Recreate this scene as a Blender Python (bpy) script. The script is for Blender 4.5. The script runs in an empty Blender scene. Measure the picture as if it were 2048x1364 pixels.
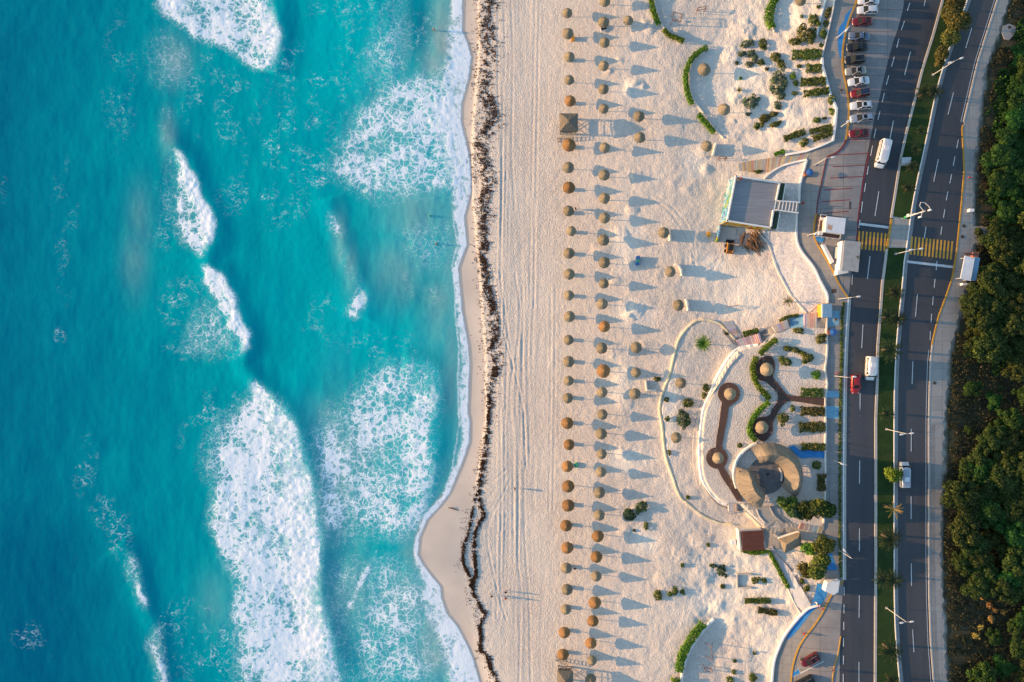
import bpy, bmesh, math, random
import numpy as np
from mathutils import Vector, Matrix

sc = bpy.context.scene
COL = sc.collection
rnd = random.Random(7)
R = math.radians

# ------------------------------------------------------------------ camera
S = 0.11                       # metres per photograph pixel at sea level
LENS = 28.09
CAMH = 1024 * S / (18 / LENS)
cam_d = bpy.data.cameras.new('camera')
cam_d.lens = LENS
cam_d.sensor_width = 36
cam_d.clip_start = 1
cam_d.clip_end = 20000
cam = bpy.data.objects.new('camera', cam_d)
cam.location = (0, 0, CAMH)
COL.objects.link(cam)
sc.camera = cam

# ------------------------------------------------------------------ light
SUN_EL, SUN_AZ = R(7.6), R(4.6)
world = bpy.data.worlds.new('World')
sc.world = world
world.use_nodes = True
wn = world.node_tree
sky = wn.nodes.new('ShaderNodeTexSky')
sky.sky_type = 'NISHITA'
sky.sun_disc = False
sky.sun_elevation = SUN_EL
sky.sun_rotation = R(270) + SUN_AZ
sky.dust_density = 0.35
sky.ozone_density = 1.7
wn.nodes['Background'].inputs[1].default_value = 0.14
wn.links.new(sky.outputs[0], wn.nodes['Background'].inputs[0])
sun_d = bpy.data.lights.new('sun', 'SUN')
sun_d.energy = 2.85
sun_d.angle = R(0.6)
sun_d.color = (1.0, 0.585, 0.27)
sun = bpy.data.objects.new('sun', sun_d)
sun.rotation_euler = Vector((math.cos(SUN_EL) * math.cos(SUN_AZ), -math.cos(SUN_EL) * math.sin(SUN_AZ),
                             -math.sin(SUN_EL))).to_track_quat('-Z', 'Y').to_euler()
sun.location = (-150, 10, 60)
COL.objects.link(sun)
sc.view_settings.view_transform = 'Standard'
sc.view_settings.look = 'None'
sc.view_settings.exposure = 1.65
sc.view_settings.gamma = 1
sc.cycles.max_bounces = 5
sc.cycles.diffuse_bounces = 2
sc.cycles.glossy_bounces = 2

# ------------------------------------------------------------------ numeric helpers
_tabs = {}
def vnoise(x, y, seed=0):
    if seed not in _tabs:
        _tabs[seed] = np.random.RandomState(seed + 11).rand(256, 256).astype(np.float32)
    t = _tabs[seed]
    xi = np.floor(x).astype(np.int64); yi = np.floor(y).astype(np.int64)
    fx = x - xi; fy = y - yi
    fx = fx * fx * (3 - 2 * fx); fy = fy * fy * (3 - 2 * fy)
    a = t[xi & 255, yi & 255]; b = t[(xi + 1) & 255, yi & 255]
    c = t[xi & 255, (yi + 1) & 255]; d = t[(xi + 1) & 255, (yi + 1) & 255]
    return (a * (1 - fx) + b * fx) * (1 - fy) + (c * (1 - fx) + d * fx) * fy

def fbm(x, y, o=4, seed=0, gain=0.5):
    s = 0.0; a = 1.0; n = 0.0
    for k in range(o):
        s = s + a * vnoise(x * 2 ** k + 17.3 * k, y * 2 ** k + 5.1 * k, seed + k)
        n += a; a *= gain
    return s / n                                   # about 0..1

def sstep(x, a, b):
    t = np.clip((x - a) / (b - a), 0, 1)
    return t * t * (3 - 2 * t)

def _box(a, n, ax):
    p = np.pad(a, [(n, n) if i == ax else (0, 0) for i in range(2)], mode='edge')
    c = np.cumsum(p, axis=ax)
    c = np.concatenate([np.zeros_like(np.take(c, [0], ax)), c], axis=ax)
    L = a.shape[ax]
    w = 2 * n + 1
    return (np.take(c, range(w, w + L), ax) - np.take(c, range(0, L), ax)) / w

def blur(a, n):
    if n < 1: return a
    for _ in range(2):
        a = _box(_box(a, n, 0), n, 1)
    return a

def inpoly(X, Y, poly):
    m = np.zeros(X.shape, bool)
    n = len(poly)
    for i in range(n):
        x0, y0 = poly[i]; x1, y1 = poly[(i + 1) % n]
        if y0 == y1: continue
        c = ((Y >= y0) != (Y >= y1))
        m ^= c & (X < (x1 - x0) * (Y - y0) / (y1 - y0) + x0)
    return m

def polydist(X, Y, pts):
    """distance to a polyline and the side (+ = right of the travel direction in picture space)"""
    best = np.full(X.shape, 1e9, np.float32); side = np.ones(X.shape, np.float32); par = np.zeros(X.shape, np.float32)
    n = len(pts) - 1
    for i in range(n):
        x0, y0 = pts[i]; x1, y1 = pts[i + 1]
        dx, dy = x1 - x0, y1 - y0
        L2 = dx * dx + dy * dy
        t = np.clip(((X - x0) * dx + (Y - y0) * dy) / L2, 0, 1)
        ex = X - x0 - t * dx; ey = Y - y0 - t * dy
        d = np.sqrt(ex * ex + ey * ey)
        s = np.sign(-(dx * (Y - y0) - dy * (X - x0)) + 1e-9)
        u = d < best
        best = np.where(u, d, best); side = np.where(u, s, side); par = np.where(u, (i + t) / n, par)
    return best, side, par

def smooth_line(pts, step=6, closed=False):
    """Catmull-Rom through the points, resampled"""
    P = list(pts)
    n = len(P)
    out = []
    rng = range(n if closed else n - 1)
    for i in rng:
        p1 = P[i]; p2 = P[(i + 1) % n]
        p0 = P[(i - 1) % n] if closed or i > 0 else p1
        p3 = P[(i + 2) % n] if closed or i + 2 < n else p2
        d = math.hypot(p2[0] - p1[0], p2[1] - p1[1])
        k = max(1, int(round(d / step)))
        for j in range(k):
            t = j / k
            q = []
            for a in (0, 1):
                q.append(0.5 * ((2 * p1[a]) + (-p0[a] + p2[a]) * t + (2 * p0[a] - 5 * p1[a] + 4 * p2[a] - p3[a]) * t * t
                                + (-p0[a] + 3 * p1[a] - 3 * p2[a] + p3[a]) * t ** 3))
            out.append(tuple(q))
    if not closed: out.append(tuple(P[-1]))
    return out

ZK = 4.547
def zl(ox, oy, *pts):                     # points read off an enlarged crop of the photograph
    return [(ox + x / ZK, oy + y / ZK) for x, y in pts]

def toworld(px, py, z):
    k = S * (CAMH - z) / CAMH
    return (px - 1024) * k, -(py - 682) * k
# ------------------------------------------------------------------ the lie of the land, on a raster of 2 pixels
GX = np.arange(-240, 2400, 2.0); GY = np.arange(-160, 1530, 2.0)
X, Y = np.meshgrid(GX, GY)
SHORE = [(930, -200), (926, 0), (925, 62), (935, 84), (943, 114), (937, 158), (923, 209), (922, 242), (934, 292), (939, 315), (943, 352),
         (943, 383), (929, 432), (934, 490), (917, 535), (919, 562), (926, 628), (937, 690), (940, 727), (938, 771), (936, 826),
         (940, 842), (939, 886), (923, 930), (899, 987), (880, 1012), (854, 1040), (839, 1075), (836, 1110), (848, 1132), (882, 1174),
         (883, 1196), (894, 1227), (914, 1251), (938, 1297), (947, 1319), (960, 1364), (975, 1440), (990, 1600)]
_sy = np.array([p[1] for p in SHORE], float); _sx = np.array([p[0] for p in SHORE], float)
def shore_x(y): return np.interp(y, _sy, _sx)
shx = shore_x(Y)
BERM = [(960, -200), (957, 0), (958, 100), (950, 200), (944, 290), (946, 400), (958, 520), (962, 580), (972, 730), (972, 830), (956, 950), (930, 1060), (922, 1130), (935, 1200), (950, 1290), (970, 1364), (990, 1600)]
bex = np.interp(Y, [p[1] for p in BERM], [p[0] for p in BERM])
D = X - shx
zb = np.interp(D, [-1200, -500, -120, -30, 0, 40, 120, 300], [-7, -4, -1.3, -0.32, 0.0, 0.34, 0.9, 2.0])
PROFX = [900, 1000, 1060, 1135, 1250, 1345, 1440, 1560, 1640, 1690, 1760, 1890, 1950, 2048, 2500]
PROFZ = [0.3, 1.1, 1.7, 2.8, 4.75, 6.1, 6.7, 8.9, 10.8, 11.3, 11.3, 11.05, 10.7, 10.2, 8.0]
zx = np.interp(X, PROFX, PROFZ)
tt = sstep(X - bex, -25, 50)
G = zb * (1 - tt) + zx * tt
G = np.where(X < 840, zb, G)
G = blur(G, 8)
G = np.where(D < 30, zb * (1 - sstep(D, 0, 30)) + G * sstep(D, 0, 30), G)

# edge of the loose sand on the road side (promenade wall)
PROM = [(1690, -200), (1670, 0), (1656, 64), (1645, 110), (1645, 132), (1662, 187), (1675, 218), (1667, 281), (1613, 320), (1598, 405), (1594, 475), (1604, 502),
        (1628, 535), (1655, 588), (1655, 640), (1655, 1100), (1645, 1160), (1612, 1230), (1582, 1253), (1564, 1284), (1551, 1317), (1545, 1364), (1530, 1600)]
pmx = np.interp(Y, [p[1] for p in PROM], [p[0] for p in PROM])
sand = sstep(pmx - X, 0, 14)                                    # 1 on the sand
dry = sstep(X - bex, -4, 30) * sand

# terraces held by the curved walls
OUTER = smooth_line([(1470, 679), (1457, 665), (1439, 648), (1413, 640), (1391, 643), (1369, 663), (1354, 690), (1340, 749), (1329, 777),
                     (1320, 815), (1325, 853), (1331, 908), (1345, 952), (1360, 992), (1382, 1013), (1408, 1033), (1439, 1046), (1465, 1049)])
INNER = smooth_line([(1516, 689), (1481, 696), (1461, 714), (1439, 749), (1419, 793), (1408, 821), (1402, 864), (1400, 908), (1404, 952),
                     (1417, 980), (1437, 1002), (1454, 1009)])
m_in = inpoly(X, Y, INNER + [(1480, 1010), (1530, 1060), (1700, 1060), (1700, 640), (1560, 655)]).astype(np.float32)
m_out = inpoly(X, Y, OUTER + [(1500, 1045), (1500, 700)]).astype(np.float32)
flat_in = np.interp(X, [1380, 1440, 1560, 1650], [8.5, 9.0, 10.2, 11.1])
mi = blur(m_in, 1) * (X < 1655)
G = G + blur(m_out, 1) * 0.45 * sstep(1440 - X, -60, 30)
G = np.where(X < 1655, G * (1 - mi) + np.maximum(flat_in, G) * mi, G)

# sand relief
N1 = fbm(X / 46, Y / 46, 4, 1); N2 = fbm(X / 14, Y / 14, 3, 5); N3 = fbm(X / 5.5, Y / 6.5, 2, 9)
ruts = vnoise(X / 7.0 + 2.2 * vnoise(X / 60, Y / 130, 21), Y / 170, 22) - 0.5
ruts2 = vnoise(X / 3.2 + 2.5 * vnoise(X / 70, Y / 110, 23), Y / 120, 24) - 0.5
rutm = sstep(X, 985, 1010) * sstep(1125 - X, 0, 60)
garden = sstep(X, 1440, 1500) * sstep(300 - Y, -10, 60) + sstep(X, 1320, 1400) * sstep(Y, 1060, 1120)
midz = sstep(X, 1190, 1260) * sand
calm = 1 - mi
bumpA = 0.03 + 0.05 * midz + 0.05 * np.clip(garden, 0, 1)
G = G + dry * ((N2 - 0.5) * bumpA * 2.2 * (0.35 + 0.65 * calm) + (N3 - 0.5) * 0.085 * (0.5 + 0.5 * calm) * (1 - 0.5 * rutm)
               + (N1 - 0.5) * (0.30 * midz + 0.45 * np.clip(garden, 0, 1)) * (0.15 + 0.85 * calm))
G = G + dry * rutm * (ruts * 0.035 + ruts2 * 0.035)
# heaps and hollows of loose sand between the parasols
HEAPS = [(1268, 168, 20, .9), (1258, 182, 12, .6), (1270, 620, 22, .8), (1255, 632, 14, .7), (1248, 908, 18, .7), (1262, 915, 12, .5), (1285, 175, 12, .5),
         (1270, 352, 16, .6), (1218, 140, 14, .5), (1265, 420, 16, .45), (1240, 470, 22, .6), (1200, 500, 22, .5), (1225, 700, 24, .5), (1245, 760, 24, .5),
         (1230, 560, 18, .5), (1245, 800, 28, .5), (1408, 300, 22, .7), (1412, 338, 14, .6), (1300, 60, 14, .6), (1290, 45, 10, .5), (1275, 1030, 24, .6),
         (1405, 1080, 26, .5), (1370, 1110, 30, .6), (1330, 1160, 26, .6), (1410, 1150, 26, .6), (1435, 1215, 20, .7), (1485, 60, 30, .8), (1460, 110, 26, .8), (1475, 190, 24, .6),
         (1430, 380, 22, .4), (1380, 380, 20, .35), (1250, 1060, 16, .4), (1390, 980, 20, .3), (1460, 260, 30, .6), (1570, 220, 30, .6), (1290, 690, 16, .35), (1240, 120, 10, .4), (1252, 985, 14, .35)]
for hx, hy, hr, hh in HEAPS:
    i0, i1 = np.searchsorted(GY, [hy - 2.2 * hr, hy + 2.2 * hr]); j0, j1 = np.searchsorted(GX, [hx - 2.2 * hr, hx + 2.2 * hr])
    xx, yy = X[i0:i1, j0:j1], Y[i0:i1, j0:j1]
    q = np.sqrt(((xx - hx) / hr) ** 2 + ((yy - hy) / (0.75 * hr)) ** 2)
    q = q * (0.65 + 0.7 * fbm(xx / 9, yy / 9, 3, 31))
    G[i0:i1, j0:j1] += hh * 0.62 * np.clip(1 - q, 0, 1) ** 0.8 * sand[i0:i1, j0:j1] * (0.75 + 0.5 * fbm(xx / 4, yy / 4, 2, 33))
# tyre tracks
TRACKS = [[(1000, 540), (1012, 640), (1024, 720), (1030, 830)], [(985, 540), (1000, 640), (1022, 720), (1046, 820), (1052, 940)],
          [(1030, 545), (1040, 620), (1034, 700), (1022, 760), (1020, 840)], [(1036, 830), (1037, 960), (1036, 1120), (1042, 1180), (1038, 1364)],
          [(1048, 940), (1050, 1080), (1058, 1200), (1062, 1364)], [(1008, 0), (1010, 120), (1006, 260), (1003, 420), (1000, 560)], [(1022, 0), (1026, 120), (1024, 300), (1030, 420)],
          [(997, 0), (996, 160), (1002, 300), (1002, 470)], [(1300, 395), (1340, 425), (1375, 480), (1378, 530)], [(1310, 388), (1350, 420), (1384, 470), (1394, 540), (1420, 545), (1440, 515)],
          [(1380, 480), (1390, 530), (1410, 545)], [(1440, 510), (1425, 530), (1400, 545)], [(1010, 940), (990, 960), (968, 958)], [(1020, 960), (1000, 1000), (975, 1060), (985, 1140), (1012, 1240)]]
_rt = random.Random(12)
for _ in range(12):
    x0 = _rt.uniform(992, 1105); y0 = _rt.uniform(-60, 900); dx = _rt.uniform(-16, 16); ln = _rt.uniform(300, 700)
    for o in (0, 8.5): TRACKS.append([(x0 + o, y0), (x0 + o + dx * .5 + _rt.uniform(-3, 3), y0 + ln * .5), (x0 + o + dx, y0 + ln)])
for ti, t in enumerate(TRACKS):
    t = smooth_line(t, 12)
    xs = [p[0] for p in t]; ys = [p[1] for p in t]
    i0, i1 = np.searchsorted(GY, [min(ys) - 8, max(ys) + 8]); j0, j1 = np.searchsorted(GX, [min(xs) - 8, max(xs) + 8])
    d, s, p = polydist(X[i0:i1, j0:j1], Y[i0:i1, j0:j1], t)
    G[i0:i1, j0:j1] += (.75 if ti < 15 else .3) * (-0.055) * np.exp(-(d / 1.8) ** 2) + 0.025 * np.exp(-((d - 4.0) / 1.6) ** 2)
# the scarp where the wet sand ends
G = G + 0.16 * sstep(X - bex + 3 * (N2 - .5), -3, 3) * sstep(Y, -300, -200) * sstep(1000 - Y, 0, 80)
G = G - 0.0 * np.exp(-(((X - 1434) / 26) ** 2 + ((Y - 405) / 60) ** 2))
# undergrowth beyond the right pavement
rough = sstep(X - np.interp(Y, [0, 140, 280, 500, 620, 760, 840, 1364], [2030, 1975, 1960, 1950, 1925, 1900, 1895, 1898]), 0, 30)
G = G + rough * (N1 - 0.45) * 0.6

def gz(px, py):
    fx = min(max((px - GX[0]) / 2, 0), len(GX) - 1.001); fy = min(max((py - GY[0]) / 2, 0), len(GY) - 1.001)
    i = int(fy); j = int(fx); fx -= j; fy -= i
    return float((G[i, j] * (1 - fx) + G[i, j + 1] * fx) * (1 - fy) + (G[i + 1, j] * (1 - fx) + G[i + 1, j + 1] * fx) * fy)

def W(px, py, h=0.0):
    """world point seen at (px, py) that stands h above the ground under it"""
    z = gz(px, py) + h
    qx, qy = px, py
    if h > 0.3:
        for _ in range(3):
            x, y = toworld(px, py, z)
            g = gz(qx, qy)
            k = S * (CAMH - g) / CAMH
            qx, qy = x / k + 1024, -y / k + 682
            z = gz(qx, qy) + h
    x, y = toworld(px, py, z)
    return Vector((x, y, z))

def ground_at(px, py, h=0.0):
    """the foot of something whose point at height h is seen at (px, py)"""
    p = W(px, py, h)
    return Vector((p.x, p.y, p.z - h))

# ------------------------------------------------------------------ mesh helpers
def link(name, me, parent=None):
    o = bpy.data.objects.new(name, me); COL.objects.link(o)
    if parent is not None: o.parent = parent
    return o

def mesh(name, vs, fs, m=None, smooth=False):
    me = bpy.data.meshes.new(name)
    me.from_pydata([tuple(v) for v in vs], [], fs)
    if m is not None: me.materials.append(m)
    if smooth: me.polygons.foreach_set('use_smooth', [True] * len(me.polygons))
    me.update()
    return me

def mk(name, vs, fs, m, parent=None, smooth=False):
    return link(name, mesh(name, vs, fs, m, smooth), parent)

def quads_np(name, V, m, attrs=None):
    """V: (N,4,3) array of quads"""
    n = len(V)
    me = bpy.data.meshes.new(name)
    me.vertices.add(4 * n); me.vertices.foreach_set('co', V.reshape(-1).astype(np.float32))
    me.loops.add(4 * n); me.loops.foreach_set('vertex_index', np.arange(4 * n, dtype=np.int32))
    me.polygons.add(n); me.polygons.foreach_set('loop_start', np.arange(0, 4 * n, 4, dtype=np.int32))
    me.update(calc_edges=True)
    if m is not None: me.materials.append(m)
    return me

def gridmesh(name, P, m, attrs=None):
    """P: (rows, cols, 3)"""
    r, c = P.shape[:2]
    me = bpy.data.meshes.new(name)
    me.vertices.add(r * c); me.vertices.foreach_set('co', P.reshape(-1).astype(np.float32))
    idx = np.arange(r * c, dtype=np.int32).reshape(r, c)
    q = np.stack([idx[:-1, :-1], idx[1:, :-1], idx[1:, 1:], idx[:-1, 1:]], -1).reshape(-1)
    n = (r - 1) * (c - 1)
    me.loops.add(4 * n); me.loops.foreach_set('vertex_index', q)
    me.polygons.add(n); me.polygons.foreach_set('loop_start', np.arange(0, 4 * n, 4, dtype=np.int32))
    me.polygons.foreach_set('use_smooth', np.ones(n, bool))
    me.update(calc_edges=True)
    for k, a in (attrs or {}).items():
        at = me.attributes.new(k, 'FLOAT', 'POINT')
        at.data.foreach_set('value', a.reshape(-1).astype(np.float32))
    me.materials.append(m)
    return me

# ------------------------------------------------------------------ materials
class NT:
    def __init__(s, name):
        s.m = bpy.data.materials.new(name); s.m.use_nodes = True
        s.t = s.m.node_tree; s.b = s.t.nodes['Principled BSDF']
        s.b.inputs['Specular IOR Level'].default_value = 0.25
    def n(s, kind, **kw):
        x = s.t.nodes.new(kind)
        for k, v in kw.items():
            if k in x.inputs: x.inputs[k].default_value = v
            else: setattr(x, k, v)
        return x
    def l(s, a, b): s.t.links.new(a, b)
    def coord(s): return s.n('ShaderNodeTexCoord').outputs['Object']
    def attr(s, k): return s.n('ShaderNodeAttribute', attribute_name=k).outputs['Fac']
    def noise(s, scale, detail=3, rough=.55, vec=None, dist=0):
        x = s.n('ShaderNodeTexNoise', Scale=scale, Detail=detail, Roughness=rough, Distortion=dist)
        s.l(vec or s.coord(), x.inputs['Vector']); return x.outputs[0]
    def mapv(s, scale, vec=None):
        x = s.n('ShaderNodeMapping'); x.inputs['Scale'].default_value = scale
        s.l(vec or s.coord(), x.inputs['Vector']); return x.outputs[0]
    def math(s, op, a, b=None, c=None, clamp=False):
        x = s.n('ShaderNodeMath', operation=op); x.use_clamp = clamp
        for i, v in enumerate((a, b, c)):
            if v is None: continue
            if isinstance(v, (int, float)): x.inputs[i].default_value = v
            else: s.l(v, x.inputs[i])
        return x.outputs[0]
    def rng(s, v, a, b, c=0, d=1, smooth=False):
        x = s.n('ShaderNodeMapRange', interpolation_type='SMOOTHSTEP' if smooth else 'LINEAR')
        s.l(v, x.inputs[0])
        for i, k in enumerate((a, b, c, d)):
            if isinstance(k, (int, float)): x.inputs[i + 1].default_value = k
            else: s.l(k, x.inputs[i + 1])
        return x.outputs[0]
    def mix(s, f, a, b, mode='MIX'):
        x = s.n('ShaderNodeMix', data_type='RGBA', blend_type=mode)
        if isinstance(f, (int, float)): x.inputs[0].default_value = f
        else: s.l(f, x.inputs[0])
        for i, v in ((6, a), (7, b)):
            if isinstance(v, tuple): x.inputs[i].default_value = (*v, 1)
            else: s.l(v, x.inputs[i])
        return x.outputs[2]
    def bump(s, h, strength=.5, dist=.05):
        x = s.n('ShaderNodeBump', Strength=strength, Distance=dist)
        s.l(h, x.inputs['Height']); s.l(x.outputs[0], s.b.inputs['Normal']); return x.outputs[0]
    def col(s, c):
        if isinstance(c, tuple): s.b.inputs['Base Color'].default_value = (*c, 1)
        else: s.l(c, s.b.inputs['Base Color'])
    def rough(s, r):
        if isinstance(r, (int, float)): s.b.inputs['Roughness'].default_value = r
        else: s.l(r, s.b.inputs['Roughness'])

_mats = {}
def simple(name, c, c2=None, scale=3.0, rough=.75, bump=0, bdist=.03, spec=.25, stretch=None, metal=0, detail=4):
    """a plain procedural surface: two near colours mixed by noise, a little grain"""
    if name in _mats: return _mats[name]
    k = NT(name)
    v = k.mapv(stretch) if stretch else k.coord()
    f = k.rng(k.noise(scale, detail, .6, v), .3, .7)
    k.col(k.mix(f, c, c2 or tuple(min(1, x * 1.22 + .003) for x in c)))
    k.rough(rough)
    k.b.inputs['Specular IOR Level'].default_value = spec
    k.b.inputs['Metallic'].default_value = metal
    if bump: k.bump(k.noise(scale * 3, 4, .6, v), bump, bdist)
    _mats[name] = k.m
    return k.m

# ------------------------------------------------------------------ labels
WORDS = 'first second third fourth fifth sixth seventh eighth ninth tenth eleventh twelfth thirteenth fourteenth fifteenth sixteenth seventeenth eighteenth nineteenth twentieth'.split()
TENS = {20: 'twenty', 30: 'thirty', 40: 'forty', 50: 'fifty'}
def nth(i):                                # 0-based
    n = i + 1
    if n <= 20: return WORDS[i]
    t = n // 10 * 10
    return TENS[t] + '-' + WORDS[n - t - 1] if n > t else {30: 'thirtieth', 40: 'fortieth', 50: 'fiftieth'}[n]

def tag(o, label=None, cat=None, group=None, kind=None):
    if label: o['label'] = label
    if cat: o['category'] = cat
    if group: o['group'] = group
    if kind: o['kind'] = kind
    return o

def thing(name, label, cat, loc=(0, 0, 0), rz=0, group=None):
    o = bpy.data.objects.new(name, None); COL.objects.link(o)
    o.empty_display_size = .3
    o.location = loc; o.rotation_euler = (0, 0, rz)
    return tag(o, label, cat, group)

def dup(src, loc=None, rz=None, label=None, group=None, scale=None):
    kids = {}
    r = src.copy(); COL.objects.link(r)
    if loc is not None: r.location = loc
    if rz is not None: r.rotation_euler = (0, 0, rz)
    if scale is not None: r.scale = (scale,) * 3 if isinstance(scale, (int, float)) else scale
    if label: r['label'] = label
    if group: r['group'] = group
    for ch in src.children:
        c = ch.copy(); COL.objects.link(c); c.parent = r
        for g in ch.children:
            d = g.copy(); COL.objects.link(d); d.parent = c
    return r

# ------------------------------------------------------------------ ground sheet
k = NT('sand')
co = k.coord()
wet = k.attr('wet'); soil = k.attr('soil'); pale = k.attr('pale')
c = k.mix(k.rng(k.noise(.09, 4, .6), .35, .65), (.50, .445, .385), (.59, .53, .46))
c = k.mix(k.math('MULTIPLY', k.rng(k.noise(.055, 5, .62, k.mapv((1, .6, 1))), .48, .66), .7), c, (.44, .37, .315))
c = k.mix(k.rng(k.noise(2.6, 3, .7), .35, .7), c, (.64, .575, .505))
c = k.mix(pale, c, (.70, .645, .56))
c = k.mix(k.math('MULTIPLY', k.rng(k.noise(6.0, 2, .5), .62, .72), .35), c, (.31, .26, .22))
wet_sunlit = k.mix(k.rng(k.noise(.12, 3, .5), .3, .7), (.52, .45, .385), (.64, .55, .46))  # wet sand, its colour lightened to paint in the sun on its slope
c = k.mix(wet, c, wet_sunlit)
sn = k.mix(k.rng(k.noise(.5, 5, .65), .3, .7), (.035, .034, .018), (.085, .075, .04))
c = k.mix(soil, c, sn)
k.col(c)
k.rough(k.rng(wet, 0, 1, .95, .55))
hb = k.math('ADD', k.noise(3.4, 2, .6), k.math('MULTIPLY', k.noise(8, 2, .6), .3))
bn = k.n('ShaderNodeBump', Distance=.15)
k.l(k.math('MULTIPLY', k.math('SUBTRACT', 1.0, wet, clamp=True), 1.0), bn.inputs['Strength'])
k.l(hb, bn.inputs['Height']); k.l(bn.outputs[0], k.b.inputs['Normal'])
M_SAND = k.m

wetA = 1 - sstep(X - bex + 2 * (N2 - .5), -4, 3)
soilA = sstep(X - np.interp(Y, [0, 105, 141, 275, 403, 497, 617, 700, 840, 952, 1120, 1364], [2014, 1982, 1969, 1954, 1946, 1946, 1921, 1899, 1888, 1885, 1881, 1893]) + 8 * (N2 - .5), -4, 6)
PALE = [(1500, 575, 70, 52), (1420, 540, 60, 40), (1480, 600, 80, 45), (1560, 30, 110, 40), (1500, 170, 130, 110), (1570, 250, 90, 60), (1500, 1150, 120, 90), (1430, 1210, 80, 60), (1600, 700, 60, 60),
        (1250, 480, 40, 60), (1265, 625, 40, 30), (1260, 180, 40, 24), (1240, 760, 40, 60), (1250, 920, 50, 30), (1390, 320, 30, 40), (1340, 830, 16, 130), (1290, 1080, 30, 30), (1560, 1290, 70, 70)]
pl = np.zeros_like(G)
for cx, cy, rx, ry in PALE:
    pl = np.maximum(pl, np.clip(1.25 - np.sqrt(((X - cx) / rx) ** 2 + ((Y - cy) / ry) ** 2) - .8 * (N2 - .5), 0, 1))
pl = np.maximum(pl, np.exp(-((X - bex + 3) / 5) ** 2) * sstep(1000 - Y, 0, 60) * .9)
pl = pl * sand * (X > 930)

ci = [j for j, v in enumerate(GX) if (760 <= v < 840 and v % 8 == 0) or 840 <= v <= 1714 or (v > 1714 and v % 8 == 0)]
ri = [i for i, v in enumerate(GY) if -40 <= v <= 1404 or v % 16 == 0]
P = np.zeros((len(ri) + 4, len(ci) + 4, 3), np.float32)
pxs = np.concatenate([[-30000, -3000], GX[ci], [4200, 30000]]); pys = np.concatenate([[-30000, -2500], GY[ri], [3900, 30000]])
def pad(a, lo=None):
    a = a[np.ix_(ri, ci)]
    return np.pad(a, 2, mode='edge')
Gp = pad(G)
Gp[:, :2] = -9
Px, Py = np.meshgrid(pxs, pys)
kk = S * (CAMH - Gp) / CAMH
P[..., 0] = (Px - 1024) * kk; P[..., 1] = -(Py - 682) * kk; P[..., 2] = Gp
ground = link('ground', gridmesh('ground', P, M_SAND, {'wet': pad(wetA), 'soil': pad(soilA), 'pale': pad(pl)}))
tag(ground, kind='structure')
# ------------------------------------------------------------------ sea
wx = np.concatenate([[-30000, -5000, -1500, -500], np.arange(-200, -40, 16), np.arange(-40, 1002, 2.0)])
wy = np.concatenate([[-30000, -5000, -1500, -400], np.arange(-200, -40, 16), np.arange(-40, 1406, 2.0), np.arange(1406, 1600, 16), [2000, 3500, 8000, 30000]])
WX, WY = np.meshgrid(wx, wy)
sw = shore_x(np.clip(WY, -200, 1600))
WD = sw - WX                                               # distance seaward of the waterline, pixels
n1 = fbm(WX / 120, WY / 200, 4, 41); n2 = fbm(WX / 30, WY / 40, 3, 45); n3 = fbm(WX / 9, WY / 9, 3, 49)

def region(poly, soft, dens, wob=10):
    q = np.array(poly); lo = q.min(0) - 40; hi = q.max(0) + 40
    i0, i1 = np.searchsorted(wy, [lo[1], hi[1]]); j0, j1 = np.searchsorted(wx, [lo[0], hi[0]])
    a, b = WX[i0:i1, j0:j1], WY[i0:i1, j0:j1]
    m = inpoly(a + wob * 2 * (n2[i0:i1, j0:j1] - .5) + wob * .6 * (n3[i0:i1, j0:j1] - .5), b + wob * 2 * (n1[i0:i1, j0:j1] - .5), poly).astype(np.float32)
    return (slice(i0, i1), slice(j0, j1)), blur(m, soft) * dens

foam = np.zeros(WX.shape, np.float32)
solid = np.zeros(WX.shape, np.float32)
def put(arr, poly, soft, dens, wob=10):
    sl, m = region(poly, soft, dens, wob); arr[sl] = np.maximum(arr[sl], m)

# breakers: (front edge polyline, height, body)
FRONTS = [([(322, 225), (332, 262), (348, 292), (375, 318), (388, 345), (400, 385), (420, 410), (433, 450), (430, 482), (416, 512), (420, 540), (446, 552), (462, 585), (470, 612), (482, 632), (497, 672), (496, 700), (484, 725), (505, 755),
            (535, 785), (562, 812), (592, 850), (606, 900), (622, 950), (632, 1010), (641, 1060), (640, 1130), (638, 1165), (652, 1230), (668, 1290), (682, 1370)], .42),
          ([(545, -30), (556, 30), (563, 70), (560, 100), (554, 124), (548, 150)], .4),
          ([(655, 390), (672, 450), (692, 500), (716, 560), (737, 590), (718, 640)], .2),
          ([(800, 722), (850, 730), (870, 745), (876, 790), (868, 850), (864, 900), (869, 940), (857, 1000), (845, 1060), (832, 1110)], .18),
          ([(240, 1080), (262, 1110), (280, 1160), (292, 1215), (314, 1260), (322, 1300), (338, 1370)], .22)]
WH = (n1 - .5) * .5 + (fbm(WX / 26, WY / 60, 3, 61) - .5) * .13 + (n3 - .5) * .03
frontd = []
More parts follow.
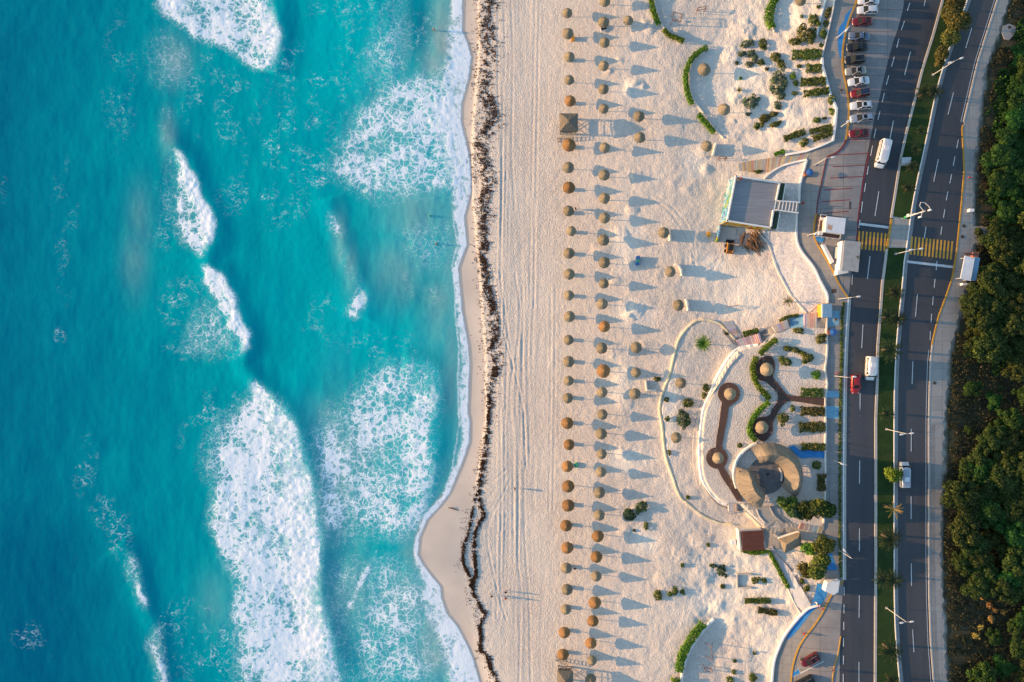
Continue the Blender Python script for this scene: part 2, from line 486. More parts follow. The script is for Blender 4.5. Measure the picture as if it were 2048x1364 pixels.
for line, h in FRONTS:
    ln = smooth_line(line, 14)
    q = np.array(ln); lo = q.min(0) - 130; hi = q.max(0) + 70
    i0, i1 = np.searchsorted(wy, [lo[1], hi[1]]); j0, j1 = np.searchsorted(wx, [lo[0], hi[0]])
    sl = (slice(i0, i1), slice(j0, j1))
    d, s, p = polydist(WX[sl] + 7 * (n3[sl] - .5), WY[sl] + 7 * (n2[sl] - .5), ln)
    side = WX[sl] - np.interp(WY[sl], q[:, 1], q[:, 0])      # + = shoreward
    sd = np.where(side > 0, d, -d)                             # signed, + in front of the wave
    prof = np.where(sd > 0, np.exp(-(sd / 30.0) ** 1.6), np.exp(-(-sd / 55.0) ** 1.4))
    ends = sstep(p, 0, .06) * sstep(1 - p, 0, .06)
    WH[sl] += prof * h * ends
    WH[sl] -= .12 * h * np.exp(-((sd - 45) / 24) ** 2) * ends
    frontd.append((sl, sd, ends))

# white water
big = [(505, 757), (520, 765), (535, 788), (560, 812), (590, 850), (605, 900), (620, 950), (630, 1010), (640, 1060), (639, 1130), (637, 1165), (650, 1230), (666, 1290), (682, 1375), (470, 1375), (482, 1300), (462, 1225),
       (466, 1160), (425, 1085), (414, 1060), (428, 1000), (447, 965), (405, 955), (440, 930), (432, 890), (452, 850), (488, 810), (498, 780)]
sl, m = region(big, 16, 1, 16)
mb = region(big, 2, 1, 6)[1]
foam[sl] = np.maximum(foam[sl], .80 * np.clip(sstep(m, .15, .85) * .95 + .05, 0, 1) * sstep(m + .55 * (n2[sl] - .5), .12, .7))
front_x = np.interp(WY[sl], [p[1] for p in FRONTS[0][0]], [p[0] for p in FRONTS[0][0]])
near = np.exp(-(np.clip(front_x - WX[sl], 0, None) / 34) ** 2) * mb
foam[sl] = np.maximum(foam[sl], .84 * near)
sl, m = region([(520, 775), (560, 812), (590, 850), (605, 900), (620, 950), (630, 1010), (640, 1060), (639, 1130), (637, 1165), (650, 1230), (666, 1290), (682, 1375), (610, 1375), (600, 1260), (570, 1150), (560, 1000), (560, 900), (520, 820)], 8, 1, 8)
solid[sl] = np.maximum(solid[sl], m * .6)
put(solid, [(425, 1000), (450, 985), (480, 1020), (470, 1090), (425, 1080)], 8, .45)
put(solid, [(500, 1000), (560, 960), (600, 1100), (520, 1150), (470, 1100)], 14, .35)
put(foam, [(400, 930), (450, 840), (490, 800), (520, 900), (500, 1000), (430, 970)], 8, .55, 16)
put(foam, [(310, -20), (318, 22), (345, 40), (368, 60), (385, 78), (420, 78), (455, 103), (478, 118), (520, 138), (546, 133), (561, 95), (563, 60), (550, 20), (545, -20)], 3, .78, 20)
put(solid, [(310, -20), (318, 22), (350, 40), (380, 30), (370, -20)], 7, .8)
put(solid, [(535, -20), (552, 25), (563, 65), (558, 100), (544, 132), (530, 100), (535, 50)], 4, .7)
put(foam, [(340, 288), (352, 290), (377, 315), (388, 345), (400, 385), (420, 412), (433, 450), (430, 482), (415, 512), (404, 520), (385, 510), (370, 490), (352, 462), (352, 425), (362, 400), (352, 365), (346, 330)], 2, .80, 20)
put(solid, [(345, 290), (358, 298), (378, 320), (388, 348), (400, 388), (420, 414), (433, 450), (430, 480), (415, 505), (405, 470), (392, 420), (372, 380), (360, 330)], 2, .85, 12)
put(foam, [(412, 525), (422, 540), (448, 553), (465, 590), (482, 632), (497, 672), (496, 700), (478, 712), (460, 690), (445, 650), (425, 625), (410, 590), (402, 560)], 2, .76, 22)
put(solid, [(418, 538), (448, 553), (465, 590), (482, 632), (497, 672), (496, 700), (484, 706), (474, 670), (458, 625), (440, 590), (425, 560)], 2, .82, 12)
put(solid, [(500, 760), (525, 772), (535, 800), (525, 810), (508, 790)], 3, .7)
put(foam, [(345, 460), (352, 420), (380, 440), (395, 500), (360, 490)], 4, .5, 12)
put(foam, [(370, 690), (400, 600), (450, 640), (480, 710), (400, 712)], 6, .42, 14)
put(foam, [(330, 300), (360, 330), (360, 420), (335, 440), (325, 380)], 6, .3, 14)
# lacy fields behind broken waves
put(foam, [(690, 795), (725, 757), (765, 735), (840, 727), (870, 745), (876, 790), (866, 850), (864, 900), (869, 940), (857, 1000), (846, 1060), (800, 1082), (760, 1062), (700, 1072), (645, 1085), (640, 1010), (632, 930), (625, 870), (665, 835)], 9, .60, 14)
put(foam, [(820, 730), (868, 745), (875, 790), (866, 850), (864, 900), (868, 940), (855, 1000), (845, 1060), (800, 1075), (800, 960), (830, 880), (840, 800)], 6, .70, 10)
put(solid, [(866, 745), (876, 790), (866, 850), (858, 800)], 2, .55)
put(solid, [(868, 905), (870, 940), (857, 1000), (846, 1070), (838, 1110), (832, 1100), (848, 1000), (860, 950)], 2, .6)
put(foam, [(655, 1130), (700, 1110), (740, 1120), (700, 1200), (690, 1250), (740, 1364), (690, 1375), (668, 1280), (652, 1200)], 10, .33, 14)
put(foam, [(740, 1130), (800, 1120), (850, 1180), (870, 1260), (880, 1364), (720, 1375), (710, 1270)], 10, .52, 14)
put(foam, [(690, 1215), (735, 1120), (745, 1125), (705, 1220)], 2, .75, 4)
put(foam, [(655, 335), (690, 262), (720, 222), (760, 182), (800, 157), (850, 150), (905, 135), (940, 160), (940, 300), (938, 375), (880, 388), (840, 395), (760, 402), (700, 372)], 7, .62, 14)
put(foam, [(860, 150), (940, 130), (945, 380), (880, 380), (850, 250)], 12, .72, 10)
put(foam, [(760, 30), (800, -20), (805, 80), (815, 110), (790, 150), (745, 165), (735, 120)], 8, .48, 12)
put(foam, [(735, 600), (716, 572), (700, 610), (692, 632), (714, 640)], 3, .78, 6)
put(solid, [(735, 600), (722, 575), (706, 615), (718, 630)], 2, .6)
put(foam, [(655, 425), (672, 430), (688, 465), (678, 475), (660, 455)], 3, .62, 6)
put(foam, [(668, 460), (690, 500), (720, 565), (728, 580), (705, 570), (685, 520)], 5, .33, 6)
put(foam, [(800, 470), (840, 450), (900, 455), (905, 520), (840, 540)], 8, .36, 10)
put(foam, [(252, 1150), (262, 1105), (276, 1130), (285, 1180), (295, 1222), (280, 1215), (268, 1170)], 3, .55, 6)
put(solid, [(272, 1160), (284, 1180), (293, 1218), (280, 1205)], 1, .8)
put(foam, [(290, 1295), (310, 1250), (325, 1262), (322, 1290), (340, 1375), (318, 1375), (310, 1310)], 3, .6, 6)
put(solid, [(314, 1312), (330, 1335), (340, 1375), (326, 1375)], 2, .8)
put(foam, [(310, 70), (350, 80), (370, 130), (350, 180), (310, 160), (300, 120)], 10, .36, 14)
# stray threads of old foam
thread = np.zeros(WX.shape, np.float32)
for cx, cy, rx, ry, dn in [(450, 210, 90, 80, .9), (600, 310, 110, 110, 1.0), (530, 400, 100, 60, .8), (760, 90, 100, 70, .8), (560, 130, 80, 60, .6), (650, 170, 110, 50, .8), (390, 700, 70, 22, 1.1), (120, 670, 14, 18, 1.1), (700, 300, 80, 90, .7),
                           (240, 1060, 30, 60, .9), (60, 1270, 40, 30, 1.0), (215, 1020, 40, 40, .9), (370, 1240, 80, 45, .9), (420, 1300, 90, 70, 1.0), (130, 420, 30, 190, .45), (240, 160, 40, 140, .5), (5, 380, 14, 30, .9), (170, 930, 30, 70, .7), (410, 880, 60, 60, .9), (850, 560, 70, 50, .7),
                           (760, 690, 80, 40, .6), (330, 250, 20, 40, .9), (650, 640, 60, 60, .35), (680, 850, 60, 60, 1.0), (700, 20, 90, 40, .6), (840, 60, 40, 70, .8), (350, 110, 60, 60, 1.0), (400, 150, 60, 60, .8), (860, 480, 60, 50, 1.0), (330, 430, 40, 70, .9), (375, 610, 60, 60, .9), (440, 830, 60, 60, 1.0),
                           (450, 950, 60, 60, .9), (720, 1160, 60, 60, .9), (660, 1000, 50, 90, .9), (780, 160, 60, 60, .9), (800, 1110, 80, 40, .9), (480, 130, 70, 40, .7)]:
    thread = np.maximum(thread, dn * np.clip(1.7 - 1.5 * np.sqrt(((WX - cx) / rx) ** 2 + ((WY - cy) / ry) ** 2), 0, 1))
thread = thread * sstep(n2 + .25 * (n3 - .5), .38, .62) * sstep(WD, 5, 40)
# swash along the sand
wn_ = 10 * (n2 - .5) + 5 * (n3 - .5)
wA = np.interp(WY, [-100, 0, 60, 110, 160, 210, 300, 370, 400, 430, 480, 540, 580, 640, 760, 830, 890, 930, 990, 1030, 1060, 1120, 1150, 1200, 1260, 1310, 1364, 1500],
               [30, 30, 38, 66, 78, 80, 74, 60, 40, 26, 22, 14, 13, 18, 26, 22, 26, 18, 15, 18, 10, 13, 34, 56, 78, 86, 80, 76])
sol = np.interp(WY, [-100, 60, 100, 380, 420, 480, 560, 640, 900, 930, 1000, 1040, 1060, 1110, 1160, 1260, 1364], [.42, .42, .66, .72, .62, .6, .66, .48, .44, .42, .45, .35, .7, .62, .46, .42, .42])
edge = sstep(WD + wn_ * .4, -1, 2) * sstep(wA - WD + wn_, 0, wA * .55)
solid = np.maximum(solid, edge * sol * (.55 + .8 * sstep(n3, .35, .6)) * .8)
foam = np.maximum(foam, edge * .85 * sstep(WD, -2, 2))
line = np.exp(-((WD - 2.0 - np.abs(wn_) * .3) / 2.0) ** 2)
solid = np.maximum(solid, line * .8)
line2 = np.exp(-((WD - wA * .9 + wn_) / 2.5) ** 2) * sstep(WY, 400, 440) * sstep(1000 - WY, 0, 60)
solid = np.maximum(solid, line2 * .6)
foam *= sstep(WD, -3, 1)
solid = np.clip(solid, 0, 1) * sstep(WD, -3, 1)
WH += (solid * .16 + foam * .05) * (n3 - .25)

# tone of the water: 0 deep ... 1 bright turquoise, with painted breaker shade, and the sandy murk
tone = np.interp(WX, [-400, 0, 150, 300, 450, 620, 760, 900], [.0, .10, .24, .45, .62, .72, .80, .85])
tone = tone - .30 * sstep(WY, 850, 1300) * sstep(460 - WX, 0, 260) - .08 * sstep(300 - WY, 0, 300) * sstep(380 - WX, 0, 200)
tone = tone + .11 + (n1 - .5) * .34 + (n2 - .5) * .12
for cx, cy, rx, ry, a in [(640, 60, 60, 60, .2), (690, 110, 60, 70, .25), (840, 60, 26, 70, -.5), (600, 60, 40, 70, -.25), (540, 700, 60, 60, -.15), (700, 520, 50, 70, -.2), (830, 590, 60, 40, -.15), (900, 830, 20, 90, -.2), (720, 640, 60, 60, .15), (860, 930, 30, 60, -.1), (500, 520, 60, 80, -.15)]:
    tone += a * np.exp(-(((WX - cx) / rx) ** 2 + ((WY - cy) / ry) ** 2))
for (sl, sd, ends), amt in zip(frontd, (.24, .2, .18, .2, .2)):
    tone[sl] += ends * (-amt * np.exp(-((sd - 18) / 18) ** 2) + .30 * np.exp(-((sd + 14) / 16) ** 2))  # the dark band ahead of each breaker is wave shade painted into the tone
murk = .85 * sstep(26 - WD + 14 * (n2 - .5), -30, 16) * np.interp(WY, [0, 100, 200, 400, 560, 800, 900, 1000, 1100, 1364], [1, 1, .9, .8, .5, .55, .5, .2, .6, .9])
for cx, cy, rx, ry, a in [(890, 80, 28, 90, .9), (870, 130, 30, 40, .7), (840, 430, 70, 50, .5), (800, 540, 50, 60, .5), (880, 600, 40, 90, .4), (905, 720, 20, 120, .5), (670, 960, 34, 150, .5), (700, 900, 60, 60, .3), (690, 1180, 50, 90, .38), (830, 1200, 60, 70, .45), (880, 1280, 50, 80, .8),
                          (350, 120, 30, 40, .5), (335, 270, 14, 40, .5), (280, 440, 24, 60, .28), (270, 520, 24, 60, .28), (680, 480, 14, 50, .42), (700, 540, 14, 50, .42), (780, 240, 60, 80, .15), (430, 1200, 30, 50, .3), (310, 1300, 10, 24, .55), (650, 830, 40, 40, .3), (810, 100, 12, 80, .25)]:
    murk = np.maximum(murk, a * np.exp(-(((WX - cx) / rx) ** 2 + ((WY - cy) / ry) ** 2)) * (.55 + .9 * n2))
tone = np.clip(tone, 0, 1); murk = np.clip(murk, 0, 1)
fw = np.interp(WY, [0, 850, 930, 1010, 1060, 1110, 1160, 1364], [7, 8, 14, 26, 16, 14, 16, 16])
film = np.clip(1 - sstep(WD + 4 * (n3 - .5), fw * .1, fw), 0, 1)

k = NT('sea_water')
co = k.coord()
fo = k.attr('foam'); so = k.attr('solid'); to = k.attr('tone'); mu = k.attr('murk')
to = k.math('ADD', to, k.math('MULTIPLY', k.math('SUBTRACT', k.noise(.30, 5, .62, k.mapv((1.6, .35, 1))), .5), .34), clamp=True)
ramp = k.n('ShaderNodeValToRGB')
e = ramp.color_ramp.elements
e[0].position = 0; e[0].color = (.0, .145, .235, 1)
e[1].position = 1; e[1].color = (.0, .46, .475, 1)
x = e.new(.35); x.color = (.0, .24, .31, 1)
x = e.new(.7); x.color = (.0, .355, .385, 1)
k.l(to, ramp.inputs[0])
mk_ = k.mix(k.noise(.15, 3), (.17, .40, .40), (.40, .47, .42))
c = k.mix(mu, ramp.outputs[0], mk_)
# lace
wv = k.n('ShaderNodeTexNoise', Scale=.55, Detail=4, Roughness=.6); k.l(co, wv.inputs['Vector'])
wa = k.n('ShaderNodeVectorMath', operation='MULTIPLY_ADD'); k.l(wv.outputs['Color'], wa.inputs[0]); wa.inputs[1].default_value = (2.2, 2.2, 0); k.l(co, wa.inputs[2])
wv2 = k.n('ShaderNodeTexNoise', Scale=1.9, Detail=3, Roughness=.6); k.l(co, wv2.inputs['Vector'])
wb = k.n('ShaderNodeVectorMath', operation='MULTIPLY_ADD'); k.l(wv2.outputs['Color'], wb.inputs[0]); wb.inputs[1].default_value = (.5, .5, 0); k.l(wa.outputs[0], wb.inputs[2])
warp = wb.outputs[0]
def cells(scale):
    v = k.n('ShaderNodeTexVoronoi', feature='DISTANCE_TO_EDGE', Scale=scale); k.l(warp, v.inputs['Vector']); return v.outputs['Distance']
nz = k.noise(.42, 5, .62); nf = k.noise(2.6, 4, .65)
def ridge(scale, amp):
    return k.math('MULTIPLY', k.math('ABSOLUTE', k.math('SUBTRACT', k.noise(scale, 4, .55, warp), .5)), amp)
d1 = k.math('MINIMUM', k.math('MULTIPLY', cells(.60), k.rng(nz, .3, .7, .7, 1.5)), ridge(.40, 4.0))
d2 = cells(1.35); dc = cells(.72)
nl = k.noise(.13, 3, .5)
dens = k.math('ADD', fo, k.math('MULTIPLY', k.math('ADD', k.math('SUBTRACT', nz, .5), k.math('MULTIPLY', k.math('SUBTRACT', nl, .52), 1.15)), k.math('MULTIPLY', fo, 1.7)))
thr1 = k.math('MULTIPLY', k.math('POWER', k.math('MAXIMUM', dens, 0.0), 2.2), .36)
thr2 = k.math('MULTIPLY', k.math('POWER', k.math('MAXIMUM', dens, 0.0), 2.6), .30)
grit = k.math('MULTIPLY', k.math('SUBTRACT', nf, .5), .16)
f1 = k.rng(k.math('SUBTRACT', k.math('ADD', d1, grit), thr1), .03, -.09)
f2 = k.rng(k.math('SUBTRACT', k.math('ADD', d2, grit), thr2), .02, -.10)
lace = k.math('MULTIPLY', k.math('MAXIMUM', f1, k.math('MULTIPLY', f2, k.rng(nz, .35, .65, .45, 1.0))), k.rng(fo, .02, .14))
veil = k.math('MULTIPLY', k.math('POWER', k.math('MAXIMUM', dens, 0.0), 1.5), k.rng(nf, .3, .75, .15, .55))
lace = k.math('MAXIMUM', lace, k.math('MULTIPLY', veil, .75))
cellh = k.rng(dc, .10, .36, 0, .85)
th = k.attr('thread')
wl = k.n('ShaderNodeTexNoise', Scale=.62, Detail=6, Roughness=.58, Distortion=.7); k.l(k.mapv((.75, 1.25, 1), warp), wl.inputs['Vector'])
rl = k.math('ABSOLUTE', k.math('SUBTRACT', wl.outputs[0], .5))
gate = k.rng(k.noise(.5, 4, .6), .38, .60)
tl_ = k.math('MULTIPLY', k.rng(rl, .022, .004), k.math('MULTIPLY', k.rng(th, .05, .8), gate))
lace = k.math('MAXIMUM', lace, k.math('MULTIPLY', tl_, .85))
sol = k.math('MULTIPLY', k.rng(k.math('ADD', so, k.math('MULTIPLY', k.math('SUBTRACT', nf, .5), 1.1)), .15, .75), k.math('SUBTRACT', 1.0, k.math('MULTIPLY', cellh, k.rng(so, 1, .3, .25, .9))))
fac = k.math('MAXIMUM', k.math('MULTIPLY', lace, .95), k.math('MULTIPLY', sol, k.rng(so, 0, .12)), clamp=True)
gl = k.rng(k.noise(5.5, 2, .5), .70, .74)
fac = k.math('MAXIMUM', fac, k.math('MULTIPLY', k.math('MULTIPLY', gl, k.rng(nz, .5, .68)), .30))
fi = k.attr('film')
c = k.mix(fi, c, (.47, .43, .385))
c = k.mix(fac, c, (.90, .93, .95))
k.col(c)
k.rough(k.rng(fac, 0, 1, .22, .8))
k.b.inputs['IOR'].default_value = 1.33
k.b.inputs['Specular IOR Level'].default_value = .05
h = k.math('ADD', k.math('MULTIPLY', k.noise(.55, 5, .6, k.mapv((1, .45, 1))), .9), k.math('MULTIPLY', fac, k.rng(nf, .2, .8, .1, .7)))
k.bump(h, .34, .20)
M_SEA = k.m

zz = np.where(WD > 0, WH * sstep(WD, 0, 60) + .05, 0.05) + .02 * n3
zz = np.where(WD < 0, .05 + 0.0 * WD, zz)
kk = S * (CAMH - zz) / CAMH
P = np.stack([(WX - 1024) * kk, -(WY - 682) * kk, zz], -1)
sea = link('sea', gridmesh('sea', P, M_SEA, {'foam': foam, 'solid': solid, 'tone': tone, 'murk': murk, 'film': film, 'thread': thread}))
tag(sea, kind='structure')
# ------------------------------------------------------------------ draped sheets and slabs
def drape_mesh(name, poly, m, off=.05, step=10, skirt=0.0):
    bm = bmesh.new()
    vs = [bm.verts.new((x, -y, 0)) for x, y in poly]
    f = bm.faces.new(vs)
    bm.normal_update()
    if f.normal.z < 0: f.normal_flip()
    bmesh.ops.triangulate(bm, faces=bm.faces[:])
    xs = [p[0] for p in poly]; ys = [p[1] for p in poly]
    def cuts(a, b): return [a + step * i for i in range(1, int((b - a) / step) + 1)] if step else []
    for x in cuts(math.floor(min(xs) / step) * step, max(xs)):
        bmesh.ops.bisect_plane(bm, geom=bm.verts[:] + bm.edges[:] + bm.faces[:], plane_co=(x, 0, 0), plane_no=(1, 0, 0), dist=1e-4)
    sy = step * 3
    for i in range(1, int((max(ys) - min(ys)) / sy) + 2):
        bmesh.ops.bisect_plane(bm, geom=bm.verts[:] + bm.edges[:] + bm.faces[:], plane_co=(0, -(math.floor(min(ys) / sy) * sy + i * sy), 0), plane_no=(0, 1, 0), dist=1e-4)
    bound = [e for e in bm.edges if e.is_boundary]
    low = {}
    for v in bm.verts:
        px, py = v.co.x, -v.co.y
        z = gz(px, py) + off
        x, y = toworld(px, py, z)
        v.co = (x, y, z)
    if skirt:
        r = bmesh.ops.extrude_edge_only(bm, edges=bound)
        for v in [g for g in r['geom'] if isinstance(g, bmesh.types.BMVert)]:
            v.co.z -= skirt
        bmesh.ops.recalc_face_normals(bm, faces=bm.faces[:])
        up = sum(fc.normal.z * fc.calc_area() for fc in bm.faces)
        if up < 0: bmesh.ops.reverse_faces(bm, faces=bm.faces[:])
    me = bpy.data.meshes.new(name); bm.to_mesh(me); bm.free()
    if m: me.materials.append(m)
    return me

def drape(name, poly, m, off=.05, step=10, skirt=0.0, parent=None):
    return link(name, drape_mesh(name, poly, m, off, step, skirt), parent)

def struct(name, poly, m, off=.05, step=10, skirt=0.0):
    return tag(drape(name, poly, m, off, step, skirt), kind='structure')

def ribbon(pts, w):
    """outline of a band of w pixels round a polyline"""
    L, Rr = [], []
    n = len(pts)
    for i in range(n):
        a = pts[max(0, i - 1)]; b = pts[min(n - 1, i + 1)]
        dx, dy = b[0] - a[0], b[1] - a[1]; d = math.hypot(dx, dy) or 1
        ww = w[i] if isinstance(w, (list, tuple)) else w
        nx, ny = -dy / d * ww / 2, dx / d * ww / 2
        L.append((pts[i][0] + nx, pts[i][1] + ny)); Rr.append((pts[i][0] - nx, pts[i][1] - ny))
    return L + Rr[::-1]

def bands(pts, w):
    """quads along a polyline, for long curved ribbons"""
    o = ribbon(pts, w); n = len(pts)
    return [[o[i], o[i + 1], o[2 * n - 2 - i], o[2 * n - 1 - i]] for i in range(n - 1)]

def strip_mesh(name, pts, w, m, off, skirt=0.0):
    """a draped band of w pixels along pts (already finely sampled); skirt makes it a solid kerb"""
    o = ribbon(pts, w); n = len(pts)
    L = o[:n]; Rr = o[n:][::-1]
    vs, fs = [], []
    for i in range(n):
        for q, dz in ((L[i], -skirt), (L[i], 0), (Rr[i], 0), (Rr[i], -skirt)):
            z0 = gz(*q) + off
            x, y = toworld(q[0], q[1], z0)
            vs.append((x, y, z0 + dz))
    for i in range(n - 1):
        a = 4 * i
        prs = ((0, 1), (1, 2), (2, 3)) if skirt else ((1, 2),)
        for p, q in prs:
            fs.append((a + p, a + q, a + q + 4, a + p + 4))
    if skirt:
        fs.append((3, 2, 1, 0)); a = 4 * (n - 1); fs.append((a, a + 1, a + 2, a + 3))
    me = mesh(name, vs, fs, m)
    bm = bmesh.new(); bm.from_mesh(me)
    bmesh.ops.recalc_face_normals(bm, faces=bm.faces[:])
    if sum(fc.normal.z * fc.calc_area() for fc in bm.faces) < 0: bmesh.ops.reverse_faces(bm, faces=bm.faces[:])
    if not skirt: bmesh.ops.delete(bm, geom=[v for v in bm.verts if not v.link_faces], context='VERTS')
    bm.to_mesh(me); bm.free()
    return me

def join_meshes(name, mes, m):
    bm = bmesh.new()
    for me in mes:
        bm.from_mesh(me); bpy.data.meshes.remove(me)
    out = bpy.data.meshes.new(name); bm.to_mesh(out); bm.free(); out.materials.append(m)
    return out

# ------------------------------------------------------------------ paving materials
def asphalt(name, a, b, wear):
    k = NT(name)
    c = k.mix(k.rng(k.noise(.12, 4, .6, k.mapv((1, .25, 1))), .35, .65), a, b)
    st = k.rng(k.noise(.7, 3, .6, k.mapv((1, .03, 1))), .35, .7)
    c = k.mix(k.math('MULTIPLY', st, .55), c, wear)
    c = k.mix(k.math('MULTIPLY', k.rng(k.noise(.35, 5, .7, k.mapv((1, .3, 1))), .62, .72), .45), c, tuple(x * .45 for x in a))
    c = k.mix(k.math('MULTIPLY', k.rng(k.noise(14, 2, .7), .4, .65), .25), c, tuple(x * 1.5 for x in b))
    cr = k.n('ShaderNodeTexVoronoi', feature='DISTANCE_TO_EDGE', Scale=.09); k.l(k.coord(), cr.inputs['Vector'])
    c = k.mix(k.math('MULTIPLY', k.rng(cr.outputs['Distance'], .010, .004), .16), c, tuple(x * .4 for x in a))
    pv_ = k.n('ShaderNodeTexVoronoi', Scale=.055); k.l(k.mapv((1.6, .5, 1)), pv_.inputs['Vector'])
    c = k.mix(k.math('MULTIPLY', k.rng(pv_.outputs['Color'], .55, .6), .22), c, tuple(x * .6 for x in a))
    k.col(c); k.rough(.85)
    k.bump(k.noise(18, 3, .7), .3, .02)
    return k.m
M_ASPH = asphalt('asphalt', (.048, .055, .066), (.064, .068, .077), (.088, .085, .088))
M_ASPH2 = asphalt('asphalt_old', (.053, .058, .067), (.070, .072, .078), (.092, .088, .088))
def paving(name, a, b, joint, scale=.55, jw=.025, grime=.5):
    k = NT(name)
    br = k.n('ShaderNodeTexBrick', Scale=scale); br.offset = 0.0
    br.inputs['Mortar Size'].default_value = jw; br.inputs['Brick Width'].default_value = 1.0; br.inputs['Row Height'].default_value = 1.0
    br.inputs['Color1'].default_value = (*a, 1); br.inputs['Color2'].default_value = (*b, 1); br.inputs['Mortar'].default_value = (*joint, 1)
    k.l(k.coord(), br.inputs['Vector'])
    g = k.rng(k.noise(.35, 5, .65), .35, .75)
    c = k.mix(k.math('MULTIPLY', g, grime), br.outputs[0], tuple(x * .55 for x in a))
    c = k.mix(k.math('MULTIPLY', k.rng(k.noise(1.7, 4, .7), .58, .7), .5), c, tuple(x * .5 for x in a))
    k.col(c); k.rough(.85); k.bump(k.noise(6, 4, .6), .25, .03)
    return k.m
M_PROM = paving('promenade_concrete', (.26, .25, .235), (.29, .275, .255), (.19, .18, .17))
M_BAY = paving('parking_concrete', (.25, .24, .235), (.29, .275, .265), (.13, .125, .12), .22, .012, .6)
M_WALK = paving('pavement_concrete', (.33, .31, .285), (.37, .345, .31), (.25, .235, .215), .35, .02, .35)
M_KERB = simple('kerb_concrete', (.42, .38, .33), (.52, .47, .41), 1.2, bump=.2)
M_GUT = simple('gutter_concrete', (.22, .215, .215), (.30, .29, .28), .8, bump=.2)
M_WHITE = simple('white_road_paint', (.40, .40, .40), (.72, .71, .69), 3.5, detail=6)
M_YEL = simple('yellow_road_paint', (.58, .27, .03), (.70, .37, .055), 1.5)
M_RED = simple('red_road_paint', (.17, .025, .030), (.24, .05, .055), 1.5)
M_BLUE = simple('blue_floor_paint', (.025, .17, .42), (.045, .24, .52), 1.2)
M_LBLUE = simple('pale_blue_floor_paint', (.13, .30, .42), (.22, .40, .50), .8)
M_TURF = None
k = NT('median_turf')
c = k.mix(k.rng(k.noise(.5, 5, .65), .3, .7), (.012, .036, .008), (.03, .06, .012))
c = k.mix(k.math('MULTIPLY', k.rng(k.noise(.2, 3, .6), .55, .7), .6), c, (.055, .065, .02))
k.col(c); k.rough(.95); k.bump(k.noise(7, 4, .7), .9, .15)
M_TURF = k.m
M_WALL = simple('white_render', (.70, .67, .62), (.80, .77, .72), .6, bump=.15)
M_GRAVEL = simple('white_gravel', (.48, .45, .42), (.74, .70, .66), 2.4, bump=1.0, bdist=.12, detail=2)

# ------------------------------------------------------------------ centre lines
MED_L = [(1897, -60), (1888, 0), (1868, 73), (1848, 136), (1831, 204), (1816, 262), (1804, 315), (1793, 387), (1785, 436), (1778, 480), (1772, 530), (1767, 570), (1763, 628), (1758, 694), (1757, 760), (1754, 840), (1754, 952), (1754, 1120), (1753, 1364), (1753, 1420)]
MED_R = [(1950, -60), (1934, 0), (1895, 105), (1884, 141), (1870, 193), (1851, 284), (1838, 343), (1826, 403), (1820, 442), (1813, 495), (1808, 524), (1804, 573), (1796, 650), (1790, 738), (1788, 840), (1788, 1120), (1789, 1218), (1792, 1284), (1799, 1364), (1805, 1420)]
RD_R = [(2012, -60), (1994, 0), (1973, 66), (1955, 123), (1940, 187), (1924, 256), (1928, 343), (1923, 403), (1917, 464), (1913, 502), (1904, 556), (1895, 584), (1877, 632), (1865, 681), (1860, 727), (1857, 840), (1857, 1120), (1858, 1196), (1861, 1284), (1867, 1364), (1872, 1420)]
SW_R = [(2030, -60), (2016, 0), (2008, 30), (1982, 105), (1969, 141), (1960, 209), (1954, 275), (1947, 326), (1946, 403), (1943, 449), (1943, 497), (1936, 560), (1921, 617), (1905, 683), (1897, 705), (1895, 760), (1888, 840), (1884, 952), (1881, 1120), (1883, 1152), (1886, 1218), (1888, 1284), (1893, 1364), (1898, 1420)]
YCURB = [(1722, -60), (1713, 0), (1705, 22), (1696, 46), (1690, 70), (1686, 95), (1685, 114), (1686, 141), (1690, 160), (1694, 182), (1697, 205), (1698, 220), (1696, 253), (1692, 279)]
RCURB = [(1692, 279), (1689, 288), (1681, 299), (1670, 307), (1658, 312), (1653, 316)]
BAY_L = [(1653, 316), (1644, 359), (1636, 399), (1633, 427)]
YCURB2 = [(1633, 427), (1630, 441), (1628, 455), (1628, 469), (1633, 486), (1653, 519), (1668, 547), (1677, 566), (1697, 597)]
RD_L = [(1697, 597), (1694, 640), (1691, 694), (1689, 760), (1688, 840), (1687, 952), (1687, 1064), (1687, 1160)]
YCURB3 = [(1687, 1160), (1683, 1166), (1663, 1190), (1644, 1227), (1626, 1254), (1611, 1273), (1600, 1290), (1593, 1306), (1586, 1330), (1582, 1364), (1582, 1420)]
def xa(line, y): return float(np.interp(y, [p[1] for p in line], [p[0] for p in line]))
def dens_line(line, step=8): return smooth_line(line, step)
def between(A, B, y0, y1, step=12, grow=0):
    ys = list(np.arange(y0, y1, step)) + [y1]
    return [(xa(A, y) - grow, y) for y in ys] + [(xa(B, y) + grow, y) for y in ys[::-1]]

left_edge = dens_line(YCURB) + dens_line(RCURB)[1:] + dens_line(BAY_L)[1:] + dens_line(YCURB2)[1:] + dens_line(RD_L)[1:] + dens_line(YCURB3)[1:]
# carriageways: one sheet each
ys = list(np.arange(-60, 1421, 12))
struct('road', left_edge + [(xa(MED_L, y) + 1, y) for y in ys[::-1]], M_ASPH, .05, 8)
struct('road', [(xa(MED_R, y) + 3, y) for y in ys] + [(xa(RD_R, y) + 1, y) for y in ys[::-1]], M_ASPH2, .05, 8)
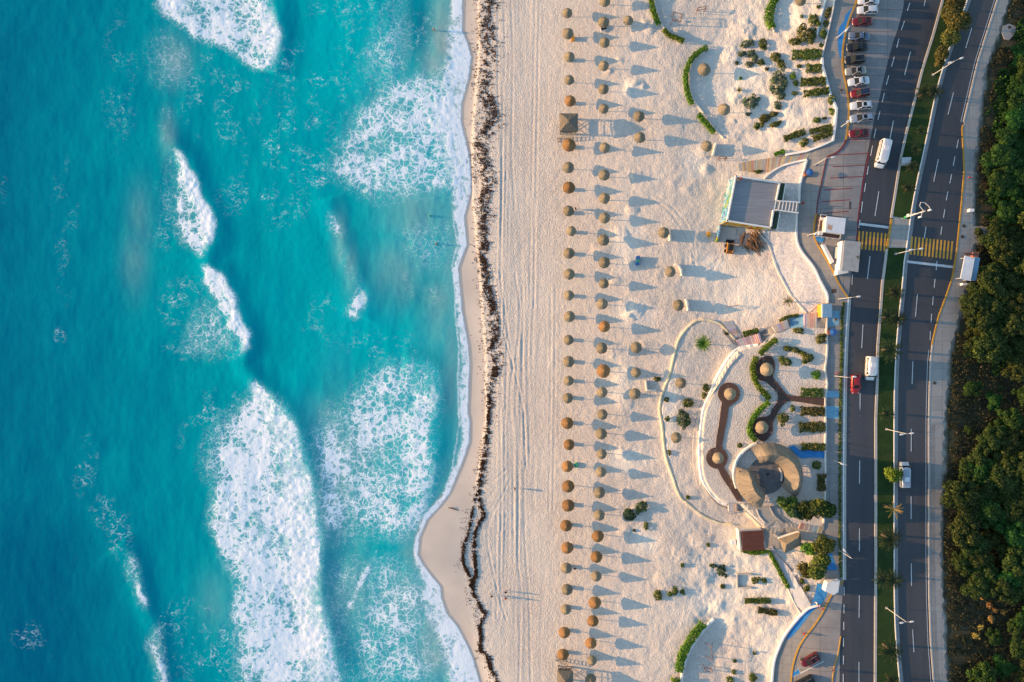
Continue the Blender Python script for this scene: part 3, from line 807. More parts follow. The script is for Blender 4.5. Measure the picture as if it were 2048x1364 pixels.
# paler concrete of the parking rows
par_r = [(1742, -60), (1741, 0), (1735, 60), (1724, 110), (1712, 160), (1703, 205)]
LANEP = [(1815, -60), (1806, 20), (1795, 60), (1786, 85), (1775, 125), (1765, 168), (1757, 204), (1748, 240), (1742, 272), (1735, 306), (1727, 345), (1720, 395), (1716, 431), (1713, 470)]
struct('parking_area', dens_line(YCURB) + dens_line(RCURB)[1:] + dens_line(BAY_L)[1:] + [(1633, 428), (1632, 440)] + [(1714, 464)] + [(xa(LANEP, y), y) for y in range(456, -61, -12)], M_BAY, .062, 8)
struct('parking_area', dens_line(YCURB3) + [(xa([(1677, 1420), (1680, 1240), (1687, 1160)][::-1], y) + 1, y) for y in range(1420, 1161, -12)], M_BAY, .062, 8)
struct('bus_bay', [(1630, 441), (1628, 455), (1628, 469), (1633, 486), (1653, 519), (1668, 547), (1677, 566), (1697, 597), (1701, 560), (1708, 500), (1713, 470), (1714, 464)], M_BAY, .062, 8)

# median: raised bed of turf between two kerbs
def med_piece(y0, y1): return between(MED_L, MED_R, y0, y1)
struct('median', [(xa(MED_L, y) + 1, y) for y in np.arange(-60, 439, 12)] + [(xa(MED_R, y), y) for y in np.arange(438, -61, -12)], M_TURF, .20, 8, .25)
struct('median', [(xa(MED_L, y) + 1, y) for y in np.arange(496, 1421, 12)] + [(xa(MED_R, y), y) for y in np.arange(1420, 495, -12)], M_TURF, .20, 8, .25)
struct('median_refuge', between(MED_L, MED_R, 438.5, 495.5, 8), M_WALK, .17, 8, .2)
def kerb(name, line, w, m, off=.22, skirt=.25, step=8):
    return tag(link(name, strip_mesh(name, dens_line(line, step), w, m, off, skirt)), kind='structure')
def cut(line, y0, y1): return [(xa(line, y), y) for y in np.arange(y0, y1 + .1, 8)]
M_YK = simple('yellow_kerb_paint', (.42, .22, .03), (.52, .30, .06), 1.0, bump=.2)
M_RK = simple('red_kerb_paint', (.13, .022, .028), (.18, .04, .045), 1.0, bump=.2)
kerb('kerb', [(x - 2, y) for x, y in cut(MED_L, -60, 436)], 4.5, M_KERB)
kerb('kerb', [(x - 1, y) for x, y in cut(MED_L, 438, 496)], 4.5, M_YK)
kerb('kerb', [(x - 2, y) for x, y in cut(MED_L, 498, 1420)], 5, M_KERB)
kerb('kerb', [(x + .8, y) for x, y in MED_R], 1.8, M_WALL, .34, .4)
tag(link('gutter', strip_mesh('gutter', dens_line([(x + 5, y) for x, y in MED_R]), 6, M_GUT, .075)), kind='structure')
kerb('kerb', YCURB, 3.6, M_YK, .19)
kerb('kerb', RCURB, 3.4, M_RK, .192)
kerb('kerb', BAY_L, 2.0, M_RK, .19)
kerb('kerb', YCURB2, 3.6, M_YK, .192)
kerb('kerb', RD_L, 2.2, M_WALL, .19)
tag(link('gutter', strip_mesh('gutter', dens_line([(x + 3.2, y) for x, y in RD_L]), 4.4, M_LBLUE if False else M_KERB, .066)), kind='structure')
kerb('kerb', YCURB3, 3.4, M_YK, .19)
kerb('kerb', [(x + 1, y) for x, y in cut(RD_R, 250, 690)], 3, M_YK, .19)
kerb('kerb', [(x + 1, y) for x, y in cut(RD_R, -60, 250)], 3, M_KERB, .19)
kerb('kerb', [(x + 1, y) for x, y in cut(RD_R, 690, 1420)], 3, M_KERB, .19)
# right pavement
struct('pavement', [(xa(RD_R, y) + 2.5, y) for y in np.arange(-60, 1421, 12)] + [(xa(SW_R, y) + 2.2 * math.sin(y * .31) + 1.5 * math.sin(y * .117), y) for y in np.arange(1416, -61, -6)], M_WALK, .16, 8, .25)
dk = lambda y: xa(RD_R, y) + 4
struct('pavement_strip', [(dk(y), y) for y in np.arange(850, 1421, 10)] + [(dk(y) + 9 + .8 * math.sin(y * .2), y) for y in np.arange(1420, 849, -10)], M_PROM, .166, 8)
struct('concrete_pad', zl(1600, 260, (1562, 872), (1690, 880), (1728, 905), (1722, 1010), (1700, 1045), (1565, 1040)), M_WALK, .17, 8, .3)
struct('concrete_pad', zl(1600, 0, (1850, 235), (1900, 215), (1965, 240), (1960, 300), (1900, 365), (1860, 355), (1835, 300)), M_WALK, .17, 8, .3)

# ------------------------------------------------------------------ promenade
PW = [(1672, -60), (1670, 0), (1656, 64), (1645, 110), (1645, 132), (1662, 187), (1675, 218), (1667, 281), (1642, 292), (1626, 297), (1613, 320), (1607, 345), (1600, 370), (1598, 405), (1594, 427), (1594, 475), (1604, 502), (1628, 535), (1640, 560), (1655, 588), (1656, 606), (1655, 650),
      (1654, 720), (1652, 800), (1652, 900), (1650, 1000), (1648, 1046), (1636, 1060), (1640, 1110), (1652, 1150), (1640, 1166), (1636, 1190), (1619, 1218), (1602, 1232), (1584, 1253), (1573, 1268), (1564, 1284), (1551, 1317), (1547, 1340), (1545, 1364), (1543, 1420)]
prom = PW + [(x, y) for x, y in left_edge[::-1]]
struct('promenade', prom, M_PROM, .16, 8, .3)

# ------------------------------------------------------------------ paint on the ground
def marks(name, polys, m, off=.078, step=14):
    mes = [drape_mesh(name, p, m, off, step) for p in polys]
    for me in mes: me.materials.clear()
    o = link(name, join_meshes(name, mes, m)); return tag(o, kind='structure')
def dash(ox, oy, x, y0, y1, x1=None, w=1.6):
    (a, b), (c, d) = zl(ox, oy, (x, y0), (x1 if x1 is not None else x, y1))
    return ribbon([(a, b), (c, d)], w)
lanes = []
for x, y0, y1, x1 in [(1000, 25, 100, 975), (950, 190, 272, 922), (900, 350, 435, 880), (858, 515, 605, 832), (808, 685, 770, 785), (768, 845, 930, 747), (728, 1010, 1090, 708), (690, 1172, 1255, 672),
                      (1143, -20, 55, 1128), (1005, 470, 680, 952), (850, 1098, 1310, 808), (1562, 255, 435, 1508), (1396, 840, 1040, 1346), (1440, 1270, 1350, 1425)]:
    lanes.append(dash(1600, 0, x, y0, y1, x1))
for x, y0, y1, x1 in [(660, 142, 235, 642), (622, 330, 405, 610), (598, 485, 562, 585), (568, 650, 750, 557), (546, 818, 890, 534), (717, 558, 782, 682), (637, 1148, 1355, 612), (1258, 265, 470, 1216), (1146, 878, 985, 1130),
                      (1410, 240, 325, 1393), (1380, 400, 485, 1362), (1345, 560, 640, 1330), (1318, 720, 798, 1304), (1290, 878, 955, 1280), (1246, 1190, 1275, 1238)]:
    lanes.append(dash(1600, 260, x, y0, y1, x1))
for x, y0, y1, x1 in [(625, -20, 80, 614), (573, 498, 710, 561), (547, 1122, 1328, 545), (1228, 80, 160, 1220), (1212, 238, 318, 1206), (1197, 398, 478, 1192), (1187, 555, 636, 1183), (1068, 218, 424, 1050), (1026, 832, 1038, 1019)]:
    lanes.append(dash(1600, 540, x, y0, y1, x1))
for x, y0, y1, x1 in [(545, -30, 52, 545), (543, 460, 670, 541), (541, 1075, 1285, 540), (1012, 172, 378, 1011), (1010, 785, 992, 1011)]:
    lanes.append(dash(1600, 820, x, y0, y1, x1))
for x, y0, y1, x1 in [(540, 575, 780, 537), (536, 1182, 1380, 536), (401, 500, 575, 401), (400, 658, 740, 399), (398, 818, 890, 398), (396, 960, 1042, 395), (395, 1125, 1203, 394), (393, 1290, 1370, 393), (1012, 285, 490, 1014), (1024, 888, 1092, 1036)]:
    lanes.append(dash(1600, 1064, x, y0, y1, x1))
lanes.append(ribbon(zl(1600, 260, (540, 853), (806, 886)), 5))
lanes.append(ribbon(zl(1600, 260, (972, 1196), (1390, 1246)), 5))
for a, b in [(476, 1060)]: lanes.append(dash(1600, 540, 478, 40, 132, 472))
for seg in (cut(RD_R, -60, 250), cut(RD_R, 700, 1420)):
    for dx in (-2.2,):
        lanes.append(ribbon([(x + dx - 3, y) for x, y in seg], 1.1))
marks('lane_markings', lanes, M_WHITE)
xw = []
for x in (537, 570, 604, 638, 672, 706, 740, 774, 800):
    t = 918 + (x - 535) * .09
    xw.append(ribbon(zl(1600, 260, (x + 4, t), (x - 8, t + 164)), 3.5))
for i in range(12):
    x = 1020 + i * 33.2; t = 968 + i * 4.0
    xw.append(ribbon(zl(1600, 260, (x, t), (x - 14, t + 165)), 3.7))
marks('crosswalk_markings', xw, M_YEL)
red = []
Z2 = (1600, 260)
for a in [((330, 226), (632, 212)), ((300, 333), (590, 320)), ((272, 438), (578, 422)), ((220, 546), (478, 530)), ((200, 652), (460, 634)), ((205, 757), (442, 740)), ((425, 90), (655, 80))]:
    red.append(ribbon(zl(*Z2, *a), 1.7))
red.append(ribbon(dens_line(zl(*Z2, (628, 212), (600, 340), (572, 500), (545, 680), (530, 790), (520, 1000)), 8), 2.6))
marks('parking_bay_lines', red, M_RED, .076)
blue = [zl(1600, 0, (472, 70), (480, 100), (440, 210), (410, 310), (392, 430), (378, 520), (362, 530), (345, 430), (340, 330), (355, 250), (400, 190), (410, 140)),
        zl(1600, 260, (130, 955), (215, 985), (208, 1025), (140, 1010))]
marks('blue_floor_patch', blue[:1], M_BLUE, .172)
marks('blue_ramp', blue[1:], M_BLUE, .174)
marks('blue_path', [smooth_line([(1634, 1166), (1630, 1186), (1622, 1208), (1604, 1232), (1586, 1254), (1573, 1278), (1584, 1273), (1602, 1252), (1624, 1224), (1641, 1210), (1654, 1188), (1653, 1170)], 8)], M_BLUE, .176)
marks('pale_blue_path', [[(1652, 781), (1678, 783), (1679, 795), (1652, 795)], [(1652, 812), (1678, 812), (1679, 838), (1653, 836)], [(1652, 620), (1680, 622), (1678, 650), (1656, 655)]], M_LBLUE, .172)
marks('blue_floor_mark', [[(1650, 1107), (1664, 1107), (1674, 1140), (1655, 1140)]], M_BLUE, .175)
# painted disabled bay at the lower car park
marks('parking_bay_lines', [ribbon(zl(1250, 1064, (1590, 1287), (1812, 1175)), 2.2), zl(1250, 1064, (1497, 1300), (1580, 1240), (1595, 1285), (1500, 1335))], M_WHITE, .084)
marks('blue_floor_mark', [zl(1250, 1064, (1500, 1297), (1578, 1246), (1590, 1285), (1502, 1328))], M_BLUE, .094)
kerb('kerb', zl(1600, 1064, (372, 950), (345, 1120), (310, 1240), (295, 1370)), 1.6, M_YK, .2)
# manholes on the pavement, a drain on the promenade
M_IRON = simple('cast_iron', (.05, .035, .025), (.10, .07, .05), 4)
M_PAD = M_WALK
def disc(px, py, r, n=20): return [(px + r * math.cos(i * 2 * math.pi / n), py + r * math.sin(i * 2 * math.pi / n)) for i in range(n)]
for (px, py, r, lab, o) in [(1928, 452, 3.4, 'round rusty manhole cover in the pavement beside the yellow crosswalk, the upper of the two', .172), (1925, 473.5, 3.4, 'round dark manhole cover in the pavement beside the yellow crosswalk, the lower of the two', .172),
                            (2019, 54.5, 3.2, 'round rusty manhole cover on the pale concrete pad at the top right', .182), (1869, 766, 3, 'round dark manhole cover in the pale right pavement facing the red car', .172)]:
    o = drape('manhole_cover', disc(px, py, r), M_IRON, o + .03, 20, .02); tag(o, lab, 'manhole cover')
o = drape('drain_grate', zl(1600, 540, (287, 172), (328, 172), (328, 208), (287, 208)), M_IRON, .195, 20, .02)
tag(o, 'square dark drain grate in the promenade paving above the orange kiosk', 'drain')
o = drape('drain_grate', zl(1600, 260, (448, 650), (464, 650), (458, 720), (446, 720)), M_IRON, .09, 20, .02)
tag(o, 'long dark drain grate in the red-lined parking bay', 'drain')
# gravel plots
struct('gravel_plot', [(1613, 321), (1602, 365), (1598, 404), (1570, 402), (1568, 368), (1528, 356), (1543, 345), (1570, 331)], M_GRAVEL, .08, 8, .4)
struct('gravel_plot', [(1556, 424), (1593, 427), (1593, 475), (1603, 502), (1627, 535), (1640, 561), (1654, 589), (1655, 606), (1638, 608), (1619, 626), (1613, 626), (1580, 586), (1566, 560), (1553, 540), (1545, 515), (1536, 487), (1514, 460), (1548, 462)], M_GRAVEL, .08, 8, .4)
M_PATHS = simple('trodden_sand', (.50, .44, .38), (.58, .51, .44), .8, bump=.25, bdist=.05)
struct('path', ribbon(smooth_line([(1478, 705), (1456, 728), (1440, 755), (1420, 785), (1404, 820), (1394, 862), (1391, 905), (1395, 950), (1408, 985), (1430, 1012), (1455, 1022), (1480, 1016)], 8), 11), M_PATHS, .2, 6, .3)
struct('apron', [(1441, 452), (1473, 456), (1471, 479), (1438, 484)], M_PATHS, .16, 6, .4)
# ------------------------------------------------------------------ foliage
def leafmat(name, dark, mid, light, hue=.06):
    k = NT(name)
    geo = k.n('ShaderNodeNewGeometry')
    oi = k.n('ShaderNodeObjectInfo')
    r = k.n('ShaderNodeValToRGB')
    e = r.color_ramp.elements
    e[0].color = (*dark, 1); e[1].color = (*light, 1); e[0].position = 0.05
    x = e.new(.55); x.color = (*mid, 1)
    k.l(geo.outputs['Random Per Island'], r.inputs[0])
    hs = k.n('ShaderNodeHueSaturation')
    k.l(r.outputs[0], hs.inputs['Color'])
    k.l(k.rng(oi.outputs['Random'], 0, 1, .5 - hue * .5, .5 + hue * .5), hs.inputs['Hue'])
    k.l(k.rng(oi.outputs['Random'], 0, 1, .8, 1.2), hs.inputs['Value'])
    k.l(hs.outputs[0], k.b.inputs['Base Color'])
    k.rough(.65); k.b.inputs['Specular IOR Level'].default_value = .14
    return k.m
M_OLIVE = leafmat('olive_leaves', (.010, .018, .004), (.030, .047, .009), (.078, .100, .018))
M_LUSH = leafmat('lush_leaves', (.007, .024, .005), (.022, .060, .010), (.055, .115, .016))
M_HEDGE = leafmat('hedge_leaves', (.04, .085, .01), (.11, .19, .016), (.22, .30, .03))
M_SHRUB = leafmat('shrub_leaves', (.03, .05, .010), (.08, .11, .018), (.18, .19, .035))
M_GREY = leafmat('grey_green_leaves', (.045, .075, .045), (.095, .135, .08), (.16, .20, .11))
M_RUST = leafmat('rusty_leaves', (.03, .042, .010), (.085, .085, .018), (.16, .12, .03))
M_DARKL = leafmat('dark_green_leaves', (.012, .03, .015), (.03, .06, .025), (.07, .11, .04))
M_PALM = leafmat('palm_leaves', (.008, .018, .006), (.020, .034, .011), (.055, .062, .022))
M_PALMG = leafmat('gold_palm_leaves', (.16, .10, .02), (.30, .18, .03), (.40, .26, .05))
M_YELL = leafmat('dry_leaves', (.16, .10, .02), (.28, .19, .05), (.42, .30, .10))
M_BARK = simple('bark', (.07, .052, .038), (.13, .10, .075), 5, bump=.6, stretch=(1, 1, .2))
M_GRASSY = leafmat('dry_grass', (.02, .026, .010), (.045, .047, .020), (.085, .075, .035))

def leaf_quads(C, size, nrm, rs, bend=.5, elong=1.6):
    """leaf clumps: one rhomb per centre, tilted at random about a given outward direction"""
    n = len(C)
    N = nrm + rs.normal(0, bend, (n, 3)); N /= np.linalg.norm(N, axis=1)[:, None] + 1e-9
    A = rs.normal(0, 1, (n, 3)); U = np.cross(N, A); U /= np.linalg.norm(U, axis=1)[:, None] + 1e-9
    Vv = np.cross(N, U)
    s = size * rs.uniform(.6, 1.35, (n, 1))
    U = U * s * .5; Vv = Vv * s * .5 * elong
    drop = N * s * .12
    return np.stack([C - Vv - drop, C + U, C + Vv - drop, C - U], 1)

def blob_points(rs, n, blobs, lo=.55):
    """points in the outer shell of several ellipsoids (x,y,z,rx,ry,rz); returns points and outward directions"""
    w = np.array([b[3] * b[4] + b[4] * b[5] + b[3] * b[5] for b in blobs]); w = w / w.sum()
    k = rs.choice(len(blobs), n, p=w)
    B = np.array(blobs)[k]
    d = rs.normal(0, 1, (n, 3)); d /= np.linalg.norm(d, axis=1)[:, None]
    d[:, 2] = np.where(d[:, 2] < -.35, -d[:, 2], d[:, 2])
    r = rs.uniform(lo, 1.0, (n, 1)) ** .6
    return B[:, :3] + d * B[:, 3:6] * r, d

def crown_mesh(name, seed, rad, hgt, n, size, m, lobes=9, flat=.75, spread=.62):
    rs = np.random.RandomState(seed)
    blobs = []
    for i in range(lobes):
        a = rs.uniform(0, 6.283); q = rs.uniform(.15, spread) * rad
        rr = rad * rs.uniform(.30, .52) * (1.0 if lobes < 12 else rs.uniform(.45, .95))
        blobs.append((q * math.cos(a), q * math.sin(a), hgt * (1 - .35 * (q / rad) ** 2) - rr * flat * rs.uniform(.7, 1.1), rr, rr, rr * flat))
    blobs.append((0, 0, hgt * .55, rad * .62, rad * .62, hgt * .32))
    C, d = blob_points(rs, n, blobs)
    return quads_np(name, leaf_quads(C, size, d + np.array([0, 0, .35]), rs), m)

def trunk_mesh(name, seed, rad, hgt, r0=.16, limbs=5):
    rs = np.random.RandomState(seed)
    vs, fs = [], []
    def tube(pts, r):
        b = len(vs); k = 6
        for (p, q) in zip(pts, r):
            for i in range(k): vs.append((p[0] + q * math.cos(i * 6.283 / k), p[1] + q * math.sin(i * 6.283 / k), p[2]))
        for j in range(len(pts) - 1):
            for i in range(k): fs.append((b + j * k + i, b + j * k + (i + 1) % k, b + (j + 1) * k + (i + 1) % k, b + (j + 1) * k + i))
    top = hgt * .45
    tube([(0, 0, -.3), (.05, 0, top * .5), (0, .05, top)], [r0 * 1.3, r0, r0 * .75])
    for i in range(limbs):
        a = i * 6.283 / limbs + rs.uniform(-.4, .4); q = rad * rs.uniform(.4, .65)
        tube([(0, 0, top * .8), (q * .5 * math.cos(a), q * .5 * math.sin(a), top + (hgt - top) * .3), (q * math.cos(a), q * math.sin(a), hgt * rs.uniform(.68, .82))], [r0 * .6, r0 * .4, r0 * .15])
    return mesh(name, vs, fs, M_BARK)

def make_tree(kind, seed, rad, hgt, n, size, m, r0=.16, **kw):
    t = thing(kind, None, 'tree')
    link('trunk', trunk_mesh('trunk', seed, rad, hgt, r0), t)
    link('crown', crown_mesh('crown', seed, rad, hgt, n, size, m, **kw), t)
    return t

# low plants: one mesh each, made from ellipses seen in the picture
def bush(name, ell, m, label, cat='bush', group=None, hgt=.9, dens=1.0, size=.22, seed=None):
    """ell: list of (px, py, rx, ry, angle degrees) in pixels"""
    if isinstance(ell, tuple): ell = [ell]
    seed = seed if seed is not None else int(ell[0][0] * 7 + ell[0][1] * 13) % 99991
    rs = np.random.RandomState(seed)
    base = ground_at(ell[0][0], ell[0][1], hgt * .5)
    Q = []
    for e in ell:
        cx, cy, rx, ry = e[:4]; an = R(e[4]) if len(e) > 4 else 0
        c = ground_at(cx, cy, hgt * .5) - base
        k = S * (CAMH - 8) / CAMH
        A, B = rx * k * 1.13, ry * k * 1.13
        hh = hgt * min(1.0, .55 + min(A, B) * .45)
        n = int(max(60, A * B * 3.14 * 70 * dens))
        # sub-clumps make the outline uneven
        sub = [(0, 0, hh * .3, A * .86, B * .86, hh * .7)]
        for _ in range(max(3, int(A * B * 2.2))):
            a = rs.uniform(0, 6.283); q = rs.uniform(.35, .95)
            s = rs.uniform(.22, .42) * min(A, B)
            sub.append((A * q * math.cos(a), B * q * math.sin(a), hh * rs.uniform(.35, .85), s, s, s * .8))
        C, d = blob_points(rs, n, sub)
        C[:, 2] = np.maximum(C[:, 2], .03)
        sa, ca = math.sin(-an), math.cos(-an)
        q = leaf_quads(C, size, d + np.array([0, 0, .4]), rs)
        x, y = q[..., 0].copy(), q[..., 1].copy()
        q[..., 0] = x * ca - y * sa + c.x; q[..., 1] = x * sa + y * ca + c.y; q[..., 2] += c.z
        Q.append(q)
    o = link(name, quads_np(name, np.concatenate(Q), m))
    o.location = base
    return tag(o, label, cat, group)

def hedge(name, pts, w, m, label, hgt=.9, group=None, dens=1.0, size=.2, closed=False, cat='hedge'):
    """clipped hedge along a polyline of pixels, w pixels wide"""
    L = smooth_line(pts, 3, closed) if len(pts) > 2 else [(pts[0][0] + (pts[1][0] - pts[0][0]) * i / 12, pts[0][1] + (pts[1][1] - pts[0][1]) * i / 12) for i in range(13)]
    rs = np.random.RandomState(int(pts[0][0] * 3 + pts[0][1] * 5) % 9999)
    base = ground_at(*L[0], hgt * .7)
    k = S * (CAMH - 8) / CAMH
    P = np.array([list(ground_at(x, y, hgt * .7) - base) for x, y in L])
    seg = np.linalg.norm(np.diff(P, axis=0), axis=1)
    tot = seg.sum(); hw = w * k * .58
    n = int(tot * (2 * hw + 2 * hgt) * 60 * dens) + 60
    u = rs.uniform(0, tot, n); cs = np.concatenate([[0], np.cumsum(seg)])
    j = np.clip(np.searchsorted(cs, u) - 1, 0, len(seg) - 1); f = ((u - cs[j]) / np.maximum(seg[j], 1e-6))[:, None]
    C = P[j] * (1 - f) + P[j + 1] * f
    T = (P[j + 1] - P[j]) / np.maximum(seg[j], 1e-6)[:, None]
    Nn = np.stack([-T[:, 1], T[:, 0], 0 * T[:, 0]], 1)
    th = rs.uniform(0, math.pi, n)
    q = rs.uniform(.72, 1.06, n) * (1 + .16 * np.sin(u * 3.1 + 1.3 * np.sin(u * 1.7)))
    cx = np.sign(np.cos(th)) * np.abs(np.cos(th)) ** .6 * hw * q
    cz = np.abs(np.sin(th)) ** .6 * hgt * q
    tp = rs.rand(n) < .5
    cx = np.where(tp, rs.uniform(-1, 1, n) * hw * q, cx); cz = np.where(tp, hgt * rs.uniform(.85, 1.08, n) * (1 - .25 * (cx / hw) ** 4), cz); th = np.where(tp, math.pi / 2, th)
    d = Nn * np.cos(th)[:, None] + np.array([0, 0, 1.0]) * np.sin(th)[:, None]
    C = C + Nn * cx[:, None]; C[:, 2] += cz
    o = link(name, quads_np(name, leaf_quads(C, size, d + np.array([0, 0, .2]), rs, .55), m))
    o.location = base
    return tag(o, label, cat, group)

def frond_verts(vs, fs, base, az, L, rise, droop, w, rs, leaflets=12):
    """one palm frond: arching rachis with paired drooping leaflets"""
    ca, sa = math.cos(az), math.sin(az)
    prev = None
    pts = []
    for i in range(leaflets + 1):
        t = i / leaflets
        r = L * t * (1 - .12 * droop * t)
        z = rise * L * math.sin(min(1.0, t * 1.1) * 1.4) * .6 - droop * L * t * t * .55
        pts.append(Vector((base[0] + r * ca, base[1] + r * sa, base[2] + z)))
    side = Vector((-sa, ca, 0))
    for i in range(leaflets):
        p, q = pts[i], pts[i + 1]
        b = len(vs); vs.extend([p + side * .03, p - side * .03, q - side * .02, q + side * .02]); fs.append((b, b + 1, b + 2, b + 3))
        t = (i + .5) / leaflets
        ll = w * (math.sin(math.pi * (t * .86 + .10)) ** .7) * rs.uniform(.8, 1.15)
        fw = (q - p)
        for s in (1, -1):
            tip = p + fw * 1.7 + side * s * ll + Vector((0, 0, -.35 * ll * droop - .06))
            b = len(vs); vs.extend([p, p + fw * .72, tip]); fs.append((b, b + 1, b + 2) if s < 0 else (b, b + 2, b + 1))

def make_palm(name, seed, rad, hgt, n, m, droop=.55, w=.42, rise=.5, trunk_r=.14, label=None):
    rs = np.random.RandomState(seed)
    t = thing(name, label, 'palm')
    vs, fs = [], []
    k = 7
    for j in range(5):
        z = -.3 + (hgt + .3) * j / 4; r = trunk_r * (1.25 - .1 * j)
        for i in range(k): vs.append((r * math.cos(i * 6.283 / k), r * math.sin(i * 6.283 / k), z))
    for j in range(4):
        for i in range(k): fs.append((j * k + i, j * k + (i + 1) % k, (j + 1) * k + (i + 1) % k, (j + 1) * k + i))
    mk('trunk', vs, fs, M_BARK, t)
    vs, fs = [], []
    for i in range(n):
        az = i * 2.39996 + rs.uniform(-.2, .2)
        f = i / n
        frond_verts(vs, fs, (0, 0, hgt), az, rad * rs.uniform(.85, 1.1) * (1 - .25 * (1 - f)), rise * (1.5 - 1.2 * f), droop * (.5 + f), w * rs.uniform(.85, 1.15), rs)
    mk('crown', vs, fs, m, t)
    return t
# ------------------------------------------------------------------ the planting
def row(label_fmt, items):
    for i, it in enumerate(items): yield it, label_fmt % nth(i)
hedge('hedge', zl(1250, 0, (235, -30), (247, 50), (268, 130), (310, 220)), 9, M_HEDGE, 'bright green curved hedge at the top edge, above the left wooden frame', 1.0)
hedge('hedge', zl(1250, 0, (352, 265), (385, 305), (440, 335), (535, 372)), 8, M_HEDGE, 'bright green curved hedge below the wooden frames, lower end of the upper arc', 1.0)
hedge('hedge', zl(1250, 0, (745, 425), (655, 485), (590, 560), (556, 660), (555, 750), (575, 860), (612, 950)), 9, M_HEDGE, 'long bright green hedge curving around the left of a large parasol', 1.0)
hedge('hedge', zl(1250, 0, (665, 1035), (735, 1120), (812, 1205)), 9, M_HEDGE, 'short straight slanting green hedge below the long curved hedge', 1.0)
hedge('hedge', zl(1250, 0, (1362, -20), (1325, 80), (1310, 170), (1340, 255)), 15, M_HEDGE, 'broad bright green hedge at the top edge, right of the wooden frames', 1.2)
hedge('hedge', zl(1250, 540, (1380, 632), (1310, 680), (1225, 765)), 9, M_HEDGE, 'bright green hedge slanting down from the pink striped stairs', 1.1)
hedge('hedge', zl(1250, 540, (1200, 790), (1168, 860), (1172, 960), (1215, 1060), (1290, 1140), (1312, 1175)), 9, M_HEDGE, 'bright green curved hedge left of the upper right timber deck', 1.1)
hedge('hedge', [(1538, 804), (1520, 820), (1507, 836), (1500, 852), (1501, 868), (1512, 881)], 9, M_HEDGE, 'bright green curved hedge left of the lower right timber deck', 1.1)
hedge('hedge', [(1407, 1247), (1390, 1268), (1374, 1292), (1362, 1320), (1359, 1344)], 15, M_HEDGE, 'broad bright green curved hedge beside the white wall at the bottom', 1.2)
hedge('hedge', [(1352, 1356), (1350, 1372), (1349, 1390)], 14, M_HEDGE, 'stub of bright green hedge at the bottom edge', 1.2)
hedge('hedge', [(1484, 1101), (1510, 1106), (1536, 1103), (1543, 1112), (1555, 1134), (1566, 1156), (1577, 1176)], 7, M_HEDGE, 'narrow green hedge along the ramp below the brown pergola', .8)
hedge('hedge', [(1597, 630), (1575, 634), (1559, 642)], 5, M_SHRUB, 'low green hedge above the pink striped stairs', .7)
hedge('hedge', [(1516, 661), (1498, 665), (1486, 670)], 9, M_SHRUB, 'low dark green hedge at the foot of the pink striped stairs', .8)
hedge('hedge', [(1569, 302), (1559, 305), (1549, 309)], 7, M_HEDGE, 'short green hedge at the top of the orange striped stairs', .8)
G1 = 'shrubs of the upper dune garden'
for (e, m, hh), lab in row('shrub of the upper dune garden, %s counted from the top', []): pass
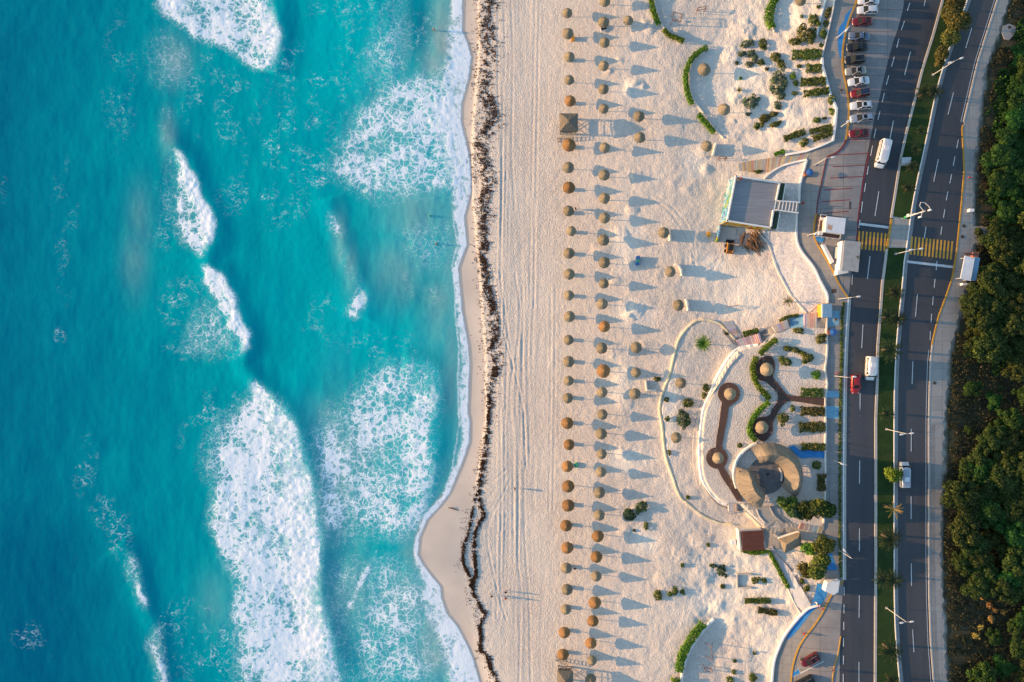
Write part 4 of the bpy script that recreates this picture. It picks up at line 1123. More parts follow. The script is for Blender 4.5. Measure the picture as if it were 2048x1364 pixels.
for e, m, hh, lab in [
    ((1494, 87, 16, 8, -15), M_GREY, .9, 'grey green spreading shrub, topmost of the grey group in the dune garden'),
    ((1526, 87, 9, 12), M_SHRUB, 1.0, 'small olive shrub right of the topmost grey shrub'),
    ([(1484, 107, 9, 6), (1502, 107, 10, 8), (1510, 117, 7, 9)], M_GREY, .9, 'hooked grey green shrub below the topmost grey shrub'),
    ((1522, 125, 8, 6), M_SHRUB, .8, 'small olive shrub at the lower end of the hooked grey shrub'),
    ((1499, 128, 9, 7), M_GREY, .7, 'small pale grey shrub below the hooked grey shrub'),
    ([(1551, 113, 11, 10), (1562, 127, 8, 9)], M_SHRUB, 1.0, 'olive shrub of two lobes above the large grey shrub'),
    ([(1613, 70, 22, 16), (1590, 82, 14, 7)], M_SHRUB, 1.4, 'large dark olive shrub near the top of the promenade wall'),
    ((1628, 40, 12, 12), M_SHRUB, 1.1, 'round olive shrub above the large dark one by the promenade wall'),
    ((1557, 166, 20, 25), M_GREY, 1.4, 'largest grey green shrub, shield shaped, in the dune garden'),
    ((1563, 190, 8, 10), M_GREY, 1.0, 'grey tail of shrub below the shield shaped one'),
    ((1586, 152, 6, 7), M_HEDGE, .8, 'small bright green bush right of the shield shaped grey shrub'),
    ((1592, 165, 6, 6), M_SHRUB, .7, 'small olive bush left of the third hedge row'),
    ((1590, 186, 7, 4), M_SHRUB, .6, 'small flat bush left of the fourth hedge row'),
    ((1503, 205, 16, 14), M_GREY, 1.2, 'grey green round shrub at the lower left of the dune garden'),
    ((1556, 210, 8, 10, -30), M_GREY, .9, 'narrow grey shrub below the shield shaped one'),
    ([(1530, 236, 13, 9, -15), (1548, 228, 8, 6)], M_RUST, .9, 'rusty green shrub in the lower part of the dune garden'),
    ([(1514, 251, 7, 7), (1524, 248, 5, 6)], M_SHRUB, .8, 'olive shrub at the lower left end of the rusty shrub'),
    ((1551, 248, 13, 6, -15), M_SHRUB, .8, 'flat olive shrub right of the rusty shrub'),
    ((1634, 240, 9, 6), M_SHRUB, .8, 'small olive shrub between the hedge rows and the bend of the wall'),
    ((1650, 236, 5, 3), M_SHRUB, .5, 'tiny olive tuft right of the small shrub by the wall bend'),
    ((1663, 200, 8, 9), M_SHRUB, .9, 'round olive shrub touching the promenade wall, the upper of two'),
    ((1664, 223, 5, 8), M_HEDGE, .9, 'bright green bush touching the promenade wall, the lower of two'),
    ((1608, 284, 11, 8, -20), M_SHRUB, .9, 'olive shrub nearest the white wall above the striped stairs'),
    ([(1659, 18, 5, 5), (1655, 28, 6, 9)], M_RUST, .8, 'rusty bush between the two white walls at the top'),
    ((1652, 46, 5, 8), M_SHRUB, .8, 'olive bush between the two white walls, second from top'),
    ((1647, 68, 8, 9), M_SHRUB, .9, 'olive bush between the two white walls, third from top'),
    ((1643, 90, 5, 4), M_SHRUB, .6, 'small olive tuft below the bushes between the white walls'),
    ((1637, 13, 4, 4), M_SHRUB, .5, 'small green tuft left of the white wall at the top'),
    ((1599, 132, 5, 4), M_SHRUB, .5, 'small green tuft left of the second hedge row'),
    ((1533, 138, 5, 4), M_RUST, .5, 'small rusty tuft left above the shield shaped shrub'),
    ((1604, 33, 3, 3), M_SHRUB, .4, 'tiny green tuft near the broad hedge at the top'),
    ((1482, 156, 3, 3), M_HEDGE, .6, 'tiny bright green tuft with a short shadow left of the shield shaped shrub'),
    ((1497, 228, 5, 5), M_GREY, .5, 'small grey tuft below the round grey shrub'),
    ((1474, 126, 3, 4), M_RUST, .4, 'tiny rusty tuft left of the small pale grey shrub'),
]: bush('shrub', e, m, lab, group=G1, hgt=hh)
G2 = 'clipped hedge rows of the dune garden'
for i, (x0, y0, x1, y1, w, m) in enumerate([(1584, 109, 1642, 107, 18, M_SHRUB), (1612, 136, 1642, 136, 15, M_SHRUB), (1601, 164, 1651, 161, 14, M_SHRUB), (1607, 188, 1658, 180, 12, M_SHRUB)]):
    hedge('hedge', [(x0, y0), (x1, y1)], w, m, 'clipped olive hedge row ending at the promenade wall, %s from the top' % nth(i), .9, G2, .9)
for x0, y0, x1, y1, w, lab in [(1568, 278, 1610, 262, 11, 'low olive hedge row slanting above the white wall, left one of three'), (1619, 263, 1663, 253, 9, 'low olive hedge row slanting above the white wall, upper right one of three'), (1625, 278, 1664, 264, 11, 'low olive hedge row slanting above the white wall, lower right one of three')]:
    hedge('hedge', [(x0, y0), (x1, y1)], w, M_SHRUB, lab, .8, G2, .9)
# beach park
G3 = 'hedge blocks beside the lower promenade'
for i, (x0, y0, x1, y1, w, m) in enumerate([(1602, 784.5, 1646, 785.5, 15, M_SHRUB), (1601, 822, 1649, 823, 15, M_RUST), (1598, 855, 1650, 854, 17, M_RUST), (1603, 893.5, 1650, 894, 12, M_RUST)]):
    hedge('hedge', [(x0, y0), (x1, y1)], w, m, 'clipped hedge block beside the lower promenade, %s from the top' % nth(i), .9, G3, 1)
hedge('hedge', [(1643.5, 948), (1643.5, 982)], 14, M_RUST, 'upright clipped hedge block right of the round thatched pavilion', .9, G3, 1)
G4 = 'plants of the beach park'
for e, m, hh, lab in [
    ((1634, 930, 10, 9), M_SHRUB, .9, 'round clipped bush right of the thatched pavilion below the blue boardwalk'),
    ((1597, 661, 12, 6), M_SHRUB, .8, 'oval dark bush just below the striped upper stairs'),
    ((1642, 678, 11, 11), M_RUST, 1.0, 'round rusty bush beside the blue umbrella vendor'),
    ([(1576, 697, 10, 6), (1592, 700, 10, 6, 15), (1607, 708, 10, 6, 30), (1617, 716, 12, 9), (1610, 724, 7, 5)], M_SHRUB, 1.1, 'long curved olive shrub in the park below the striped stairs'),
    ((1571, 722, 15, 9, 30), M_SHRUB, .9, 'oval olive bush right of the upper right timber deck'),
    ((1634, 749, 9, 10), M_HEDGE, .9, 'yellow green round bush near the lower promenade'),
    ((1566, 836, 12, 12), M_SHRUB, 1.2, 'round green bush between the fork of the timber path and the pavilion'),
    ((1586, 817, 5, 6), M_SHRUB, .7, 'small bush left of the second hedge block'),
    ((1377, 806, 12, 10), M_SHRUB, 1.2, 'round olive bush between the curved walls'),
    ((1366, 838, 14, 19), M_DARKL, 1.5, 'dark green tall bush between the curved walls'),
    ([(1412, 775, 7, 9), (1408, 790, 5, 6)], M_SHRUB, .9, 'olive bush leaning on the inner curved wall'),
    ((1333, 799, 6, 5), M_SHRUB, .7, 'small bush on the outer curved wall, upper'),
    ((1334, 839, 5, 5), M_SHRUB, .7, 'small bush on the outer curved wall, lower'),
    ((1480, 891, 6, 5), M_SHRUB, .6, 'small tuft left of the thatched pavilion'),
    ((1376, 995, 5, 5), M_SHRUB, .6, 'small tuft near the lower bend of the outer wall'),
    ((1339, 905, 5, 5), M_RUST, .6, 'small rusty tuft at the middle of the outer wall'),
    ((1315, 758, 8, 5), M_RUST, .6, 'small rusty bush above the square block'),
    ((1455, 667, 5, 4), M_RUST, .5, 'small tuft at the top end of the outer wall'),
    ((1283, 1014, 15, 11, -40), M_DARKL, 1.2, 'dark green oval bush on the beach, the upper of a touching pair'),
    ((1258, 1030, 13, 15), M_DARKL, 1.2, 'dark green round bush on the beach, the lower of a touching pair'),
    ((1292, 1052, 5, 9), M_SHRUB, .8, 'small narrow bush below the dark pair on the beach'),
    ((1268, 1061, 3, 3), M_DARKL, .5, 'tiny dark tuft left of the narrow bush on the beach'),
    ((1316, 1191, 9, 12), M_SHRUB, .9, 'olive bush standing left in the lower dunes'),
    ([(1350, 1182, 6, 10), (1340, 1189, 6, 5)], M_SHRUB, .8, 'thin olive bush right of the one in the lower dunes'),
    ((1365, 1184, 5, 6), M_SHRUB, .6, 'small olive tuft at the right of the thin dune bush'),
    ([(1443, 1142, 10, 12), (1427, 1132, 9, 4)], M_DARKL, 1.0, 'dark green square bush in the lower dunes'),
    ((1446, 1173, 6, 5), M_SHRUB, .6, 'small bush left of the low grey wall frame'),
    ((1416, 1090, 4, 5), M_SHRUB, .6, 'small tuft left of the brown pergola'),
    ((1365, 1131, 4, 5), M_SHRUB, .6, 'small tuft in the middle of the lower dunes'),
    ((1510, 1161, 8, 8), M_SHRUB, .8, 'olive bush right of the low grey wall frame, left of two'),
    ((1528, 1162, 6, 5), M_SHRUB, .6, 'small bush right of the low grey wall frame, right of two'),
    ((1470, 1322, 4, 4), M_SHRUB, .6, 'small tuft below the swing frame'),
    ((1467, 1344, 5, 5), M_SHRUB, .6, 'small tuft left of the bottom pair of bushes'),
    ((1460, 1360, 8, 7), M_SHRUB, .8, 'olive bush at the bottom edge right of the white board'),
    ((1505, 1356, 8, 10), M_SHRUB, .9, 'olive bush at the bottom edge, right of the other one'),
    ((1509, 1306, 4, 4), M_SHRUB, .5, 'small tuft right of the swing frame'),
    ((1604, 1163, 6, 6), M_SHRUB, .6, 'small bush beside the ramp rail, upper'),
    ((1614, 1177, 6, 9, 40), M_SHRUB, .6, 'narrow bush beside the ramp rail, lower'),
    ((1517, 343, 9, 4), M_RUST, .5, 'yellowish low bush below the orange striped stairs'),
]: bush('bush', e, m, lab, group=G4, hgt=hh)
for x0, y0, x1, y1, w, lab in [(1489, 1202, 1541, 1201.5, 9, 'long low hedge in the lower dunes, the upper of two'), (1516, 1220, 1554, 1226, 10, 'short low hedge in the lower dunes, the lower of two')]:
    hedge('hedge', [(x0, y0), (x1, y1)], w, M_SHRUB if y0 < 1210 else M_RUST, lab, .9)
# spiky fan plants
def spiky(name, px, py, r, hgt, m, lab, cat='palm', n=26, seed=4):
    t = make_palm(name, seed, r * S * .95, hgt, n, m, droop=.25, w=.22, rise=1.0, trunk_r=.12, label=lab)
    t.location = ground_at(px, py, hgt)
    t['category'] = cat
    return t
spiky('fan_palm', 1405, 687, 19, 1.2, M_HEDGE, 'round spiky fan palm standing alone inside the outer curved wall', n=60)
spiky('young_palm', 1575, 602, 14, 1.6, M_SHRUB, 'young palm with drooping fronds left of the orange kiosk', n=14, seed=6)
spiky('agave', 1478, 180, 7, .4, M_SHRUB, 'small spiky agave in the upper dune garden', 'agave', 14)
# strip of low green along the lower promenade
hedge('planting_strip', [(1687, 604), (1684, 650), (1683, 720), (1681, 800), (1680, 900), (1680, 1000), (1680, 1090), (1682, 1155)], 5, M_SHRUB, 'thin broken strip of low green plants along the kerb of the lower promenade', .35, None, .45, .22, cat='plants')

# ---- palms of the median
PA = [make_palm('palm', 11 + i, 2.0, 2.4, 26, M_PALM, .6, .34, .55) for i in range(3)]
PB = [make_palm('palm', 21 + i, 1.3, 1.3, 20, M_PALM, .6, .32, .7) for i in range(2)]
used = set()
MEDP = [(1849, 186, 17, 'a'), (1870, 183, 16, 'a'), (1841, 262, 10, 'b'), (1831, 300, 12, 'b'), (1825, 335, 13, 'b'), (1818, 377, 12, 'b'), (1791, 585, 15, 'b'), (1776, 634, 17, 'a'), (1795, 638, 17, 'a'), (1780, 700, 22, 'a'), (1774, 828, 14, 'b'),
        (1780, 1078, 23, 'a'), (1767, 1158, 18, 'a'), (1787, 1160, 19, 'a'), (1782, 1302, 23, 'a'), (1784, 1362, 14, 'b')]
for i, (x, y, r, kd) in enumerate(MEDP):
    src = (PA if kd == 'a' else PB)[i % (3 if kd == 'a' else 2)]
    rr, hh = (2.0, 2.4) if kd == 'a' else (1.3, 1.3)
    s = r * .1033 / rr * 1.32
    p = ground_at(x, y, hh * s) + Vector((0, 0, .2))
    if id(src) in used: o = dup(src, p, rnd.uniform(0, 6.28), scale=s)
    else:
        used.add(id(src)); o = src; o.location = p; o.scale = (s, s, s)
    tag(o, '%s dark palm on the grass median, %s palm from the top' % ('large' if r > 16 else 'small', nth(i)), 'palm', 'palms on the grass median')
spiky('coconut_palm', 1786, 1018, 21, 4.5, M_PALMG, 'golden coconut palm with long separate fronds on the median', n=11, seed=9)

# ---- trees
def tree(name, px, py, r, h, m, lab, n=1500, size=.3, group=None, seed=None):
    rad = r * .1033
    t = make_tree(name, seed or int(px + py * 3), rad, h, n, size, m)
    t.location = ground_at(px, py, h * .7)
    return tag(t, lab, 'tree', group)
for a in [('street_tree', 1916, 38, 34, 4.6, M_RUST, 'broad olive tree on the median at the top, largest of its group', 2600, .3), ('street_tree', 1901, 75, 26, 4.2, M_RUST, 'olive tree on the median below the largest one', 1800, .3), ('street_tree', 1884, 108, 19, 3.6, M_RUST, 'olive tree on the median touching the tall lamp', 1100, .28), ('street_tree', 1878, 126, 13, 2.6, M_RUST, 'small rusty tree at the lower end of the median group', 600, .26), ('street_tree', 1908, 4, 22, 4.0, M_RUST, 'olive tree on the median cut by the top edge', 1300, .3),
          ('round_tree', 1785, 950, 20, 3.2, M_HEDGE, 'round yellow green tree on the median beside the silver van', 1300, .28),
          ('sea_grape_tree', 1575, 1008, 22, 3.4, M_SHRUB, 'leafy tree touching the lower end of the thatched pavilion', 1300, .3), ('sea_grape_tree', 1592, 1022, 24, 3.4, M_DARKL, 'darker leafy tree second from the pavilion in the wide clump', 1400, .3), ('sea_grape_tree', 1614, 1018, 24, 3.6, M_OLIVE, 'olive leafy tree in the middle of the wide clump by the pavilion', 1400, .3),
          ('sea_grape_tree', 1636, 1016, 26, 3.6, M_SHRUB, 'leafy tree second from the lower promenade in the wide clump', 1600, .3), ('sea_grape_tree', 1654, 1024, 22, 3.4, M_OLIVE, 'olive leafy tree at the promenade end of the wide clump', 1300, .3), ('sea_grape_tree', 1620, 1098, 20, 3.2, M_HEDGE, 'leafy yellowish tree right of the small thatched hut', 1000, .3), ('sea_grape_tree', 1652, 1093, 27, 3.4, M_SHRUB, 'leafy tree over the lower promenade beside the thatched hut', 1500, .3), ('sea_grape_tree', 1638, 1136, 33, 3.8, M_SHRUB, 'rusty leafy tree above the white sign cube', 2100, .3), ('sea_grape_tree', 1611, 1140, 20, 3.0, M_RUST, 'smaller rusty tree left of the one above the sign cube', 900, .3)]:
    tree(*a, group='broadleaf trees beside the road')

# ---- the wood beyond the right pavement
WT = {}
for nm, m, seeds in (('o', M_OLIVE, range(4)), ('l', M_LUSH, range(3))):
    for s in seeds: WT[nm, s] = make_tree('woodland_tree', 100 + s * 7 + (50 if nm == 'l' else 0), 4.2, 5.6, 4600, .33, m, .2, lobes=20, spread=.85)
wused = set(); wn = [0]
def wood(zone, lab, group, kinds, cands, hmul=1.0):
    cands = sorted(cands, key=lambda c: c[1])
    for i, (x, y, r) in enumerate(cands):
        kd = kinds[rnd.randrange(len(kinds))]
        src = WT[kd, rnd.randrange(4 if kd == 'o' else 3)]
        s = r * .1035 / 4.2; h = 5.6 * s * hmul
        p = ground_at(x, y, h * .7)
        sc3 = (s * rnd.uniform(.85, 1.2), s * rnd.uniform(.85, 1.2), s * hmul)
        if id(src) in wused: o = dup(src, p, rnd.uniform(0, 6.28), scale=sc3)
        else:
            wused.add(id(src)); o = src; o.location = p; o.scale = sc3; o.rotation_euler = (0, 0, rnd.uniform(0, 6.28))
        tag(o, lab % nth(i), 'tree', group)
def scatter(poly, rmin, rmax, n, seed, k=.62):
    rg = random.Random(seed); out = []
    xs = [p[0] for p in poly]; ys = [p[1] for p in poly]
    tries = 0
    while len(out) < n and tries < 6000:
        tries += 1
        x, y = rg.uniform(min(xs), max(xs)), rg.uniform(min(ys), max(ys)); r = rg.uniform(rmin, rmax)
        ins = False; j = len(poly) - 1
        for i in range(len(poly)):
            if (poly[i][1] > y) != (poly[j][1] > y) and x < (poly[j][0] - poly[i][0]) * (y - poly[i][1]) / (poly[j][1] - poly[i][1]) + poly[i][0]: ins = not ins
            j = i
        if ins and all(math.hypot(x - a, y - b) > k * (r + c) for a, b, c in out): out.append((x, y, r))
    return out
wood('up', 'lush bright green tree at the edge of the upper wood, %s from the top', 'trees of the upper lush wood', ['l'], scatter([(2050, 90), (2085, 80), (2090, 420), (1998, 440), (1992, 380), (2012, 260), (2025, 190)], 18, 36, 34, 3, .42), .8)
wood('mid', 'olive tree of the wood below the right bus shelter, %s from the top', 'trees of the middle wood', ['o'], scatter([(1985, 460), (2090, 430), (2090, 700), (2000, 720), (1950, 705), (1932, 690), (1942, 630), (1962, 560), (1990, 520)], 20, 38, 36, 5, .42))
wood('low', 'olive tree of the lower wood beyond the pavement, %s from the top', 'trees of the lower wood', ['o', 'o', 'o', 'l'], scatter([(1965, 880), (2010, 870), (2090, 900), (2090, 1200), (2040, 1190), (1960, 1180), (1912, 1130), (1908, 1060), (1922, 960), (1932, 930)], 20, 40, 50, 9, .42))
wood('clr', 'small tree standing in the scrubby clearing, %s from the top', 'trees of the scrubby clearing', ['o', 'l'], [(1945, 778, 20), (1990, 800, 18), (2035, 740, 30), (2060, 690, 22), (2020, 838, 30), (2050, 790, 26), (1937, 860, 9), (1985, 858, 16), (2045, 860, 26)])
wood('bot', 'tree in the scrub at the bottom right corner, %s from the top', 'trees of the bottom right scrub', ['o', 'l'], [(2040, 1300, 24), (1965, 1352, 34), (2010, 1335, 26), (2055, 1360, 34), (2030, 1258, 20), (2060, 1240, 26), (1990, 1275, 16), (1940, 1385, 22), (2000, 1390, 28)])
# dry yellow bushes
for i, (x, y, r) in enumerate([(1965, 1194, 7), (1980, 1211, 7), (1992, 1220, 7), (2008, 1224, 6), (1983, 1238, 8), (1962, 1255, 7), (1952, 1272, 8), (1993, 1285, 6), (2028, 1240, 6), (2032, 1257, 7)]):
    bush('dry_bush', (x, y, r, r * .85), M_YELL, 'dry straw yellow bush in the bottom right scrub, %s from the top' % nth(i), group='dry yellow bushes', hgt=1.0, size=.2)
# scrub: nobody could count it
rs = np.random.RandomState(77)
cx = rs.uniform(1880, 2110, 60000); cy = rs.uniform(-50, 1410, 60000)
edge_ = np.interp(cy, [p[1] for p in SW_R], [p[0] for p in SW_R])
cover = fbm(cx / 30, cy / 30, 4, 71)
ok = (cx > edge_ + 3 + 6 * rs.rand(60000)) & (cover + .25 * np.clip((cx - edge_) / 80, 0, 1) > .45)
cx, cy, cv = cx[ok][:42000], cy[ok][:42000], cover[ok][:42000]
zz_ = np.array([gz(a, b) for a, b in zip(cx, cy)])
hh_ = rs.uniform(.05, .5, len(cx)) * (.5 + 1.2 * np.clip((cv - .4) * 3, 0, 1))
k_ = S * (CAMH - zz_) / CAMH
C = np.stack([(cx - 1024) * k_, -(cy - 682) * k_, zz_ + hh_], 1)
far = fbm(cx / 60, cy / 60, 3, 75) + .0016 * (cx - 1900) - .0006 * np.abs(cy - 300) - .22 * np.clip(1 - (cx - np.interp(cy, [p[1] for p in SW_R], [p[0] for p in SW_R])) / 48, 0, 1)
q1 = far > .56
tag(link('scrub', quads_np('scrub', leaf_quads(C[q1], .34, np.tile([0, 0, .8], (q1.sum(), 1)), rs, .7), M_LUSH)), 'green undergrowth between the trees of the wood', None, None, 'stuff')
tag(link('dry_grass', quads_np('dry_grass', leaf_quads(C[~q1], .26, np.tile([0, 0, .6], ((~q1).sum(), 1)), rs, .8), M_GRASSY)), 'dry brown grass along the right pavement', None, None, 'stuff')
# ------------------------------------------------------------------ thatched parasols
def thatch(name, a, b, c3):
    k = NT(name)
    oi = k.n('ShaderNodeObjectInfo')
    u = k.n('ShaderNodeUVMap'); u.uv_map = 'UVMap'
    v = k.mapv((26, 1.5, 1), u.outputs[0])
    c = k.mix(k.rng(k.noise(1.0, 4, .65, v), .3, .7), a, b)
    c = k.mix(k.math('MULTIPLY', k.rng(k.noise(2.2, 4, .6), .5, .7), .6), c, c3)
    hs = k.n('ShaderNodeHueSaturation'); k.l(c, hs.inputs['Color'])
    k.l(k.rng(oi.outputs['Random'], 0, 1, .82, 1.18), hs.inputs['Value'])
    k.l(hs.outputs[0], k.b.inputs['Base Color'])
    k.rough(.9); k.bump(k.noise(1.0, 2, .6, v), .25, .03)
    return k.m
M_TH_OLD = thatch('weathered_thatch', (.17, .14, .095), (.27, .225, .15), (.12, .098, .066))
M_TH_NEW = thatch('new_thatch', (.19, .10, .042), (.30, .17, .07), (.12, .06, .025))
M_TH_PALE = thatch('pale_thatch', (.26, .20, .13), (.36, .28, .18), (.18, .14, .09))
M_POLE = simple('timber_pole', (.20, .15, .10), (.30, .23, .16), 6, stretch=(1, 1, .15))
M_DRUM = simple('weathered_planks', (.24, .20, .16), (.36, .31, .25), 5, stretch=(1, 1, .2))

def canopy_mesh(name, rad, h, zb, m, seed, layers=5, seg=44, dome=.03):
    """shaggy cone of overlapping thatch rings"""
    rs = np.random.RandomState(seed)
    vs, fs, uv = [], [], []
    def ring(r, z, jr=0, jz=0):
        b = len(vs)
        for i in range(seg):
            a = i * 6.28318 / seg
            vs.append(((r + rs.uniform(-jr, jr)) * math.cos(a), (r + rs.uniform(-jr, jr)) * math.sin(a), z + rs.uniform(-jz, jz)))
        return b
    def prof(t):                        # t 0 top..1 eave
        return rad * t, zb + h * (1 - t ** 1.22)
    for L in range(layers):
        t0, t1 = L / layers, (L + 1) / layers
        r0, z0 = prof(t0); r1, z1 = prof(t1)
        a = ring(max(r0 - .04, .03), z0 - .02)
        mid = ring((r0 + r1) / 2, (z0 + z1) / 2 + .015, .012, .01)
        b = ring(r1 + .03, z1 + .03, .05 if L < layers - 1 else .08, .03)
        c = ring(r1 - .02, z1 - .07, .02, .02)
        for p, q in ((a, mid), (mid, b), (b, c)):
            for i in range(seg):
                j = (i + 1) % seg
                fs.append((p + i, q + i, q + j, p + j))
    r1, z1 = prof(1.0)
    b = ring(r1 - .05, z1 - .09); c = ring(.1, zb + h * .75)
    for i in range(seg):
        j = (i + 1) % seg; fs.append((b + i, c + i, c + j, b + j))
    # cap
    p = len(vs); vs.append((0, 0, zb + h + .16)); q = ring(.16, zb + h - .02)
    for i in range(seg): fs.append((p, q + i, q + (i + 1) % seg))
    me = mesh(name, vs, fs, m)
    ul = me.uv_layers.new(name='UVMap')
    for po in me.polygons:
        for li in po.loop_indices:
            x, y, z = me.vertices[me.loops[li].vertex_index].co
            ul.data[li].uv = ((math.atan2(y, x) / 6.28318) % 1.0, math.hypot(x, y) / rad)
    return me

def cyl(vs, fs, x, y, z0, z1, r0, r1=None, k=10, caps=True):
    r1 = r0 if r1 is None else r1
    b = len(vs)
    for z, r in ((z0, r0), (z1, r1)):
        for i in range(k): vs.append((x + r * math.cos(i * 6.28318 / k), y + r * math.sin(i * 6.28318 / k), z))
    for i in range(k):
        j = (i + 1) % k; fs.append((b + i, b + j, b + k + j, b + k + i))
    if caps:
        fs.append(tuple(b + k + i for i in range(k))); fs.append(tuple(b + i for i in range(k))[::-1])

def box(vs, fs, x0, x1, y0, y1, z0, z1):
    b = len(vs)
    for z in (z0, z1):
        vs.extend([(x0, y0, z), (x1, y0, z), (x1, y1, z), (x0, y1, z)])
    fs.extend([(b + 3, b + 2, b + 1, b), (b + 4, b + 5, b + 6, b + 7), (b, b + 1, b + 5, b + 4), (b + 1, b + 2, b + 6, b + 5), (b + 2, b + 3, b + 7, b + 6), (b + 3, b, b + 4, b + 7)])

def beam(vs, fs, p, q, w, h=None):
    """rectangular bar between two points"""
    h = h or w
    p = Vector(p); q = Vector(q); d = (q - p).normalized()
    up = Vector((0, 0, 1)) if abs(d.z) < .95 else Vector((1, 0, 0))
    s = d.cross(up).normalized(); u = s.cross(d).normalized()
    b = len(vs)
    for c in (p, q):
        for a, e in ((-1, -1), (1, -1), (1, 1), (-1, 1)):
            vs.append(tuple(c + s * (a * w / 2) + u * (e * h / 2)))
    fs.extend([(b, b + 1, b + 2, b + 3), (b + 7, b + 6, b + 5, b + 4), (b, b + 4, b + 5, b + 1), (b + 1, b + 5, b + 6, b + 2), (b + 2, b + 6, b + 7, b + 3), (b + 3, b + 7, b + 4, b)])

EAVE = 1.85
def make_palapa(mats, rad, h, seed, drum):
    t = thing('thatched_parasol', None, 'parasol')
    link('canopy', canopy_mesh('canopy', rad, h, EAVE, mats, seed), t)
    vs, fs = [], []; cyl(vs, fs, 0, 0, -.6, EAVE + h * .8, .085, .06); mk('pole', vs, fs, M_POLE, t, False)
    vs, fs = [], []
    for i in range(8):
        a = i * 6.28318 / 8; beam(vs, fs, (0, 0, EAVE + h * .72), ((rad - .1) * math.cos(a), (rad - .1) * math.sin(a), EAVE - .02), .05)
    mk('rafters', vs, fs, M_POLE, t)
    if drum:
        vs, fs = [], []; cyl(vs, fs, 0, 0, -.4, .98, .44, .44, 14); d = mk('table', vs, fs, M_DRUM, t)
    return t

_pal = {}
def proto(kind, drum, v):
    key = (kind, drum, v)
    if key not in _pal:
        m, rad, h = {'g': (M_TH_OLD, 1.14, 1.38), 'o': (M_TH_NEW, 1.24, 1.42), 'O': (M_TH_NEW, 1.36, 1.5), 'G': (M_TH_OLD, 1.3, 1.6), 'p': (M_TH_PALE, 1.25, 1.35)}[kind]
        _pal[key] = [make_palapa(m, rad, h, 3 + v, drum), False]
    e = _pal[key]
    if not e[1]:
        e[1] = True; return e[0]
    return dup(e[0])

WORDC = {'g': 'weathered grey-brown', 'o': 'fresh orange-brown', 'O': 'large fresh orange-brown', 'G': 'large weathered grey-brown', 'p': 'pale straw-coloured'}
def palapa(px, py, kind, label, drum=False, group=None):
    h = EAVE + .5
    p = ground_at(px, py, h)
    o = proto(kind, drum, (int(px) + int(py)) % 3)
    o.location = p; o.rotation_euler = (rnd.uniform(-.05, .05), rnd.uniform(-.05, .05), rnd.uniform(0, 6.28))
    s = rnd.uniform(.92, 1.08); o.scale = (s, s, rnd.uniform(.95, 1.05))
    return tag(o, label, 'parasol', group)

COL1 = [(1135, 25, 'g'), (1135, 66, 'g'), (1139, 113, 'g'), (1138, 158, 'g'), (1140, 200, 'o'), (1138, 289, 'O'), (1137, 333, 'g'), (1138, 375, 'O'), (1137, 422, 'g'), (1143, 461, 'g'), (1139, 505, 'g'), (1138, 548, 'g'), (1139, 590, 'g'),
        (1139, 633, 'g'), (1137, 679, 'g'), (1138, 723, 'g'), (1138, 762, 'g'), (1136, 796, 'g'), (1135, 847, 'o'), (1138, 890, 'o'), (1136, 933, 'o'), (1136, 973, 'o'), (1137, 1012, 'o'), (1133, 1053, 'o'), (1135, 1096, 'O'), (1134, 1138, 'g'), (1135, 1180, 'g'), (1132, 1220, 'g'), (1129, 1267, 'o'), (1127, 1311, 'o')]
COL2 = [(1210, 0, 'g'), (1207, 43, 'g'), (1210, 83, 'g'), (1208, 130, 'g'), (1208, 176, 'g'), (1207, 216, 'g'), (1209, 295, 'g'), (1208, 349, 'g'), (1210, 396, 'g'), (1209, 436, 'g'), (1208, 480, 'g'), (1209, 524, 'g'), (1208, 567, 'g'), (1205, 608, 'g'), (1209, 653, 'o'), (1204, 696, 'g'), (1207, 743, 'O'),
        (1205, 785, 'g'), (1204, 829, 'g'), (1204, 868, 'g'), (1204, 908, 'g'), (1203, 945, 'g'), (1199, 987, 'g'), (1199, 1032, 'g'), (1196, 1073, 'o'), (1193, 1115, 'o'), (1193, 1155, 'g'), (1189, 1207, 'o'), (1186, 1244, 'o'), (1183, 1288, 'o'), (1184, 1323, 'g'), (1181, 1361, 'g')]
NODRUM = {25, 66, 158, 333, 973}
for row, g, nm in ((COL1, 'thatched parasols of the row nearest the sea', 'seaward row'), (COL2, 'thatched parasols of the second row from the sea', 'second row')):
    cnt = {}
    tot = {}
    for e in row: tot[e[2]] = tot.get(e[2], 0) + 1
    for x, y, kd in row:
        i = cnt.get(kd, 0); cnt[kd] = i + 1
        palapa(x, y, kd, '%s parasol, %s of its colour from the top, %s' % (WORDC[kd], nth(i), nm), row is COL1 and y not in NODRUM, g)
